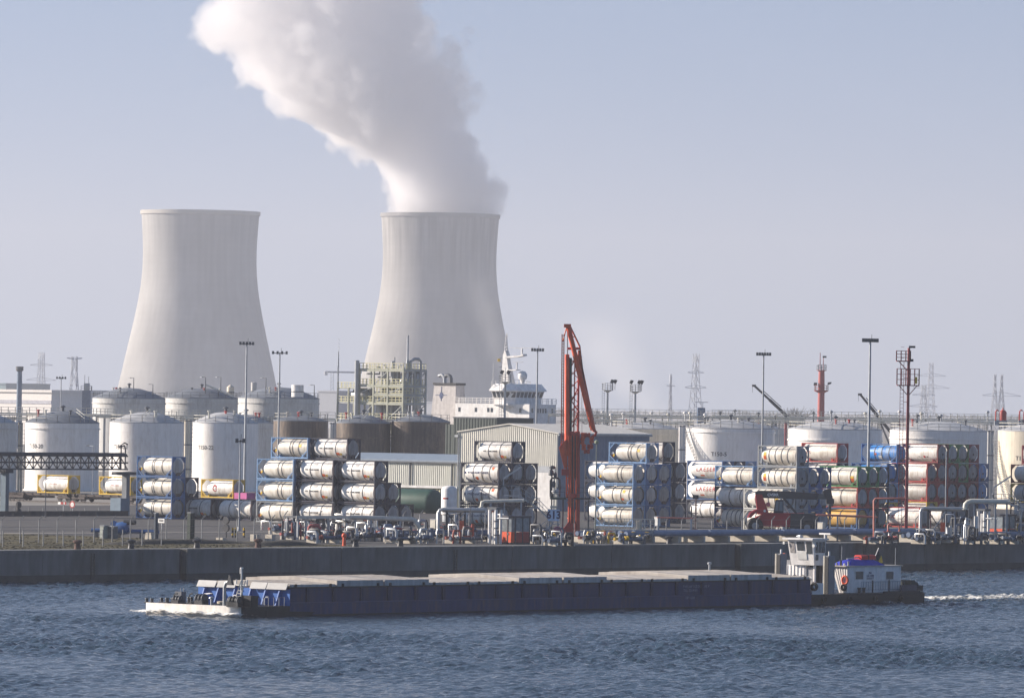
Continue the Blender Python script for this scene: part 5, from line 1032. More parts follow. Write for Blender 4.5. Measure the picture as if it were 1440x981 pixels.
c = base(20, 11.25); fr = Fr(Vector((c.x, c.y, 0))); ya, yb = fr.fx(-30, 728, 0)[0], fr.fx(196, 728, 0)[0]
t = T('low_wall', 'long low dark wall between the wagons and the left fence', 'wall', c, ROT); n = int((yb - ya) / 3)
for k in range(n): O('wall_panel', MB().bx(-.12, .12, ya + k * 3 + .04, ya + k * 3 + 2.96, 0, .55), mat('wall_dark_grey', (.055, .058, .065), .8, var=.25), t)
O('coping', MB().bx(-.16, .16, ya, ya + n * 3, .55, .63), mat('wall_dark_grey', (1, 1, 1)), t)
# blue pump on a blue pipe at left
c = base(172, 13.1); t = T('pump_skid', 'blue pump set on blue pipe by the left fence', 'pump', c, ROT + .35)
O('pipe', MB().tube((-3.6, 0, .75), (4.2, 0, .75), .22, n=12), BLUEP, t, 40); O('pump_body', MB().lathe([(.1, -.7), (.6, -.6), (.7, 0), (.6, .6), (.1, .7)], 16, (0, 0, 1.05), 'x'), BLUEP, t, 40); O('motor', MB().tube((.2, 0, 1.7), (1.5, 0, 1.7), .26), DK, t); O('valve_wheel', MB().tube((-1, -.1, 1.5), (-1, .1, 1.5), .35, n=14), BLUEP, t)
for x in (-3, -.4, 2.2, 3.8): O('support', MB().bx(x - .1, x + .1, -.25, .25, 0, .6), RAILD, t)
for px, lab in ((109, 'rusty mooring bollard at the left end of the quay'), (184.5, 'dark mooring bollard before the blue pump'), (277, 'pale topped low bollard right of the wedge block'), (363, 'slim bollard before the square concrete blocks'), (500, 'dark bollard right of the orange hydrant'), (563, 'dark bollard near the sloping pale pipe'), (941, 'dark bollard below the platform steps'), (1330, 'dark bollard right of the maroon mast foot')):
    y, z = Q.fx(px, yh(px) + 15.25 * 13.4, -1.6); t = T('bollard', lab, 'bollard', Q.w(-1.6, y), ROT, 'mooring bollards along the quay edge')
    O('post', MB().lathe([(.42, 0), (.34, .1), (.28, .45), (.28, .62), (.44, .72), (.46, .86), (.3, .96), (.02, .99)], 14), mat('bollard_rust', (.10, .055, .045), .8, var=.3) if px in (109, 363) else DK, t, 40); O('base_plate', MB().bx(-.5, .5, -.5, .5, 0, .05), RAILD, t)
for i, (px, w_, lab) in enumerate(((250, 11, 'long low dark earth bank at the quay edge on the left'), (395, 6, 'low dark earth bank under the concrete blocks'))):
    c = base(px, 13.55); m_ = MB(); R = random.Random(i); N_ = 14; vs = []
    for k in range(N_ + 1):
        for q in range(5): vs.append((-1.4 + q * .7 + R.uniform(-.1, .1), -w_ + 2 * w_ * k / N_, .55 * sin(pi * q / 4) * (sin(pi * k / N_) ** .5) * R.uniform(.8, 1.1) - .02))
    m_.add(vs, [(k * 5 + q, k * 5 + q + 1, k * 5 + q + 6, k * 5 + q + 5) for k in range(N_) for q in range(4)]); o = O('earth_bank', m_, mat('dark_earth', (.04, .038, .032), .95, var=.3, scale=2), None, 50); o.location = c; o.rotation_euler = (0, 0, ROT); tag(o, lab, 'earth bank', None, 'structure'); del o['category']

# ------------------------------------------------------------ pipelines and manifolds along the quay
def pipeline(px0, px1, sref, pxref, offs, label, gap=4.2):
    c = base(pxref, sref); fr = Fr(Vector((c.x, c.y, 0))); ya, yb = fr.fx(px0, yh(px0) + 15.25 * sref, 0)[0], fr.fx(px1, yh(px1) + 15.25 * sref, 0)[0]; t = T('pipeline', label, 'pipeline', c, ROT)
    for x, z, r, m in offs: O('pipe', MB().tube((x, ya, z), (x, yb, z), r, n=14), m, t, 40)
    xs_ = [o[0] for o in offs]; zmin = min(o[1] - o[2] for o in offs); n = int((yb - ya) / gap)
    for k in range(n + 1):
        y = ya + (yb - ya) * k / n; O('sleeper', MB().bx(min(xs_) - .5, max(xs_) + .4, y - .16, y + .16, 0, zmin - .02), CONCL, t)
        O('flange', MB().tube((xs_[0], y + 1.3, offs[0][1]), (xs_[0], y + 1.42, offs[0][1]), offs[0][2] * 1.3, n=14), offs[0][3], t) if k % 3 == 0 else None
PB2 = mat('pipe_steel_blue', (.15, .20, .30), .4, var=.12, streak=.1); PB3 = mat('pipe_dark_blue', (.07, .10, .16), .45, var=.12)
pipeline(880, 1290, 12.55, 1040, [(0, .98, .3, PB2), (-.85, 1.05, .33, PB2), (-1.7, 1.0, .3, PB3), (-2.5, .95, .26, PB2)], 'bundle of blue grey pipes along the right quay'); pipeline(1285, 1500, 12.25, 1360, [(0, .7, .26, PB3), (-.8, .9, .3, PB2), (-1.6, .75, .24, PB3)], 'bundle of dark pipes at the right end of the quay')
pipeline(560, 700, 13.0, 620, [(0, .8, .24, PB3), (-.7, 1.0, .28, PB3), (-1.5, .85, .24, PB2)], 'bundle of dark blue pipes left of the red kiosk'); pipeline(818, 880, 12.75, 850, [(0, .85, .24, PB3), (-.7, .95, .26, PB2)], 'short run of dark pipes right of the orange arm')
rp = random.Random(21)
def manifold(px, s, span, label, palette, n=14, hmax=2.6):    # valves, elbows and risers of a pier manifold, standing along the quay
    c = base(px, s); t = T('pipe_manifold', label, 'pipe manifold', c, ROT); PM = [GALV, STEEL, PB3, RAILD, DK]
    for k in range(n):
        y = -span / 2 + span * (k + .5) / n; x = rp.uniform(-1.6, .4); h = rp.uniform(.8, hmax); m = rp.choice(palette + PM); r = rp.choice([.09, .12, .17])
        q = rp.randrange(4)
        if q == 0: O('loop', MB().path([(x, y, 0), (x, y, h - .25), (x, y + .1, h), (x, y + 1.0, h), (x, y + 1.15, h - .25), (x, y + 1.15, 0)], r, 8), m, t, 40)
        elif q == 1: O('riser', MB().path([(x, y, 0), (x, y, h), (x - .2, y, h + .25), (x - 1.3, y, h + .25), (x - 1.3, y, .4)], r, 8), m, t, 40)
        elif q == 2: O('elbow', MB().path([(x, y - .8, .7), (x, y + .5, .7), (x, y + .7, .9), (x, y + .7, h)], r * 1.3, 8), m, t, 40)
        else: O('standpipe', MB().tube((x, y, 0), (x, y, h), r, n=8), m, t, 40)
        v = O('valve', MB().lathe([(.1, -.28), (.24, -.26), (.24, -.18), (.13, -.12), (.2, 0), (.13, .12), (.24, .18), (.24, .26), (.1, .28)], 10, (x, y + .5, rp.uniform(.5, .95)), 'y'), rp.choice(palette + [DK, STEEL]), t, 40)
        if k % 2: w = O('hand_wheel', MB().lathe([(.2, -.03), (.27, 0), (.2, .03), (.2, -.03)], 12, (x, y + .5, 1.35)), rp.choice(palette), t); O('stem', MB().tube((x, y + .5, .7), (x, y + .5, 1.35), .03), RAILD, w)
    O('header', MB().tube((-.6, -span / 2, .55), (-.6, span / 2, .55), .2, n=12), PB3, t, 40); O('header', MB().tube((-1.3, -span / 2, .6), (-1.3, span / 2, .6), .16, n=12), rp.choice(palette), t, 40)
    for k in range(max(2, int(span / 3))): y = -span / 2 + .5 + k * 3; O('support', MB().bx(-1.7, .1, y - .12, y + .12, 0, .38), CONCL, t)
RUSTR = mat('valve_rust_red', (.30, .055, .04), .6, var=.25)
manifold(450, 12.95, 10, 'tangle of red and grey valves under the dark canopy', [RUSTR, PINKR], 16); manifold(540, 13.0, 9.5, 'valves and pipes below the sloping pale pipe', [RUSTR, PB2], 13, 1.8); manifold(660, 13.1, 5, 'valves and pipes behind the braced pipe frame', [GALV, RUSTR], 9)
manifold(770, 13.0, 4.5, 'grey valves under the number board', [GALV, YELP], 9, 1.8); manifold(845, 12.9, 4.5, 'valves and yellow fittings right of the orange arm', [YELP, GALV, RUSTR], 10, 1.5); manifold(1352, 12.3, 5.5, 'dense grey valves left of the right red kiosk', [STEEL, GALV], 14, 3.2); manifold(1245, 12.5, 4.5, 'red valves left of the maroon mast foot', [RUSTR, PINKR], 6, 1.3)
manifold(1437, 12.0, 3, 'yellow valves at the right edge of the quay', [YELP, GALV], 7, 2.0)
manifold(415, 12.5, 6, 'low valves and pipes beside the canopy post', [RUSTR, GALV], 8, 1.4); manifold(505, 12.6, 9, 'grey pipe risers behind the dark canopy', [GALV, STEEL], 12, 2.2); manifold(610, 12.5, 4, 'pipe risers behind the cream meter box', [GALV, RUSTR], 6, 2.0)
for px_, s_, sp_, lab_, pal_, n_, h_ in ((475, 13.25, 7, 'dark low valves before the orange hydrant', [DK, RUSTR], 11, 1.5), (585, 13.2, 7, 'dark pipes and flanges below the sloping pipe end', [DK, PB3], 11, 1.7), (640, 12.7, 5, 'dark risers inside the left braced pipe rack', [DK, RAILD], 8, 2.8),
        (715, 12.6, 5, 'dark pipe risers behind the left red kiosk', [DK, GALV], 9, 3.0), (790, 13.2, 3, 'dark pipes at the foot of the orange arm', [DK, PB3], 7, 1.4), (893, 12.95, 4, 'low yellow and dark valves under the platform steps', [DK, YELP], 7, 1.0),
        (1310, 12.45, 4, 'dark pipes between the maroon mast and the right rack', [DK, PB3], 8, 1.6), (1375, 12.4, 3, 'dark risers right of the dense grey valves', [DK, STEEL], 7, 3.0), (1420, 12.35, 4, 'low dark pipes before the right red kiosk', [DK, PB3], 6, .9)):
    manifold(px_, s_, sp_, lab_, pal_, n_, h_)
for px_, s_, y_, lab_ in ((418, 12.8, 712, 'thin dark pole rising left of the canopy'), (470, 12.9, 706, 'thin dark pole above the canopy middle'), (560, 12.7, 716, 'thin dark pole beside the pale sloping pipe'), (662, 12.9, 706, 'thin dark pole beside the navy lettered stack'), (905, 12.6, 712, 'thin dark pole by the platform steps'), (1363, 12.1, 700, 'thin dark pole left of the right kiosk pipes')): plain_pole(px_, s_, y_, lab_, .06, 'arm' if px_ in (470, 662) else None, RAILD)
gr = MB(); R = random.Random(5)                               # tufts of rough grass over the verge
for k in range(3600):
    x, y = -3.4 - 50 * R.random() ** 1.6, R.uniform(-115, -17); p = Q.w(x, y); q = R.uniform(.08, .28); hh = R.uniform(.03, .11)
    a = R.uniform(0, 6.3); d = Vector((cos(a), sin(a), 0)) * q; e_ = Vector((-sin(a), cos(a), 0)) * q; up = Vector((R.uniform(-.1, .1), R.uniform(-.1, .1), hh))
    gr.add([p - d, p + d, p + up, p - e_, p + e_, p + up * .8], [(0, 1, 2), (3, 4, 5)])
tag(O('grass_tufts', gr, mat('tuft_grass', (.15, .13, .08), .9, var=.4, scale=.2, dirt=(.10, .10, .055), dirtamt=.8, dscale=.25)), None, None, None, 'stuff')
# red pipe loops, hydrant, canopy and pale pipes
def free_pipe(px, s, pts, r, m, name, label, cat='pipe', posts=(), rz=None):   # pts measured as picture pixels, set upright at the foot's distance
    y0 = yh(px) + 15.25 * s; t = T(name, label, cat, base(px, s), 0)
    O('pipe', MB().path([(lq(a, b, px, y0, s)[0], d, lq(a, b, px, y0, s)[1]) for a, b, d in pts], r, 10), m, t, 40)
    for a, b in posts: x, z = lq(a, b, px, y0, s); O('post', MB().bx(x - .1, x + .1, -.1, .1, 0, z), GALV, t)
    for a, b, d in (pts[0], pts[-1]): x, z = lq(a, b, px, y0, s); O('flange', MB().lathe([(r * 1.5, -.05), (r * 1.5, .05), (.02, .05)], 10, (x, d, z)), m, t)
    return t
free_pipe(442, 13.1, [(434.5, 752, 0), (434.5, 741, 0), (436.5, 738.5, 0), (448, 738.5, 0), (450, 741, 0), (450, 752, 0)], .17, PINKR, 'pipe_loop', 'pinkish red upside down pipe loop under the canopy'); free_pipe(556, 13.0, [(540, 742.5, 0), (563, 742.5, 0), (566, 745, 0), (566, 752, 0)], .12, mat('pipe_dark_red', (.24, .03, .05), .5), 'red_pipe', 'dark red pipe behind the blue valves')
free_pipe(540, 12.9, [(492, 727.5, 0), (580, 729, 0), (583.5, 730.5, 0), (595, 751, .3)], .26, mat('pipe_pale', (.56, .55, .48), .5), 'pale_pipe', 'thick pale pipe sloping down right over the manifold', 'pipe', ((500, 729), (522, 729), (563, 730)))
free_pipe(1253, 12.4, [(1229, 755, 0), (1229, 704, 0), (1231, 701, 0), (1274, 700, 0)], .12, mat('pipe_coral', (.50, .16, .12), .5), 'coral_pipe', 'coral pipe bend left of the maroon mast'); free_pipe(1190, 12.3, [(1150, 724, 0), (1232, 726, 0)], .14, mat('pipe_coral', (1, 1, 1)), 'barrier_pipe', 'coral horizontal pipe before the ochre tank', 'pipe', ((1178, 725), (1230, 725)))
free_pipe(945, 12.6, [(925, 727.5, 0), (973, 728, 0)], .08, mat('pipe_coral', (1, 1, 1)), 'barrier_pipe', 'thin coral bar right of the platform steps', 'pipe', ((926, 728), (972, 728))); free_pipe(1256, 12.5, [(1249, 746, 0), (1249, 738, 0), (1251, 736, 0), (1263, 736, 0), (1265, 738, 0), (1265, 746, 0)], .1, mat('pipe_coral', (1, 1, 1)), 'pipe_loop', 'small coral pipe loop left of the maroon mast')
free_pipe(1385, 12.2, [(1357, 716, 0), (1358, 709, 0), (1361, 706, 0), (1366, 704.5, 0), (1420, 704.5, 0)], .3, mat('pipe_pale', (1, 1, 1)), 'pale_pipe', 'thick pale pipe above the right red kiosk', 'pipe', ((1370, 705), (1400, 705), (1416, 705))); free_pipe(705, 13.0, [(677, 713, 0), (678, 706, 0), (682, 705, 0), (737, 703, 0)], .2, mat('pipe_pale', (1, 1, 1)), 'pale_pipe', 'pale pipe above the left red kiosk', 'pipe', ((690, 706), (733, 704)))
c = base(484, 13.5); t = T('hydrant', 'orange fire hydrant near the quay edge', 'hydrant', c, ROT); O('standpipe', MB().lathe([(.3, 0), (.2, .08), (.16, .9), (.26, .95), (.28, 1.15), (.18, 1.3), (.02, 1.35)], 14), ORANGE, t, 40); O('outlet', MB().tube((0, -.35, 1.0), (0, .3, 1.0), .09), ORANGE, t)
s = 13.0; c = base(404, s); y0 = yh(404) + 15.25 * s; t = T('canopy', 'flat dark canopy over the valve tangle', 'canopy', c, math.atan2(YD.y, YD.x)); L = 82 / s / .65; z = (y0 - 727) / s
O('roof', MB().bx(-.4, L, -1.6, .3, z, z + .16), RAILD, t); O('edge_beam', MB().bx(-.45, L + .05, -1.68, -1.61, z - .12, z + .2), RAILW, t)
for x in (.1, L * .5, L - .2): O('post', MB().bx(x - .1, x + .1, -1.5, -1.3, 0, z), GALV, t); O('post', MB().bx(x - .1, x + .1, 0, .2, 0, z), GALV, t)
def braced_frame(pl, pr, s, yt, label):
    c = base(pl, s); y0 = yh(pl) + 15.25 * s; L = (pr - pl) / s; z = (y0 - yt) / s; t = T('braced_pipe_rack', label, 'pipe rack', c, 0)
    O('top_pipe', MB().path([(0, 0, .2), (0, 0, z - .4), (.15, 0, z - .1), (.5, 0, z), (L, 0, z)], .2, 10), STEEL, t, 40); O('top_pipe', MB().tube((.4, .5, z - .2), (L, .5, z - .2), .14, n=8), GALV, t, 40)
    for x in (.9, 2.9): 
        for y in (-.1, .8): O('post', MB().bx(x - .1, x + .1, y - .1, y + .1, 0, z - .2), DK, t)
    O('brace', MB().bar((.9, -.1, z - .3), (2.9, -.1, .4), .12), DK, t); O('brace', MB().bar((2.9, -.15, z - .3), (.9, -.15, .4), .12), GALV, t); O('red_box', MB().bx(2.3, 2.8, -.6, -.25, .9, 2.2), ORANGE, t)
braced_frame(616, 682, 12.85, 715.5, 'X braced pipe frame with orange box, left of the left kiosk'); braced_frame(1294, 1357, 12.2, 714, 'X braced pipe frame with orange box, right of the maroon mast')
def white_frame(px, s, yt, label):
    c = base(px, s); y0 = yh(px) + 15.25 * s; z = (y0 - yt) / s; t = T('white_manifold', label, 'manifold frame', c, ROT)
    for x, y in ((-.9, 0), (-.45, .1), (0, 0), (0, .8)): O('column', MB().tube((x, y, 0), (x, y, z - (.3 if x == -.45 else 0)), .16, n=10), WHITE, t, 40)
    O('head', MB().bx(-1.1, .2, -.2, 1.0, z, z + .25), RAILD, t); O('arm', MB().tube((0, 0, z * .75), (1.8, 0, z * .75), .1, n=8), GALV, t)
    for k in range(3): O('flange', MB().lathe([(.26, 0), (.26, .1)], 12, (0, 0, z * (.25 + .2 * k)), cap=True), RAILD, t)
white_frame(697, 13.1, 716, 'white upright pipe frame left of the left kiosk'); white_frame(1384, 12.1, 718, 'white upright pipe frame left of the right kiosk')
def kiosk(px, s, label):
    t = T('kiosk', label, 'kiosk', base(px, s), ROT, 'red control kiosks on the quay'); w, d, h = 2.3, 2.5, 3.05; FRM = mat('kiosk_frame', (.05, .05, .065), .5); KG = mat('kiosk_glass', (.22, .25, .27), .15, var=.25, scale=2.5)
    O('floor', MB().bx(-w, 0, 0, d, 0, .18), FRM, t); O('roof', MB().bx(-w - .1, .1, -.1, d + .1, h - .22, h), FRM, t)
    for x in (-w, -w / 2 - .06, -.12):
        for y in (0, d - .12): O('post', MB().bx(x, x + .12, y, y + .12, .18, h - .22), FRM, t)
    O('post', MB().bx(-.12, 0, d / 2 - .06, d / 2 + .06, .18, h - .22), FRM, t)
    for k in range(2):
        x0 = -w + .12 + k * (w / 2 - .03); O('panel', MB().bx(x0, x0 + w / 2 - .18, .03, .09, .18, 1.32), ORANGE, t); O('pane', MB().bx(x0, x0 + w / 2 - .18, .045, .075, 1.36, h - .25), KG, t)
        y0 = .12 + k * (d / 2 - .06); O('panel', MB().bx(-.09, -.03, y0, y0 + d / 2 - .18, .18, 1.32), REDP, t); O('pane', MB().bx(-.075, -.045, y0, y0 + d / 2 - .18, 1.36, h - .25), KG, t)
        O('panel', MB().bx(x0, x0 + w / 2 - .18, d - .09, d - .03, .18, 1.32), ORANGE, t)
    O('desk', MB().bx(-w + .2, -.3, d - .7, d - .15, 1.0, 1.1), FRM, t); O('console', MB().bx(-1.6, -1.0, d - .6, d - .3, 1.1, 1.7), PALEG, t); O('door_handle', MB().bx(-w / 2 + .1, -w / 2 + .16, -.03, .03, 1.0, 1.2), GALV, t)
    return t
kiosk(724.5, 13.1, 'red kiosk with big panes left of the number board'); kiosk(1410.5, 12.0, 'red kiosk with big panes near the right edge')
def stair_tower(px, s, label, h, mirror=1):
    t = T('gangway_tower', label, 'gangway tower', base(px, s), 0); G_ = GALV; sg = mirror
    def flight(x0, z0_, x1, z1_, y):
        n = max(3, int(abs(z1_ - z0_) / .24)); f = O('stringer', MB().bar((x0, y - .4, z0_), (x1, y - .4, z1_), .1, .2), G_, t); O('stringer', MB().bar((x0, y + .4, z0_), (x1, y + .4, z1_), .1, .2), G_, t)
        me = MB().bx(-.13, .13, -.4, .4, -.02, .02).mesh('tread', G_)
        for k in range(n): o = O('tread', me, None, t); o.location = (x0 + (x1 - x0) * (k + .5) / n, y, z0_ + (z1_ - z0_) * (k + .5) / n)
        O('handrail', MB().rail([(x0, y - .42, z0_), (x1, y - .42, z1_)], 1.0, .03, .8), G_, t)
    flight(0, .1, 1.9 * sg, 1.9, 0); flight(1.9 * sg, 1.9, .2 * sg, 3.6, 1.0); flight(.2 * sg, 3.6, -1.9 * sg, h, 0)
    for x0, x1, z in ((1.7, 2.7, 1.9), (-.7, .4, 3.6), (-3.7, -1.8, h)):
        a, b = sorted((x0 * sg, x1 * sg)); f = O('landing', MB().bx(a, b, -.5, 1.5, z - .1, z), G_, t); O('guard_rail', MB().rail([(a, 1.5, z), (a, -.5, z), (b, -.5, z)], 1.1, .03, .9), G_, f)
    for x in (-3.5, -.4, 1.2, 2.5): 
        for y in (-.4, 1.4): O('post', MB().bx(x * sg - .06, x * sg + .06, y - .06, y + .06, 0, h - .1 if x < -1 else (3.5 if x < 1 else 1.8)), G_, t)
    O('boarding_ramp', MB().bar((-3.6 * sg, -.3, h + 1.9), (-1.7 * sg, -.3, h + 3.2), .18), STEEL, t); O('ramp_post', MB().bx(-3.65 * sg - .06, -3.65 * sg + .06, -.36, -.24, h, h + 1.9), G_, t)
stair_tower(753, 12.7, 'grey stair tower with ramp between kiosk and number board', 4.9); stair_tower(1440, 12.0, 'grey stair tower cut by the right edge', 4.3)
# 613 number board on its post, facing the river
c = base(778, 13.0); y0 = yh(778) + 15.25 * 13; t = T('berth_number', 'blue white board with the number 613 by the orange arm', 'number board', c, 0); za, zb = (y0 - 732) / 13, (y0 - 716) / 13
O('board', MB().bx(-.62, .62, -.05, .05, za, zb), mat('board_pale_blue', (.55, .68, .85), .5, var=.04), t); v, f_ = text2d('613', 1.05, .035); O('lettering', MB().add([(a, -.06, (za + zb) / 2 + b * 1.12) for a, b, _ in v], f_), INKN, t)
O('edge', MB().bx(-.66, .66, -.04, .06, zb, zb + .05), GALV, t)
for x in (-.45, .45): O('post', MB().bx(x - .06, x + .06, .06, .18, 0, zb), GALV, t)
O('lamp', MB().bx(-.4, .35, -.1, .1, zb + .15, zb + .4), PALEG, t)
c = base(783.5, 13.1); y0 = yh(783) + 15.25 * 13.1; t = T('speed_sign', 'round white sign with magenta ring under the number board', 'sign', c, 0); z = (y0 - 745) / 13.1; O('post', MB().bx(-.04, .04, 0, .08, 0, z), GALV, t); O('ring', MB().tube((0, -.04, z), (0, -.01, z), .42, n=20), mat('magenta_paint', (.42, .05, .16), .5), t); O('face', MB().tube((0, -.06, z), (0, -.045, z), .32, n=18), mat('sign_grey', (.14, .13, .15), .5), t)
v, f_ = text2d('50', .42, .02); O('lettering', MB().add([(a, -.07, z + b) for a, b, _ in v], f_), mat('magenta_paint', (1, 1, 1)), t)
# railed platform with steps right of the arm
s = 12.75; c = base(842, s); y0 = yh(842) + 15.25 * s; t = T('railed_platform', 'long railed platform with steps before the light blue containers', 'platform', c, 0); L = 78 / s; z = (y0 - 743) / s
f = O('deck', MB().bx(0, L, -.5, .6, z - .12, z), RAILW, t); O('guard_rail', MB().rail([(0, -.5, z), (L, -.5, z)], 1.15, .03, .55), RAILW, f); O('guard_rail', MB().rail([(0, .6, z), (L, .6, z)], 1.15, .03, 1.1), GALV, f)
for x in (.2, 2, 4, L - .2): O('post', MB().bx(x - .06, x + .06, -.4, -.28, 0, z - .12), GALV, t)
for k in range(6): O('tread', MB().bx(L - .3 - k * .3 - .02, L - k * .3, -1.2, -.55, z - .2 - k * .21, z - .15 - k * .21), GALV, t)
O('stringer', MB().bar((L, -1.2, z), (L - 1.9, -1.2, .05), .08, .16), GALV, t); O('handrail', MB().bar((L, -1.2, z + 1), (L - 1.9, -1.2, 1.05), .06), GALV, t); O('cabinet', MB().bx(L - 2, L - 1.4, -.4, .1, z, z + 1.0), PALEG, t)
# barrier post in front of the red lettered stack
c = base(977, 12.45); y0 = yh(977) + 15.25 * 12.45; t = T('service_post', 'tan service post with lamp before the red lettered containers', 'post', c, 0); z = (y0 - 701) / 12.45; TN = mat('tan_post', (.40, .24, .18), .6)
O('plinth', MB().prism([(-.6, 0), (.5, 0), (.35, .5), (-.4, .5)], -.4, .4), CONCL, t); O('post', MB().bx(-.02, .16, -.1, .1, .5, z), TN, t); O('post', MB().bx(-.5, -.36, -.1, .1, 0, z - .8), DK, t); O('lamp', MB().bx(-.3, .35, -.2, .2, z, z + .45), DK, t)
for k in range(4): O('bracket', MB().bx(-.36, .3, -.14, -.1, 1.2 + k * .9, 1.3 + k * .9), TN, t)

# ------------------------------------------------------------ orange marine loading arm
s = 12.5; px0 = 800; c = base(px0, s); y0 = yh(px0) + 15.25 * s; t = T('loading_arm', 'tall orange red marine loading arm parked upright at the berth', 'loading arm', c, 0)
def A(px, y, d=0): x, z = lq(px, y, px0, y0, s); return Vector((x, d, z))
OD = mat('arm_dark_shade_red', (.44, .055, .04), .5, var=.2)  # darker red of the arm; on the body it puts the shade into the colour
O('plinth', MB().bx(-1.3, .1, -.7, .7, 0, .6), CONCL, t); O('plinth', MB().bx(.1, .95, -.6, .7, 0, .25), CONC, t)
O('pedestal', MB().prism([(-1.0, .6), (.35, .6), (.35, 2.1), (.05, 2.1)], -.5, .5), REDP, t)
O('riser', MB().tube((.25, 0, .2), A(804, 606), .27, .25, 14), REDP, t, 40); O('riser', MB().tube((.95, .5, .2), A(812, 606, .5), .3, .3, 14), OD, t, 40)
for y in (744, 728, 706, 690, 672, 655, 640, 622): a = A(801, y); O('flange', MB().lathe([(.38, -.06), (.38, .06)], 14, (a.x + .1, 0, a.z), cap=True), ORANGE, t)
O('service_pipe', MB().tube(A(800, 752, -.35), A(800.5, 612, -.35), .12, n=10), ORANGE, t, 40); O('service_pipe', MB().tube(A(796.5, 700, -.2), A(797, 612, -.2), .09, n=10), ORANGE, t, 40)
O('body', MB().bx(A(804, 640).x, A(811.5, 640).x, -.45, .6, A(803, 672).z, A(803, 607).z), OD, t); O('slew_bearing', MB().lathe([(.6, 0), (.75, .1), (.75, .45), (.6, .55)], 18, tuple(A(806, 700)), cap=True), OD, t); O('drive_box', MB().bx(A(791, 0).x, A(797, 0).x, -.6, .3, A(791, 668).z, A(791, 657).z), REDP, t) if False else None
a = A(791, 668); O('drive_box', MB().bx(a.x - .1, a.x + .7, -.5, .3, a.z, a.z + .7), REDP, t)
O('counterweight', MB().add([tuple(A(p, y, d)) for d in (-.5, .3) for p, y in ((786, 629), (795.5, 618), (797, 655), (793.5, 659))], [(0, 1, 2, 3), (7, 6, 5, 4), (0, 4, 5, 1), (1, 5, 6, 2), (2, 6, 7, 3), (3, 7, 4, 0)]), ORANGE, t)
O('column', MB().tube(A(797.5, 640, 0), A(797.5, 498, 0), .3, .26, 12), ORANGE, t, 40); O('column', MB().tube(A(812.5, 640, .3), A(814, 492, .3), .14, .12, 10), OD, t, 40)
O('hose', MB().tube(A(802, 610, .1), A(802.2, 503, .1), .17, n=12), mat('hose_dark_green', (.02, .045, .04), .6), t, 40); O('service_pipe', MB().tube(A(806.5, 640, 0), A(808.5, 500, 0), .07), OD, t, 40)
lad = MB()
for p in (790.5, 793.2): lad.bar(A(p - 1.5, 640, -.3), A(p, 470, -.3), .12)
for k in range(42): y = 636 - k * 4; f = (640 - y) / 170; lad.bar(A(789 + 1.5 * f, y, -.3), A(791.7 + 1.5 * f, y, -.3), .045)
O('ladder', lad, ORANGE, t); O('stay', MB().tube(A(791.5, 480, -.2), A(797, 459, -.1), .07), ORANGE, t); O('stay', MB().tube(A(798.5, 600, .2), A(798, 460, .1), .05), DK, t)
O('head', MB().bx(A(793, 460).x, A(803, 460).x, -.45, .45, A(798, 460.5).z, A(798, 455.5).z), ORANGE, t)
O('arm_pipe', MB().tube(A(799, 459, -.1), A(834, 604, -.1), .28, .3, 12), ORANGE, t, 40); O('arm_pipe', MB().tube(A(813.5, 498, .35), A(836, 606, .35), .2, .2, 12), ORANGE, t, 40); O('arm_pipe', MB().tube(A(818, 505, .1), A(829, 600, .1), .05), DK, t)
O('strut', MB().tube(A(802, 459, .1), A(815.5, 487, .3), .1), ORANGE, t); O('strut', MB().tube(A(815.5, 487, .3), A(822, 548, .3), .08), ORANGE, t); O('strut', MB().tube(A(798, 490, .1), A(816, 489.5, .3), .14), OD, t); O('strut', MB().tube(A(803, 474, 0), A(809, 473, .2), .06), ORANGE, t)
for a_, b_ in (((804, 563), (813, 545)), ((804, 564), (815, 580)), ((805, 600), (814, 575)), ((800, 520), (809, 505))): O('strut', MB().tube(A(*a_, .15), A(*b_, .2), .07), OD, t)
for k in range(9):
    f0 = .1 + k * .1; p0 = (799 + 35 * (.25 + f0 * .72), 459 + 145 * (.25 + f0 * .72)); p1 = (813.5 + 22.5 * f0, 498 + 108 * f0)
    O('lacing', MB().tube(A(p0[0], p0[1], -.1), A(p1[0], p1[1], .35), .05), ORANGE, t)
for k in range(6): y_ = 600 - k * 17; O('lacing', MB().tube(A(798, y_, 0), A(813 + k * .15, y_ - 15, .3), .05), ORANGE, t)
for k in range(6): y_ = 600 - k * 17; O('lacing', MB().tube(A(798, y_ - 15, 0), A(813 + k * .15, y_, .3), .04), OD, t)
for k in range(5): O('hydraulic_line', MB().tube(A(802.5 + k * 2.0, 735, -.5), A(803 + k * 2.0, 612, -.5), .055), ORANGE if k % 2 == 0 else DK, t)
O('elbow', MB().path([A(834, 602), A(838.5, 607), A(837, 611), A(833, 613), A(832, 620)], .17, 10), OD, t, 40)
for i, (p, y, d) in enumerate(((820, 612, 0), (826, 611, .1), (832, 618, 0), (830, 627, .1), (821, 628, 0), (825, 634, 0), (819, 620, .1))): a = A(p, y, d); O('swivel_joint', MB().lathe([(.1, -.35), (.26, -.32), (.26, -.1), (.18, 0), (.26, .1), (.26, .32), (.1, .35)], 12, tuple(a), 'x' if i % 2 else 'z'), OD if i % 2 else ORANGE, t, 40)
O('swivel_pipe', MB().path([A(832, 618), A(831, 628), A(826, 634), A(820, 630), A(819, 614), A(824, 610)], .12, 8), ORANGE, t, 40)
for p in (821, 828): O('hook_rod', MB().tube(A(p, 634), A(p, 646), .04), GALV, t)
chain = MB().tube(A(818, 500, .4), A(818.5, 655, .4), .035); O('chain', chain, GALV, t)
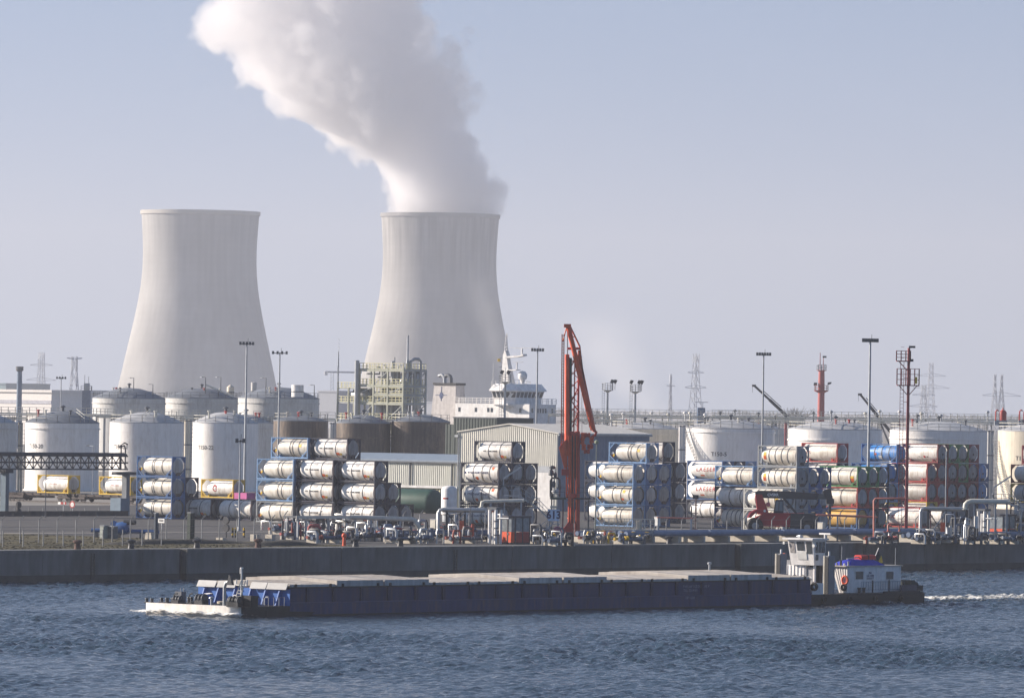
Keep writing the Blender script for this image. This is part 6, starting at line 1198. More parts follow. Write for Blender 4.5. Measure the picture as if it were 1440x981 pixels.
a = A(774, 699); pf = O('platform', MB().bx(a.x, A(796, 699).x, -.8, 1.2, a.z - .25, a.z), mat('platform_dark_green', (.03, .06, .06), .6), t); O('guard_rail', MB().rail([(a.x, -.8, a.z), (A(794, 699).x, -.8, a.z)], 1.1, .03, .6), RAILD, pf)
pf2 = O('platform', MB().bx(A(808, 694).x, A(830, 694).x, -.6, 1.4, a.z - .2, a.z), DK, t); O('guard_rail', MB().rail([(A(810, 0).x + (a.z * 0), -.6, a.z), (A(829, 694).x, -.6, a.z)], 1.1, .03, .6), RAILD, pf2) if False else O('guard_rail', MB().rail([(A(812, 694).x, -.6, a.z), (A(829, 694).x, -.6, a.z)], 1.1, .03, .6), RAILD, pf2)
for p in (776, 792, 828): O('platform_leg', MB().bx(A(p, 699).x - .08, A(p, 699).x + .08, .5, .66, 0, a.z - .25), RAILD, t)
for i, (p, y, rr) in enumerate(((776, 697, .22), (779, 680, .2), (784, 690, .25), (781, 668, .18), (775, 664, .3), (787, 684, .18))): a2 = A(p, y, 0); O('fitting', MB().lathe([(.08, -.4), (rr, -.35), (rr, .1), (rr * .6, .25), (.02, .4)], 10, tuple(a2)), rp.choice([DK, GALV, RAILD]), pf, 40)
O('fitting_pipe', MB().path([A(774, 698), A(774, 676), A(776, 672), A(785, 672), A(787, 675), A(787, 698)], .1, 8), DK, pf, 40); O('fitting_pipe', MB().path([A(776, 690), A(776, 662)], .09, 8), RAILD, pf, 40); O('foghorn', MB().lathe([(.02, 0), (.35, .08), (.35, .3), (.05, .45)], 12, tuple(A(777, 660)), 'z'), DK, pf)

# ------------------------------------------------------------ reach stacker
s = 11.75; px0 = 1100; c = base(px0, s); y0 = yh(px0) + 15.25 * s; t = T('reach_stacker', 'red reach stacker with long dark boom before the grey framed stack', 'reach stacker', c, 0)
def A(px, y, d=0): x, z = lq(px, y, px0, y0, s); return Vector((x, d, z))
RS = mat('stacker_red', (.38, .012, .03), .4, var=.1); DG = mat('stacker_dark', (.045, .052, .06), .5, var=.15)
O('chassis', MB().prism([(A(1056, 0).x * 0 - 3.5, .9), (3.6, .9), (3.6, 2.1), (1.0, 2.4), (-2.2, 2.4), (-3.2, 2.0)], -1.3, 1.3), RS, t); O('counterweight', MB().bx(.9, 3.9, -1.5, 1.5, .7, 2.5), DG, t); O('top_deck', MB().bx(-1.9, 2.6, -1.35, 1.35, 2.4, 2.52), RS, t)
O('mudguard', MB().prism([(-4.2, 1.9), (-3.9, 2.5), (-3.2, 2.9), (-2.3, 2.9), (-1.8, 2.3), (-2.2, 2.2), (-2.6, 2.5), (-3.3, 2.5), (-3.8, 1.9)], -1.75, -.9), RS, t); O('mudguard', MB().prism([(-4.2, 1.9), (-3.9, 2.5), (-3.2, 2.9), (-2.3, 2.9), (-1.8, 2.3), (-2.2, 2.2), (-2.6, 2.5), (-3.3, 2.5), (-3.8, 1.9)], .9, 1.75), RS, t)
for x, r in ((-3.3, .95), (2.9, .85)):
    for y in (-1.4, 1.4): w = O('wheel', MB().lathe([(r * .55, -.32), (r * .92, -.3), (r, -.2), (r, .2), (r * .92, .3), (r * .55, .32)], 24, (x, y, r), 'y', cap=True), BLACK, t, 40); O('hub', MB().lathe([(.02, -.36), (r * .3, -.36), (r * .5, -.3), (r * .5, .3), (r * .3, .36), (.02, .36)], 16, (x, y, r), 'y'), GALV, w, 40)
cb = O('cab', MB().add([(-1.1, -.75, 2.45), (.1, -.75, 2.45), (.1, .55, 2.45), (-1.1, .55, 2.45), (-.85, -.65, 4.1), (.05, -.65, 4.1), (.05, .45, 4.1), (-.85, .45, 4.1)], [(0, 3, 2, 1), (4, 5, 6, 7), (0, 1, 5, 4), (1, 2, 6, 5), (2, 3, 7, 6), (3, 0, 4, 7)]), DG, t); O('window', MB().add([(-.95, -.76, 2.75), (-.02, -.77, 2.75), (-.04, -.69, 3.9), (-.78, -.69, 3.9)], [(0, 1, 2, 3)]), mat('cab_glass', (.14, .19, .22), .1), cb); O('door_bar', MB().bar((-.5, -.79, 2.7), (-.45, -.7, 3.95), .06), DG, cb)
bz = A(1100, 695).z; O('boom', MB().prism([(-3.3, bz - .1), (-2.4, bz - .45), (1.0, bz - .5), (4.1, bz - .55), (4.3, bz + .2), (.6, bz + .42), (-2.8, bz + .45), (-3.3, bz + .3)], -.35, .45), DG, t); O('boom_section', MB().prism([(4.0, bz - .5), (5.3, bz - .45), (5.3, bz + .15), (4.0, bz + .2)], -.22, .32), mat('boom_grey', (.10, .115, .125), .5), t)
O('boom_pivot', MB().prism([(-3.0, 2.3), (-1.6, 2.3), (-2.5, bz), (-3.3, bz)], -.6, .7), RS, t); O('boom_pivot', MB().tube((-1.75, -.7, 3.5), (-1.75, .7, 3.5), .28), mat('stacker_pink', (.62, .18, .2), .5), t)
for y in (-.45, .5): O('lift_cylinder', MB().tube((1.7, y, 2.4), (.1, y, bz - .4), .13), DG, t); O('lift_cylinder', MB().tube((.9, y, 2.4), (-.3, y, bz - .4), .08), GALV, t)
v, f_ = text2d('CVSRR', .45, .02); O('lettering', MB().add([(a - 1.2, -.37, bz - .05 + b) for a, b, _ in v], f_), PW, t)
O('spreader', MB().bx(5.2, 6.1, -1.2, 1.2, bz - 1.0, bz - .4), DG, t); O('spreader', MB().bx(5.4, 5.9, -3.0, 3.0, bz - 1.3, bz - 1.0), DG, t); O('spreader_arm', MB().bx(5.5, 5.8, -.3, .3, bz - 3.8, bz - 1.3), DG, t); O('spreader_mount', MB().prism([(4.7, bz + .5), (5.7, bz + .9), (6.0, bz - .5), (5.2, bz - .6)], -.4, .4), DG, t)
O('headlight', MB().tube((-2.2, -1.78, 2.75), (-2.2, -1.7, 2.75), .16), PW, t); O('step', MB().bx(-1.2, .2, -1.6, -1.3, .5, .6), GALV, t)
# ------------------------------------------------------------ the push barge
BO = gnd(330, 868, 0); BF = Fr(BO); BW = 10.6
b = T('barge', 'long dark blue cargo barge with pale hatch covers and white bow', 'barge', BO)
HBLU = mat('hull_blue', (.010, .023, .105), .45, var=.15, streak=.2, dirt=(.085, .06, .05), dirtamt=.55, dscale=.3, scale=.4); HBLK = mat('hull_black', (.010, .011, .014), .5, var=.25)
BRBL = mat('hold_blue', (.035, .14, .44), .5, var=.08, streak=.15); BOWW = mat('bow_white', (.80, .76, .70), .5, streak=.12, dirt=(.5, .40, .3), dirtamt=.3); HATCH = mat('hatch_cover', (.42, .39, .35), .6, var=.14, scale=.5, dirt=(.24, .20, .17), dirtamt=.6, dscale=.3); HATS = mat('hatch_skirt', (.42, .44, .44), .5, streak=.3, var=.1)
fy_ = lambda px, py=845: BF.fx(px, py, 0)[0]
Y0, Y1 = fy_(408, 845), fy_(1141, 840); DZ = .9
def rr_out(g, n=7, r=.8):                                     # plan of the fore end, rounded corners
    pts = []
    for cx_, cy_, a0 in ((-r, r, 0), (-BW + r, r, -pi / 2)):
        for k in range(n): a = a0 - (pi / 2) * k / (n - 1); pts.append((cx_ + (r - g) * cos(a), cy_ + (r - g) * sin(a)))
    return [(0 - g, Y0)] + pts + [(-BW + g, Y0)]
O('foredeck', MB().prism(rr_out(.03), -1, DZ, 'z'), HBLK, b); bp = MB(); o2 = rr_out(0)[1:-1]; n_ = len(o2)
bp.add([(x, y, -.05) for x, y in o2] + [(x, y, DZ + .06) for x, y in o2], [(i, i + 1, n_ + i + 1, n_ + i) for i in range(n_ - 1)]); bp.add([(x, y, DZ + .06) for x, y in o2] + [(x * .985 - .08, y + .22, DZ + .06) for x, y in o2], [(i, i + 1, n_ + i + 1, n_ + i) for i in range(n_ - 1)]); O('bow_plate', bp, BOWW, b, 40)
O('hull', MB().bx(-BW, 0, Y0, Y1, -1, 1.12), HBLU, b); O('boot_stripe', MB().bx(-BW - .02, .02, Y0 + .4, Y1, -1, .16), HBLK, b); O('rubbing_strake', MB().bx(-BW - .05, .05, Y0, Y1, 1.12, 1.2), mat('strake_blue', (.035, .05, .14), .5, var=.3, scale=.3), b); O('chine_plate', MB().prism([(Y0 - 3.0, DZ - .35), (Y0 + 3.2, DZ - .55), (Y0 + 2.2, -.1), (Y0 - 3.0, -.1)], -.2, .015, 'x'), HBLK, b)
CZ = 2.38; O('hold_wall', MB().bx(-BW + .12, -.12, Y0 + .02, Y1, 1.2, CZ), HBLU, b); O('coaming_rim', MB().bx(-BW + .02, -.02, Y0 + .05, Y1, CZ, CZ + .1), HBLK, b)
me = MB().bx(-.13, .02, -.16, .16, 1.2, CZ).mesh('stiffener', mat('stiffener_dark', (.008, .013, .055), .5))
for px in (433, 470, 509, 547, 586, 624, 662, 699, 736, 774, 809, 845, 882, 917, 952, 988, 1021, 1055, 1088, 1124): o = O('stiffener', me, None, b); o.location = (0, fy_(px), 0)
me2 = me.copy(); 
for px in (452, 528, 604, 680, 755, 827, 900, 970, 1038, 1106): o = O('hull_rib', MB().bx(-.02, .025, fy_(px) - .05, fy_(px) + .05, .16, 1.1), HBLU, b)
zb = BF.fx(408, 853, 0)[1]; O('hold_front', MB().bx(-BW + .1, 0, Y0 - .06, Y0, .9, CZ - .1), BRBL, b)
for x in (-9.6, -8.0, -6.1, -4.3, -2.6, -1.0): O('buttress', MB().prism([(-.75, .9), (0, .9), (0, CZ), (-.15, CZ)], x - .06, x + .06, 'x'), BRBL, b).location = (0, Y0 - .06, 0)
for xa, xb in ((-10.4, -8.3), (-8.1, -6.0), (-4.3, -2.5), (-2.4, -.15)): O('deflector_plate', MB().prism([(Y0 - .42, CZ - .12), (Y0 - .36, CZ - .16), (Y0 - .08, CZ + .36), (Y0 - .12, CZ + .42)], xa, xb, 'x'), mat('deflector_pale', (.40, .40, .39), .5, var=.1), b)
def hatch(pa, pb, high):
    ya, yb = fy_(pa, 825) + .04, fy_(pb, 825) - .04; z = CZ + .1; zt = z + (.5 if high else .2); g = .24; xw = -BW / 2; e0 = -.06 if high else -.16
    m = MB(); pr = [(e0, zt), (xw, zt + g), (-BW - e0, zt), (-BW - e0, zt - .12), (xw, zt + g - .14), (e0, zt - .12)]; m.prism([(x, q) for x, q in pr], ya, yb)
    h = O('hatch_cover', m, HATCH, b); O('skirt', MB().bx(e0 - .05, e0 + .012, ya, yb, z - (.05 if high else 0), zt - .005), HATS, h); O('skirt', MB().bx(-BW - e0 - .012, -BW - e0 + .05, ya, yb, z, zt - .005), HATS, h)
    for yy in (ya + .03, yb - .03): O('end_plate', MB().prism([(e0, zt - .125), (xw, zt + g - .145), (-BW - e0, zt - .125), (-BW - e0, z), (e0, z)], yy - .03, yy + .03), HATCH, h)
    for k in range(1, 4): yy = ya + (yb - ya) * k / 4; O('seam_bar', MB().prism([(e0, zt), (xw, zt + g), (-BW - e0, zt), (-BW - e0, zt + .035), (xw, zt + g + .035), (e0, zt + .035)], yy - .04, yy + .04), HATCH, h)
    for q in (.12, .88): O('lug', MB().bx(e0 + .01, e0 + .1, ya + (yb - ya) * q - .12, ya + (yb - ya) * q + .12, z - .02, z + .25), HBLK, h)
for a_, b_, hi in ((409, 474, 0), (474, 540, 1), (541, 604, 1), (604, 667, 0), (667, 730, 0), (730, 791, 1), (793, 854, 1), (854, 911, 0), (911, 968, 0), (968, 1027, 1), (1028, 1086, 1), (1086, 1140, 0)): hatch(a_, b_, hi)
PRT = mat('faded_white_print', (.30, .33, .42), .6, var=.5, scale=6)
for s_, z, sz, px in (('PHILAFYIZOL  EN.V', 2.02, .36, 980), ('TSL:2314V1', 1.66, .34, 972), ('1071550', 1.0, .32, 970)):
    v, f_ = text2d(s_, sz, .0, 1.25); y = fy_(px, 833); x = -.10 if z > 1.2 else .03
    O('lettering', MB().add([(x + .012, y + a_, z + b_ - .05) for a_, b_, _ in v], f_), PRT, b)
O('vent_post', MB().lathe([(.1, CZ + .3), (.1, CZ + 1.35), (.2, CZ + 1.4), (.2, CZ + 1.55), (.02, CZ + 1.6)], 10, (-5.3, fy_(1021) + 4.2, 0)), GALV, b)
# gear on the foredeck, each piece part of the barge
def dk(px, py, x=None): p = gnd(px, py, DZ); d = p - BO; return d.dot(XD), d.dot(YD)
def deck(px, py): x, y = dk(px, py); return (min(-.3, max(-BW + .3, x)), max(.35, y))
def bitts(px, py, h=.45):
    x, y = deck(px, py); t_ = O('bitts', MB().bx(x - .5, x + .5, y - .16, y + .16, DZ, DZ + .08), DK, b)
    for d in (-.3, .3): O('bollard', MB().lathe([(.14, DZ + .05), (.12, DZ + h * .8), (.18, DZ + h * .85), (.16, DZ + h), (.02, DZ + h)], 10, (x + d, y, 0)), DK, t_, 40)
for px, py in ((210, 847.5), (231, 847), (239, 847), (262, 847.5), (273, 848), (352, 855), (372, 858), (387, 861)): bitts(px, py, .42 if px < 250 else .55)
def winch(px, py, w, h, m=DK):
    x, y = deck(px, py); t_ = O('winch', MB().bx(x - w / 2, x + w / 2, y - .4, y + .4, DZ, DZ + h * .5), m, b); O('drum', MB().tube((x - w * .42, y, DZ + h * .6), (x + w * .42, y, DZ + h * .6), h * .4, n=14), m, t_, 40)
    for d in (-.4, 0, .4): O('drum_flange', MB().tube((x + w * d - .04, y, DZ + h * .6), (x + w * d + .04, y, DZ + h * .6), h * .52, n=14), RAILD, t_, 40)
    O('hand_wheel', MB().lathe([(h * .3, -.03), (h * .36, 0), (h * .3, .03)], 14, (x + w * .55, y, DZ + h * .7), 'x'), DK, t_)
winch(250, 848, .8, .6); winch(283, 850, .9, .85); winch(331, 854, 1.3, .8); winch(379, 860, .9, .8)
x, y = deck(326, 853); O('windlass_housing', MB().bx(x - .2, x + 1.5, y + .3, y + 1.2, DZ, DZ + .95), HBLK, b)
O('locker', MB().bx(*[deck(246, 848)[0] - .5, deck(246, 848)[0] + .25, deck(246, 848)[1] + .5, deck(246, 848)[1] + 1.1], DZ, DZ + 1.0), mat('locker_grey', (.12, .13, .15), .6), b)
for px in (254, 258): x, y = deck(px, 847); O('aerial', MB().tube((x, y, DZ), (x, y, DZ + 1.25), .035), GALV, b)
x, y = deck(293, 850); O('blue_drum', MB().lathe([(.28, DZ), (.3, DZ + .3), (.26, DZ + .5), (.32, DZ + .8), (.28, DZ + .9), (.02, DZ + .92)], 14, (x, y, 0)), mat('drum_bright_blue', (.03, .16, .6), .5), b, 40); O('white_cloth', MB().add([(x - .45, y - .1, DZ + .95), (x + .1, y - .32, DZ + .9), (x + .55, y - .1, DZ + 1.0), (x + .35, y + .2, DZ + .85), (x - .2, y + .25, DZ + .9), (x, y, DZ + 1.02)], [(0, 1, 5), (1, 2, 5), (2, 3, 5), (3, 4, 5), (4, 0, 5)]), WHITE, b)
x, y = deck(315, 852); O('gooseneck_vent', MB().path([(x, y, DZ), (x, y, DZ + 1.6), (x + .15, y, DZ + 1.95), (x + .45, y, DZ + 2.1), (x + .7, y, DZ + 1.95)], .14, 10), GALV, b, 40); O('vent_cowl', MB().prism([(x + .35, DZ + 1.8), (x + .95, DZ + 1.8), (x + .75, DZ + 2.55), (x + .6, DZ + 2.7)], y - .15, y + .15), DK, b)
x, y = deck(342, 853); y += .6; mm = O('mast', MB().tube((x, y, DZ), (x, y, zat(342, 794, 16.4)), .12, .08, 10), GALV, b, 40); z = zat(342, 817, 16.4); O('crosstree', MB().bx(x - .62, x + .62, y - .05, y + .05, z, z + .1), WHITE, mm)
for d in (-.6, .6): O('mast_lamp', MB().tube((x + d, y, z + .1), (x + d, y, z + .5), .06), WHITE, mm)
O('mast_lamp', MB().tube((x, y, zat(342, 794, 16.4)), (x, y, zat(342, 792, 16.4)), .12), PW, mm); O('mast_lamp', MB().tube((x - .14, y, z + 1.0), (x - .14, y, z + 1.5), .07), WHITE, mm)
def ladder(pA, pB, w, m, par, nr=8, dirx=True):
    A_, B_ = Vector(pA), Vector(pB); d = Vector((w / 2, 0, 0)); l = O('ladder', MB().bar(A_ - d, B_ - d, .07), m, par)
    O('ladder_rail', MB().bar(A_ + d, B_ + d, .07), m, l)
    for k in range(nr): p = A_.lerp(B_, (k + .5) / nr); O('rung', MB().bar(p - d, p + d, .06), m, l)
x, y = deck(354, 857); ladder((x, y, DZ), (x + .42, y + .55, CZ + .75), .5, mat('aluminium', (.62, .60, .54), .4), b, 9)
x, y = deck(374, 859); O('hose_reel', MB().path([(x + .3 * cos(a * .5) , y, DZ + .65 + .32 * sin(a * .5)) for a in range(13)], .05, 6), WHITE, b); x, y = deck(367, 857); O('locker', MB().bx(x - .4, x + .4, y - .3, y + .3, DZ, DZ + .7), HBLK, b)
for px in (318, 337, 341): x, y = deck(px, 853); O('fairlead', MB().path([(x + .22 * cos(a * .63), y, DZ + .25 + .22 * sin(a * .63)) for a in range(11)], .06, 6), GALV if px == 318 else DK, b)
for px in (393, 397, 401): x, y = deck(px, 861); O('stanchion', MB().tube((x, y, DZ - .1), (x, y, DZ + .6), .07), GALV, b)

rb = random.Random(3)
for k in range(16):                                           # ropes, boxes and pots strewn over the foredeck
    x, y = rb.uniform(-BW + .6, -.6), rb.uniform(.8, Y0 - 1.0); q = k % 4; h_ = rb.uniform(.25, .7)
    if q == 0: O('rope_coil', MB().lathe([(.2, DZ), (.4, DZ + .05), (.4, DZ + .2), (.2, DZ + .25)], 14, (x, y, 0)), mat('rope', (.4, .36, .28), .9), b, 40)
    elif q == 1: O('deck_box', MB().bx(x - .35, x + .35, y - .25, y + .25, DZ, DZ + h_), rb.choice([DK, HBLK, BLUEP, GALV]), b)
    elif q == 2: O('mushroom_vent', MB().lathe([(.1, DZ), (.1, DZ + h_), (.24, DZ + h_), (.2, DZ + h_ + .12), (.02, DZ + h_ + .16)], 12, (x, y, 0)), rb.choice([DK, WHITE, GALV]), b, 40)
    else: O('deck_pipe', MB().path([(x, y, DZ), (x, y, DZ + h_), (x + .15, y, DZ + h_ + .15), (x + .4, y, DZ + h_ + .15)], .06, 6), rb.choice([GALV, DK]), b, 40)
for k in range(9): y = 1.0 + k * (Y0 - 1.6) / 8; O('stanchion', MB().tube((-.12, y, DZ), (-.12, y, DZ + .75), .03, n=6), GALV, b)
O('guard_wire', MB().bar((-.12, 1.0, DZ + .72), (-.12, Y0 - .6, DZ + .72), .02), GALV, b)
# ------------------------------------------------------------ the pusher tug behind it
U = Fr(BO + YD * (Y1 + .35)); pg = T('pusher_tug', 'white and black pusher tug pushing the blue barge', 'tug', U.o)
fu_ = lambda px, py, x: U.fx(px, py, x)
E1 = fu_(1305, 845, -.5)[0]; XR, XL = -.55, -BW + .55; HZ = 1.02
TW = mat('tug_white', (.80, .78, .76), .45, streak=.10, dirt=(.45, .36, .28), dirtamt=.25); TB = mat('tug_black', (.009, .010, .013), .5, var=.25); TG = mat('tug_post_grey', (.20, .21, .23), .5, var=.15)
O('hull', MB().prism([(XL, .3), (XR, .3), (XR, E1 - .5), (XR - .4, E1), (XL + .4, E1), (XL, E1 - .5)], -1, HZ, 'z'), TB, pg); O('bulwark', MB().bx(XR - .08, XR, E1 - 7.0, E1 - 1.2, HZ, HZ + .18), TB, pg); O('fender_strip', MB().bx(XR, XR + .12, .4, E1 - 1.5, HZ - .45, HZ - .2), BLACK, pg)
for k in range(4): O('tyre_fender', MB().lathe([(.18, -.1), (.32, -.1), (.34, 0), (.32, .1), (.18, .1), (.18, -.1)], 16, (XR + .14, 2.2 + k * (E1 - 5) / 3.4, .52), 'x'), BLACK, pg, 40)
# push shoulders
yp = fu_(1161, 818, -1.5)[0]
for x, y, z in ((U.fy(1093.5, 800, .2)[0], .2, U.fy(1093.5, 778, .2)[1]), (-1.5, yp, U.fy(1161, 781, yp)[1])):
    O('push_post', MB().bx(x - .27, x + .3, y, y + 1.0, HZ, z), TG, pg); O('post_face', MB().bx(x - .28, x - .12, y - .06, y, HZ, z), mat('post_tan', (.50, .47, .40), .5), pg); O('post_rubber', MB().bx(x - .1, x + .31, y - .07, y, HZ, z - .1), BLACK, pg); O('post_lamp', MB().tube((x, y + .5, z), (x, y + .5, z + .4), .09), WHITE, pg)
# wheelhouse on its trunk: front face measured on the plane y = yw
yw = fu_(1145, 794.5, -3.2)[0]; zwb = fu_(1145, 794.5, -3.2)[1]; zwt = fu_(1142, 759, -3.2)[1]
def xfront(px, py): return U.fy(px, py, yw)[0]
xa, xb = xfront(1112.5, 794), -3.2; dp = 1.55; lean = .42
wh = O('wheelhouse', MB().add([(xa, yw, zwb), (xb, yw, zwb), (xb, yw + dp, zwb), (xa, yw + dp, zwb), (xa - .15, yw - lean, zwt), (xb + .1, yw - lean, zwt), (xb + .1, yw + dp + .08, zwt), (xa - .15, yw + dp + .08, zwt)], [(0, 3, 2, 1), (4, 5, 6, 7), (0, 1, 5, 4), (1, 2, 6, 5), (2, 3, 7, 6), (3, 0, 4, 7)]), TW, pg)
O('wheelhouse_roof', MB().bx(xa - .5, xb + .35, yw - lean - .35, yw + dp + .2, zwt, zwt + .16), TW, wh); HH = zwt - zwb
def fpt(fx_, fz, off=-.02): return (xa + (xb - xa) * fx_ + (-.15 + .25 * fx_) * fz, yw - lean * fz + off, zwb + HH * fz)
def fquad(a0, a1, z0_, z1_, m, nm, th=.03):
    mb = MB(); c4 = [fpt(a0, z0_, -.005), fpt(a1, z0_, -.005), fpt(a1, z1_, -.005), fpt(a0, z1_, -.005)]; mb.add(c4 + [(x, y - th, z) for x, y, z in c4], [(7, 6, 5, 4), (0, 1, 5, 4), (1, 2, 6, 5), (2, 3, 7, 6), (3, 0, 4, 7)]); return O(nm, mb, m, wh)
fquad(.05, .26, .48, .92, mat('wheelhouse_glass_pale', (.30, .28, .27), .15, var=.3, scale=5), 'window'); fquad(.35, .64, .57, .93, GLASSD, 'window'); fquad(.73, .95, .45, .93, GLASSD, 'window'); fquad(.34, .72, .22, .53, mat('panel_grey_white', (.58, .58, .56), .5), 'hatch_panel', .05)
sx = xb + .03
for ya, yb, za, zb_, m in ((.08, .48, .5, .93, GLASSD), (.58, .98, .5, .93, GLASSD), (1.08, 1.48, .5, .93, GLASSD), (.15, .5, .2, .42, GLASSD)): O('window', MB().bx(sx - .02, sx + .07, yw + ya, yw + yb, zwb + HH * za, zwb + HH * zb_), m, wh)
O('searchlight', MB().tube((xb + .25, yw - .5, zwb + HH * .78), (xb + .25, yw - .2, zwb + HH * .78), .16), PW, wh); O('mirror', MB().bx(xa - .55, xa - .35, yw - lean - .2, yw - lean - .15, zwt - .45, zwt - .2), PW, wh)
z0_ = zwt + .16; O('radar_foot', MB().tube((xb + .1, yw + 1.5, z0_), (xb + .1, yw + 1.5, z0_ + .35), .12), WHITE, wh); O('radar_bar', MB().bx(xb - .55, xb + .75, yw + 1.4, yw + 1.6, z0_ + .35, z0_ + .5), WHITE, wh)
O('horn', MB().lathe([(.05, 0), (.18, .5)], 10, (xa + .6, yw, z0_ + .15), 'x', cap=True), GALV, wh); O('roof_lamp', MB().tube((xa + 1.1, yw, z0_), (xa + 1.1, yw, z0_ + .22), .14), GALV, wh)
zt_ = zwb - .04; tx0 = U.fy(1102, 805, yw + .3)[0]; tx1 = U.fy(1131, 805, yw + .3)[0]
def corr_box(x0, x1, y, z0__, z1__, n, m, nm, par):
    f = O(nm, MB().bx(x0, x1, y, y + .1, z0__, z1__), m, par)
    for k in range(1, n): x = x0 + (x1 - x0) * k / n; O('panel_rib', MB().bx(x - .035, x + .035, y - .05, y, z0__, z1__), TW, f)
    return f
tr_ = O('trunk', MB().bx(tx0, tx1 + .02, yw + .4, yw + dp, HZ, zt_), TW, pg); corr_box(tx0, tx1, yw + .3, HZ, zt_, 6, TW, 'trunk_front', pg)
O('door', MB().bx(tx1 + .15, tx1 + 1.0, yw + .45, yw + .5, HZ, zt_ - .15), mat('door_grey', (.30, .30, .32), .5), pg); O('door_jamb', MB().bx(tx1 + .02, tx1 + .15, yw + .35, yw + .6, HZ, zt_), TW, pg); O('door_jamb', MB().bx(tx1 + 1.0, tx1 + 1.15, yw + .35, yw + .6, HZ, zt_), TW, pg); O('trunk_rear', MB().bx(tx1 + .02, xb - .2, yw + 1.1, yw + dp, HZ, zt_), TB, pg)
O('life_ring', MB().path([(tx0 + .1 + .25 * cos(k * .6), yw + .2, zt_ + .7 + .33 * sin(k * .6)) for k in range(12)], .08, 6), ORANGE, pg); O('locker', MB().bx(tx0 - .1, tx0 + .55, yw + .6, yw + 1.1, zt_ - .1, zt_ + .45), TG, pg); O('cable', MB().path([(tx0 + .2 + k * .3, yw + .2, zt_ - 1.0 + .12 * sin(k * 2.0)) for k in range(10)], .035, 5), DK, pg)
# engine room casing and ladder by the right post
cx0 = U.fy(1143, 826, .6)[0]; O('casing', MB().bx(cx0, -2.6, .5, 2.2, HZ, 2.05), TW, pg); O('tyre_fender', MB().lathe([(.2, -.12), (.38, -.12), (.4, 0), (.38, .12), (.2, .12), (.2, -.12)], 16, (cx0 + .3, .42, 1.75), 'y'), BLACK, pg)
ladder((-1.9, .35, HZ - .05), (-1.1, .9, 2.25), .55, mat('aluminium', (1, 1, 1)), pg, 7); ladder((-1.2, .5, HZ), (-.6, 1.0, 2.2), .4, mat('tan_post', (1, 1, 1)), pg, 7)
O('handrail', MB().rail([(-2.4, .5, 2.05), (-.7, .5, 2.05)], .6, .03, .8, (1.0,)), TW, pg)
# deckhouse
xd = -2.0; yd, zd0 = fu_(1191, 834, xd); zd0 = max(zd0, HZ + .02); zd1 = fu_(1191, 796.5, xd)[1]; ye = fu_(1266.5, 834, xd)[0]; xl = U.fy(1169.5, 798, yd)[0]; xl2 = U.fy(1180, 834, yd)[0]
dh = O('deckhouse', MB().add([(xl2, yd, zd0), (xd, yd, zd0), (xd, ye, zd0), (xl2, ye, zd0), (xl, yd, zd1), (xd, yd, zd1), (xd, ye, zd1), (xl, ye, zd1)], [(0, 3, 2, 1), (4, 5, 6, 7), (0, 1, 5, 4), (1, 2, 6, 5), (2, 3, 7, 6), (3, 0, 4, 7)]), TW, pg)
O('house_base', MB().bx(xl2 - .2, XR - .3, yd - .06, ye + .3, HZ - .02, zd0), TB, pg); O('house_roof', MB().bx(xl - .25, xd + .14, yd - .25, ye + .15, zd1, zd1 + .09), mat('roof_tan', (.46, .43, .38), .6), dh)
for k in range(1, 6): f = k / 6; O('panel_rib', MB().add([(xl2 + (xd - xl2) * f - .03, yd - .04, zd0), (xl2 + (xd - xl2) * f + .03, yd - .04, zd0), (xl + (xd - xl) * f + .03, yd - .04, zd1), (xl + (xd - xl) * f - .03, yd - .04, zd1), (xl2 + (xd - xl2) * f - .03, yd, zd0), (xl2 + (xd - xl2) * f + .03, yd, zd0), (xl + (xd - xl) * f + .03, yd, zd1), (xl + (xd - xl) * f - .03, yd, zd1)], [(0, 1, 2, 3), (0, 4, 5, 1), (1, 5, 6, 2), (3, 2, 6, 7), (0, 3, 7, 4)]), TW, dh)
def side_y(px, py): return fu_(px, py, xd)
for pa, pb in ((1202.5, 1213.5), (1245.5, 1256)):
    y_a, z_a = side_y(pa, 814); y_b, z_b = side_y(pb, 803); w_ = O('window', MB().bx(xd - .02, xd + .03, y_a, y_b, z_a, z_b), GLASSD, dh); fr_ = MB(); fr_.bx(xd, xd + .05, y_a - .07, y_a, z_a - .07, z_b + .07); fr_.bx(xd, xd + .05, y_b, y_b + .07, z_a - .07, z_b + .07); fr_.bx(xd, xd + .05, y_a, y_b, z_b, z_b + .07); fr_.bx(xd, xd + .05, y_a, y_b, z_a - .07, z_a); O('window_frame', fr_, TW, w_)
y_, _ = side_y(1232, 815); O('seam_strip', MB().bx(xd, xd + .035, y_ - .04, y_ + .04, zd0, zd1), TW, dh)
for s_, py in (('JNA', 805), ('LGE OHM', 809), ('DE BOUT', 812.8)):
    y_, z_ = side_y(1223.5, py); v, f_ = text2d(s_, .26, .008); O('lettering', MB().add([(xd + .02, y_ + p, z_ + q) for p, q, _ in v], f_), INKN, dh)
O('life_ring', MB().path([(xl2 + .75 + .34 * cos(k * .5), yd - .12, zd0 + 1.2 + .38 * sin(k * .5)) for k in range(14)], .09, 6), ORANGE, dh, 60); O('tyre_fender', MB().lathe([(.16, -.1), (.3, -.1), (.31, 0), (.3, .1), (.16, .1), (.16, -.1)], 16, (xd - .25, yd - .2, zd0 + .5), 'y'), BLACK, dh)
rl = MB(); y_a, y_b = side_y(1205, 828)[0], side_y(1266, 828)[0]
for k in range(19): y_ = y_a + (y_b - y_a) * k / 18; rl.bar((xd + .5, y_, HZ + .3), (xd + .5, y_, HZ + 1.05), .022)
for z_ in (.3, 1.05): rl.bar((xd + .5, y_a, HZ + z_), (xd + .5, y_b, HZ + z_), .035)
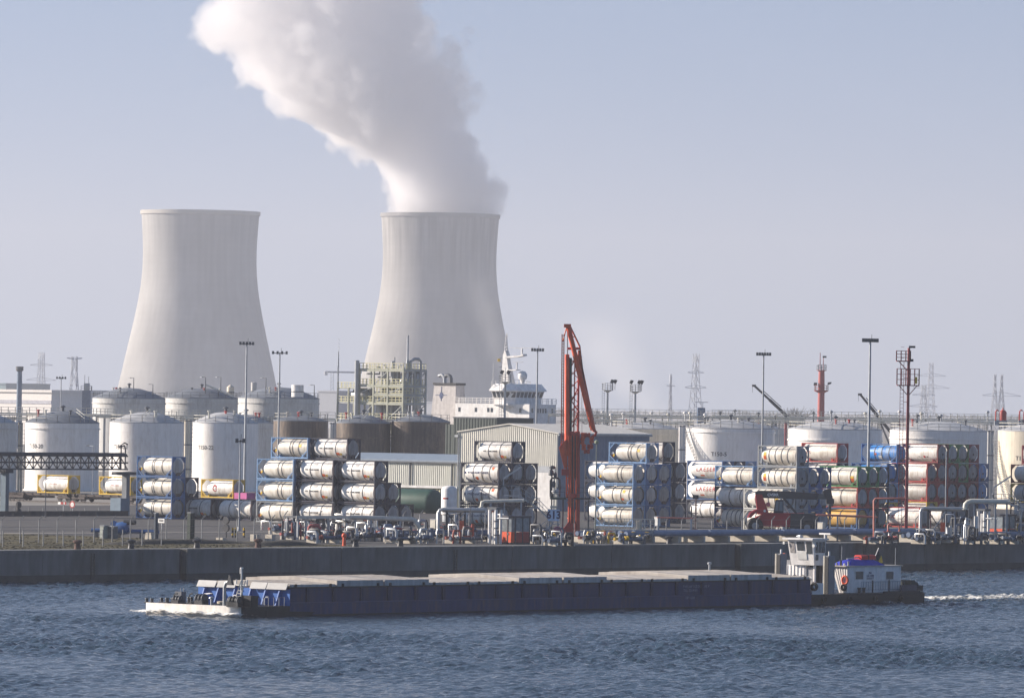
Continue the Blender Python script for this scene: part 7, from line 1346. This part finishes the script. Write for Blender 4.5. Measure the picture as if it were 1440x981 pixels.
O('guard_rail', rl, mat('rail_blue_grey', (.12, .16, .22), .5), pg)
for px in (1221, 1244): y_ = side_y(px, 828)[0]; O('rail_post', MB().bx(xd + .46, xd + .56, y_ - .05, y_ + .05, HZ, HZ + 1.2), DK, pg)
for px in (1204, 1210.5): y_ = side_y(px, 832)[0]; O('mooring_bitt', MB().lathe([(.14, HZ), (.14, HZ + .42), (.2, HZ + .45), (.2, HZ + .52)], 10, (xd + .35, y_, 0), cap=True), DK, pg)
# on its roof
ry = lambda px, x=-3.2: fu_(px, 790, x)[0]
ys0, ys1 = ry(1185), ry(1234); tq = MB(); N_ = 10; vs_ = []
for k in range(N_ + 1):
    t_ = k / N_; y_ = ys0 + (ys1 - ys0) * t_; h_ = .55 * min(1, t_ * 6 + .15, (1 - t_) * 4 + .25)
    for x_, q in ((-4.4, 0), (-4.2, .75), (-3.3, 1.05), (-2.6, .8), (-2.3, 0)): vs_.append((x_, y_, zd1 + .09 + h_ * q))
tq.add(vs_, [(k * 5 + j, k * 5 + j + 1, k * 5 + j + 6, k * 5 + j + 5) for k in range(N_) for j in range(4)] + [(0, 1, 2, 3, 4), tuple(range(N_ * 5, N_ * 5 + 5))[::-1]])
def ontop(name, mb, m, label, cat, sm=None): o = O(name, mb, m, None, sm); o.location = U.o; o.rotation_euler = (0, 0, ROT); return tag(o, label, cat)
ontop('covered_dinghy', tq, mat('tarpaulin_blue', (.025, .035, .38), .6, var=.15, scale=3), 'dinghy under a bright blue tarpaulin on the tug deckhouse roof', 'covered boat', 50)
yq0, yq1 = ry(1208), ry(1228); ob = ontop('red_box', MB().prism([(-3.8, zd1 + .62), (-2.9, zd1 + .62), (-2.9, zd1 + .92), (-3.05, zd1 + 1.05), (-3.65, zd1 + 1.05), (-3.8, zd1 + .92)], yq0, yq1), mat('box_bright_red', (.62, .04, .03), .5, var=.1), 'bright red box on top of the blue tarpaulin', 'box')
O('lid_strap', MB().bx(-3.82, -2.88, (yq0 + yq1) / 2 - .06, (yq0 + yq1) / 2 + .06, zd1 + .62, zd1 + 1.07), DK, ob)
O('roof_pole', MB().tube((-3.3, ry(1192), zd1 + .7), (-3.3, yq0, zd1 + .85), .06), RAILW, pg)
yf = ry(1228); fl = O('flagstaff', MB().bar((-3.15, yf - .1, zd1 + .4), (-3.15, yf + .75, zd1 + 1.7), .05), WHITE, pg); O('flag', MB().add([(-3.15, yf + .72, zd1 + 1.6), (-3.00, yf + .95, zd1 + .7), (-3.05, yf + .55, zd1 + .45), (-3.17, yf + .3, zd1 + .85)], [(0, 1, 2, 3)]), BLACK, fl); O('flag_stripe', MB().add([(-2.95, yf + .95, zd1 + 1.0), (-2.90, yf + 1.12, zd1 + .35), (-3.00, yf + .75, zd1 + .2), (-3.03, yf + .62, zd1 + .5)], [(0, 1, 2, 3)]), PY, fl)
for px, h_ in ((1180, 1.9), (1265, 1.7)): y_ = side_y(px, 795)[0] if px > 1190 else yd + .5; O('aerial', MB().tube((-2.5 if px > 1190 else xl + .8, y_, zd1), (-2.5 if px > 1190 else xl + .8, y_, zd1 + h_), .03), GALV, dh)
for k in range(4): O('roof_fitting', MB().tube((xl + .3 + k * .45, yd + .4, zd1), (xl + .3 + k * .45, yd + .4, zd1 + (.35, .6, .3, .5)[k]), .08), (GALV, DK, PW, GALV)[k], dh)
# after deck
ya_ = ye + .4; O('stern_winch', MB().tube((-3.4, ya_ + 1.5, HZ + .55), (-1.6, ya_ + 1.5, HZ + .55), .42, n=16), TB, pg, 40); O('stern_locker', MB().bx(-4.5, -1.2, ya_ + .1, ya_ + .8, HZ, HZ + 1.15), mat('locker_dark_green', (.03, .04, .035), .6), pg); O('stern_house', MB().prism([(ya_ + 2.2, HZ), (E1 - .9, HZ), (E1 - 1.1, HZ + .55), (ya_ + 2.2, HZ + .65)], -6, -1.3, 'x'), TB, pg); O('stern_rail', MB().bx(XR - .6, XR - .4, E1 - 3.6, E1 - 1.2, HZ, HZ + .72), mat('stern_purple_grey', (.10, .09, .12), .6), pg); O('capstan', MB().lathe([(.3, HZ), (.2, HZ + .3), (.3, HZ + .6), (.02, HZ + .62)], 12, (-1.4, E1 - 2.2, 0)), TB, pg, 40); O('rope_coil', MB().lathe([(.2, HZ + .05), (.36, HZ + .1), (.2, HZ + .18)], 12, (-1.0, ya_ + 1.3, 0)), mat('rope', (.4, .36, .28), .9), pg)

# ------------------------------------------------------------ foam
FOAM = bpy.data.materials.new('foam'); FOAM.use_nodes = True; n = FOAM.node_tree; N = n.nodes; L = n.links; pb = N['Principled BSDF']; pb.inputs['Base Color'].default_value = (.72, .72, .68, 1); pb.inputs['Roughness'].default_value = .8
tr = N.new('ShaderNodeBsdfTransparent'); mx = N.new('ShaderNodeMixShader'); tc = N.new('ShaderNodeTexCoord'); t1 = N.new('ShaderNodeTexNoise'); t1.inputs['Scale'].default_value = 2.2; t1.inputs['Detail'].default_value = 7; t1.inputs['Roughness'].default_value = .7; L.new(tc.outputs['Object'], t1.inputs['Vector'])
at = N.new('ShaderNodeAttribute'); at.attribute_name = 'cover'; ad = N.new('ShaderNodeMath'); ad.operation = 'ADD'; L.new(t1.outputs['Fac'], ad.inputs[0]); L.new(at.outputs['Fac'], ad.inputs[1])
mr = N.new('ShaderNodeMapRange'); mr.inputs[1].default_value = .92; mr.inputs[2].default_value = 1.08; L.new(ad.outputs[0], mr.inputs[0]); L.new(mr.outputs[0], mx.inputs['Fac']); L.new(tr.outputs[0], mx.inputs[1]); L.new(pb.outputs[0], mx.inputs[2]); L.new(mx.outputs[0], N['Material Output'].inputs['Surface'])
def foam(name, x0, x1, y0, y1, step, cover, lump, seed):      # a churned skin following the ripples, torn open by noise
    nx_, ny_ = int((x1 - x0) / step) + 1, int((y1 - y0) / step) + 1; X, Yv = np.meshgrid(np.linspace(x0, x1, nx_), np.linspace(y0, y1, ny_)); C = np.clip(cover(X, Yv), 0, 1)
    wx = BO.x + X * XD.x + Yv * YD.x; wy = BO.y + X * XD.y + Yv * YD.y; rs = np.random.RandomState(seed); Z = wave_field(wx, wy) + .05
    for i in range(26): l = rs.uniform(.5, 2.4); a = rs.uniform(0, 6.3); Z += lump * C * .32 * np.abs(np.sin(pi / l * (X * cos(a) + Yv * sin(a)) + rs.uniform(0, 6.3))) * (.4 + .25 * l)
    Z += lump * C * rs.uniform(0, .5, X.shape) - .05 * (1 - C)
    mb = MB(); mb.add(np.stack([X, Yv, Z], -1).reshape(-1, 3).tolist(), [(j * nx_ + i, j * nx_ + i + 1, (j + 1) * nx_ + i + 1, (j + 1) * nx_ + i) for j in range(ny_ - 1) for i in range(nx_ - 1)])
    o = O(name, mb, FOAM, None); at_ = o.data.attributes.new('cover', 'FLOAT', 'POINT'); at_.data.foreach_set('value', C.ravel().astype(np.float32)); o.location = (BO.x, BO.y, 0); o.rotation_euler = (0, 0, ROT); o['kind'] = 'stuff'; return o
ES = Y1 + .35 + E1
foam('wake_foam', -9.5, .2, ES - .3, ES + 22, .16, lambda X, Y: (.55 - .004 * (Y - ES)) * np.exp(-((X + 3.6 + .0 * Y) / (2.4 + .06 * (Y - ES))) ** 4) + .25 * np.exp(-((Y - ES) / 2.0) ** 2) * (np.abs(X + 4) < 3), .16, 3)
foam('bow_foam', -BW - 1.8, 1.6, -1.7, .6, .12, lambda X, Y: .62 * np.exp(-((Y + .35) / .75) ** 2) * np.clip((X + BW + 1.8) / 1.2, 0, 1) * np.clip((1.5 - X) / .8, 0, 1), .13, 5)
foam('side_foam', -.05, 1.1, -.5, Y0 + 1.5, .12, lambda X, Y: .55 * np.exp(-(X / .45) ** 2) * np.clip(1.1 - Y / (Y0 + 1), 0, 1), .08, 8)
foam('side_foam', -.6, .7, Y1 + 9, Y1 + 15, .12, lambda X, Y: .5 * np.exp(-((X - .1) / .35) ** 2) * np.exp(-((Y - Y1 - 12) / 1.6) ** 2), .08, 9)
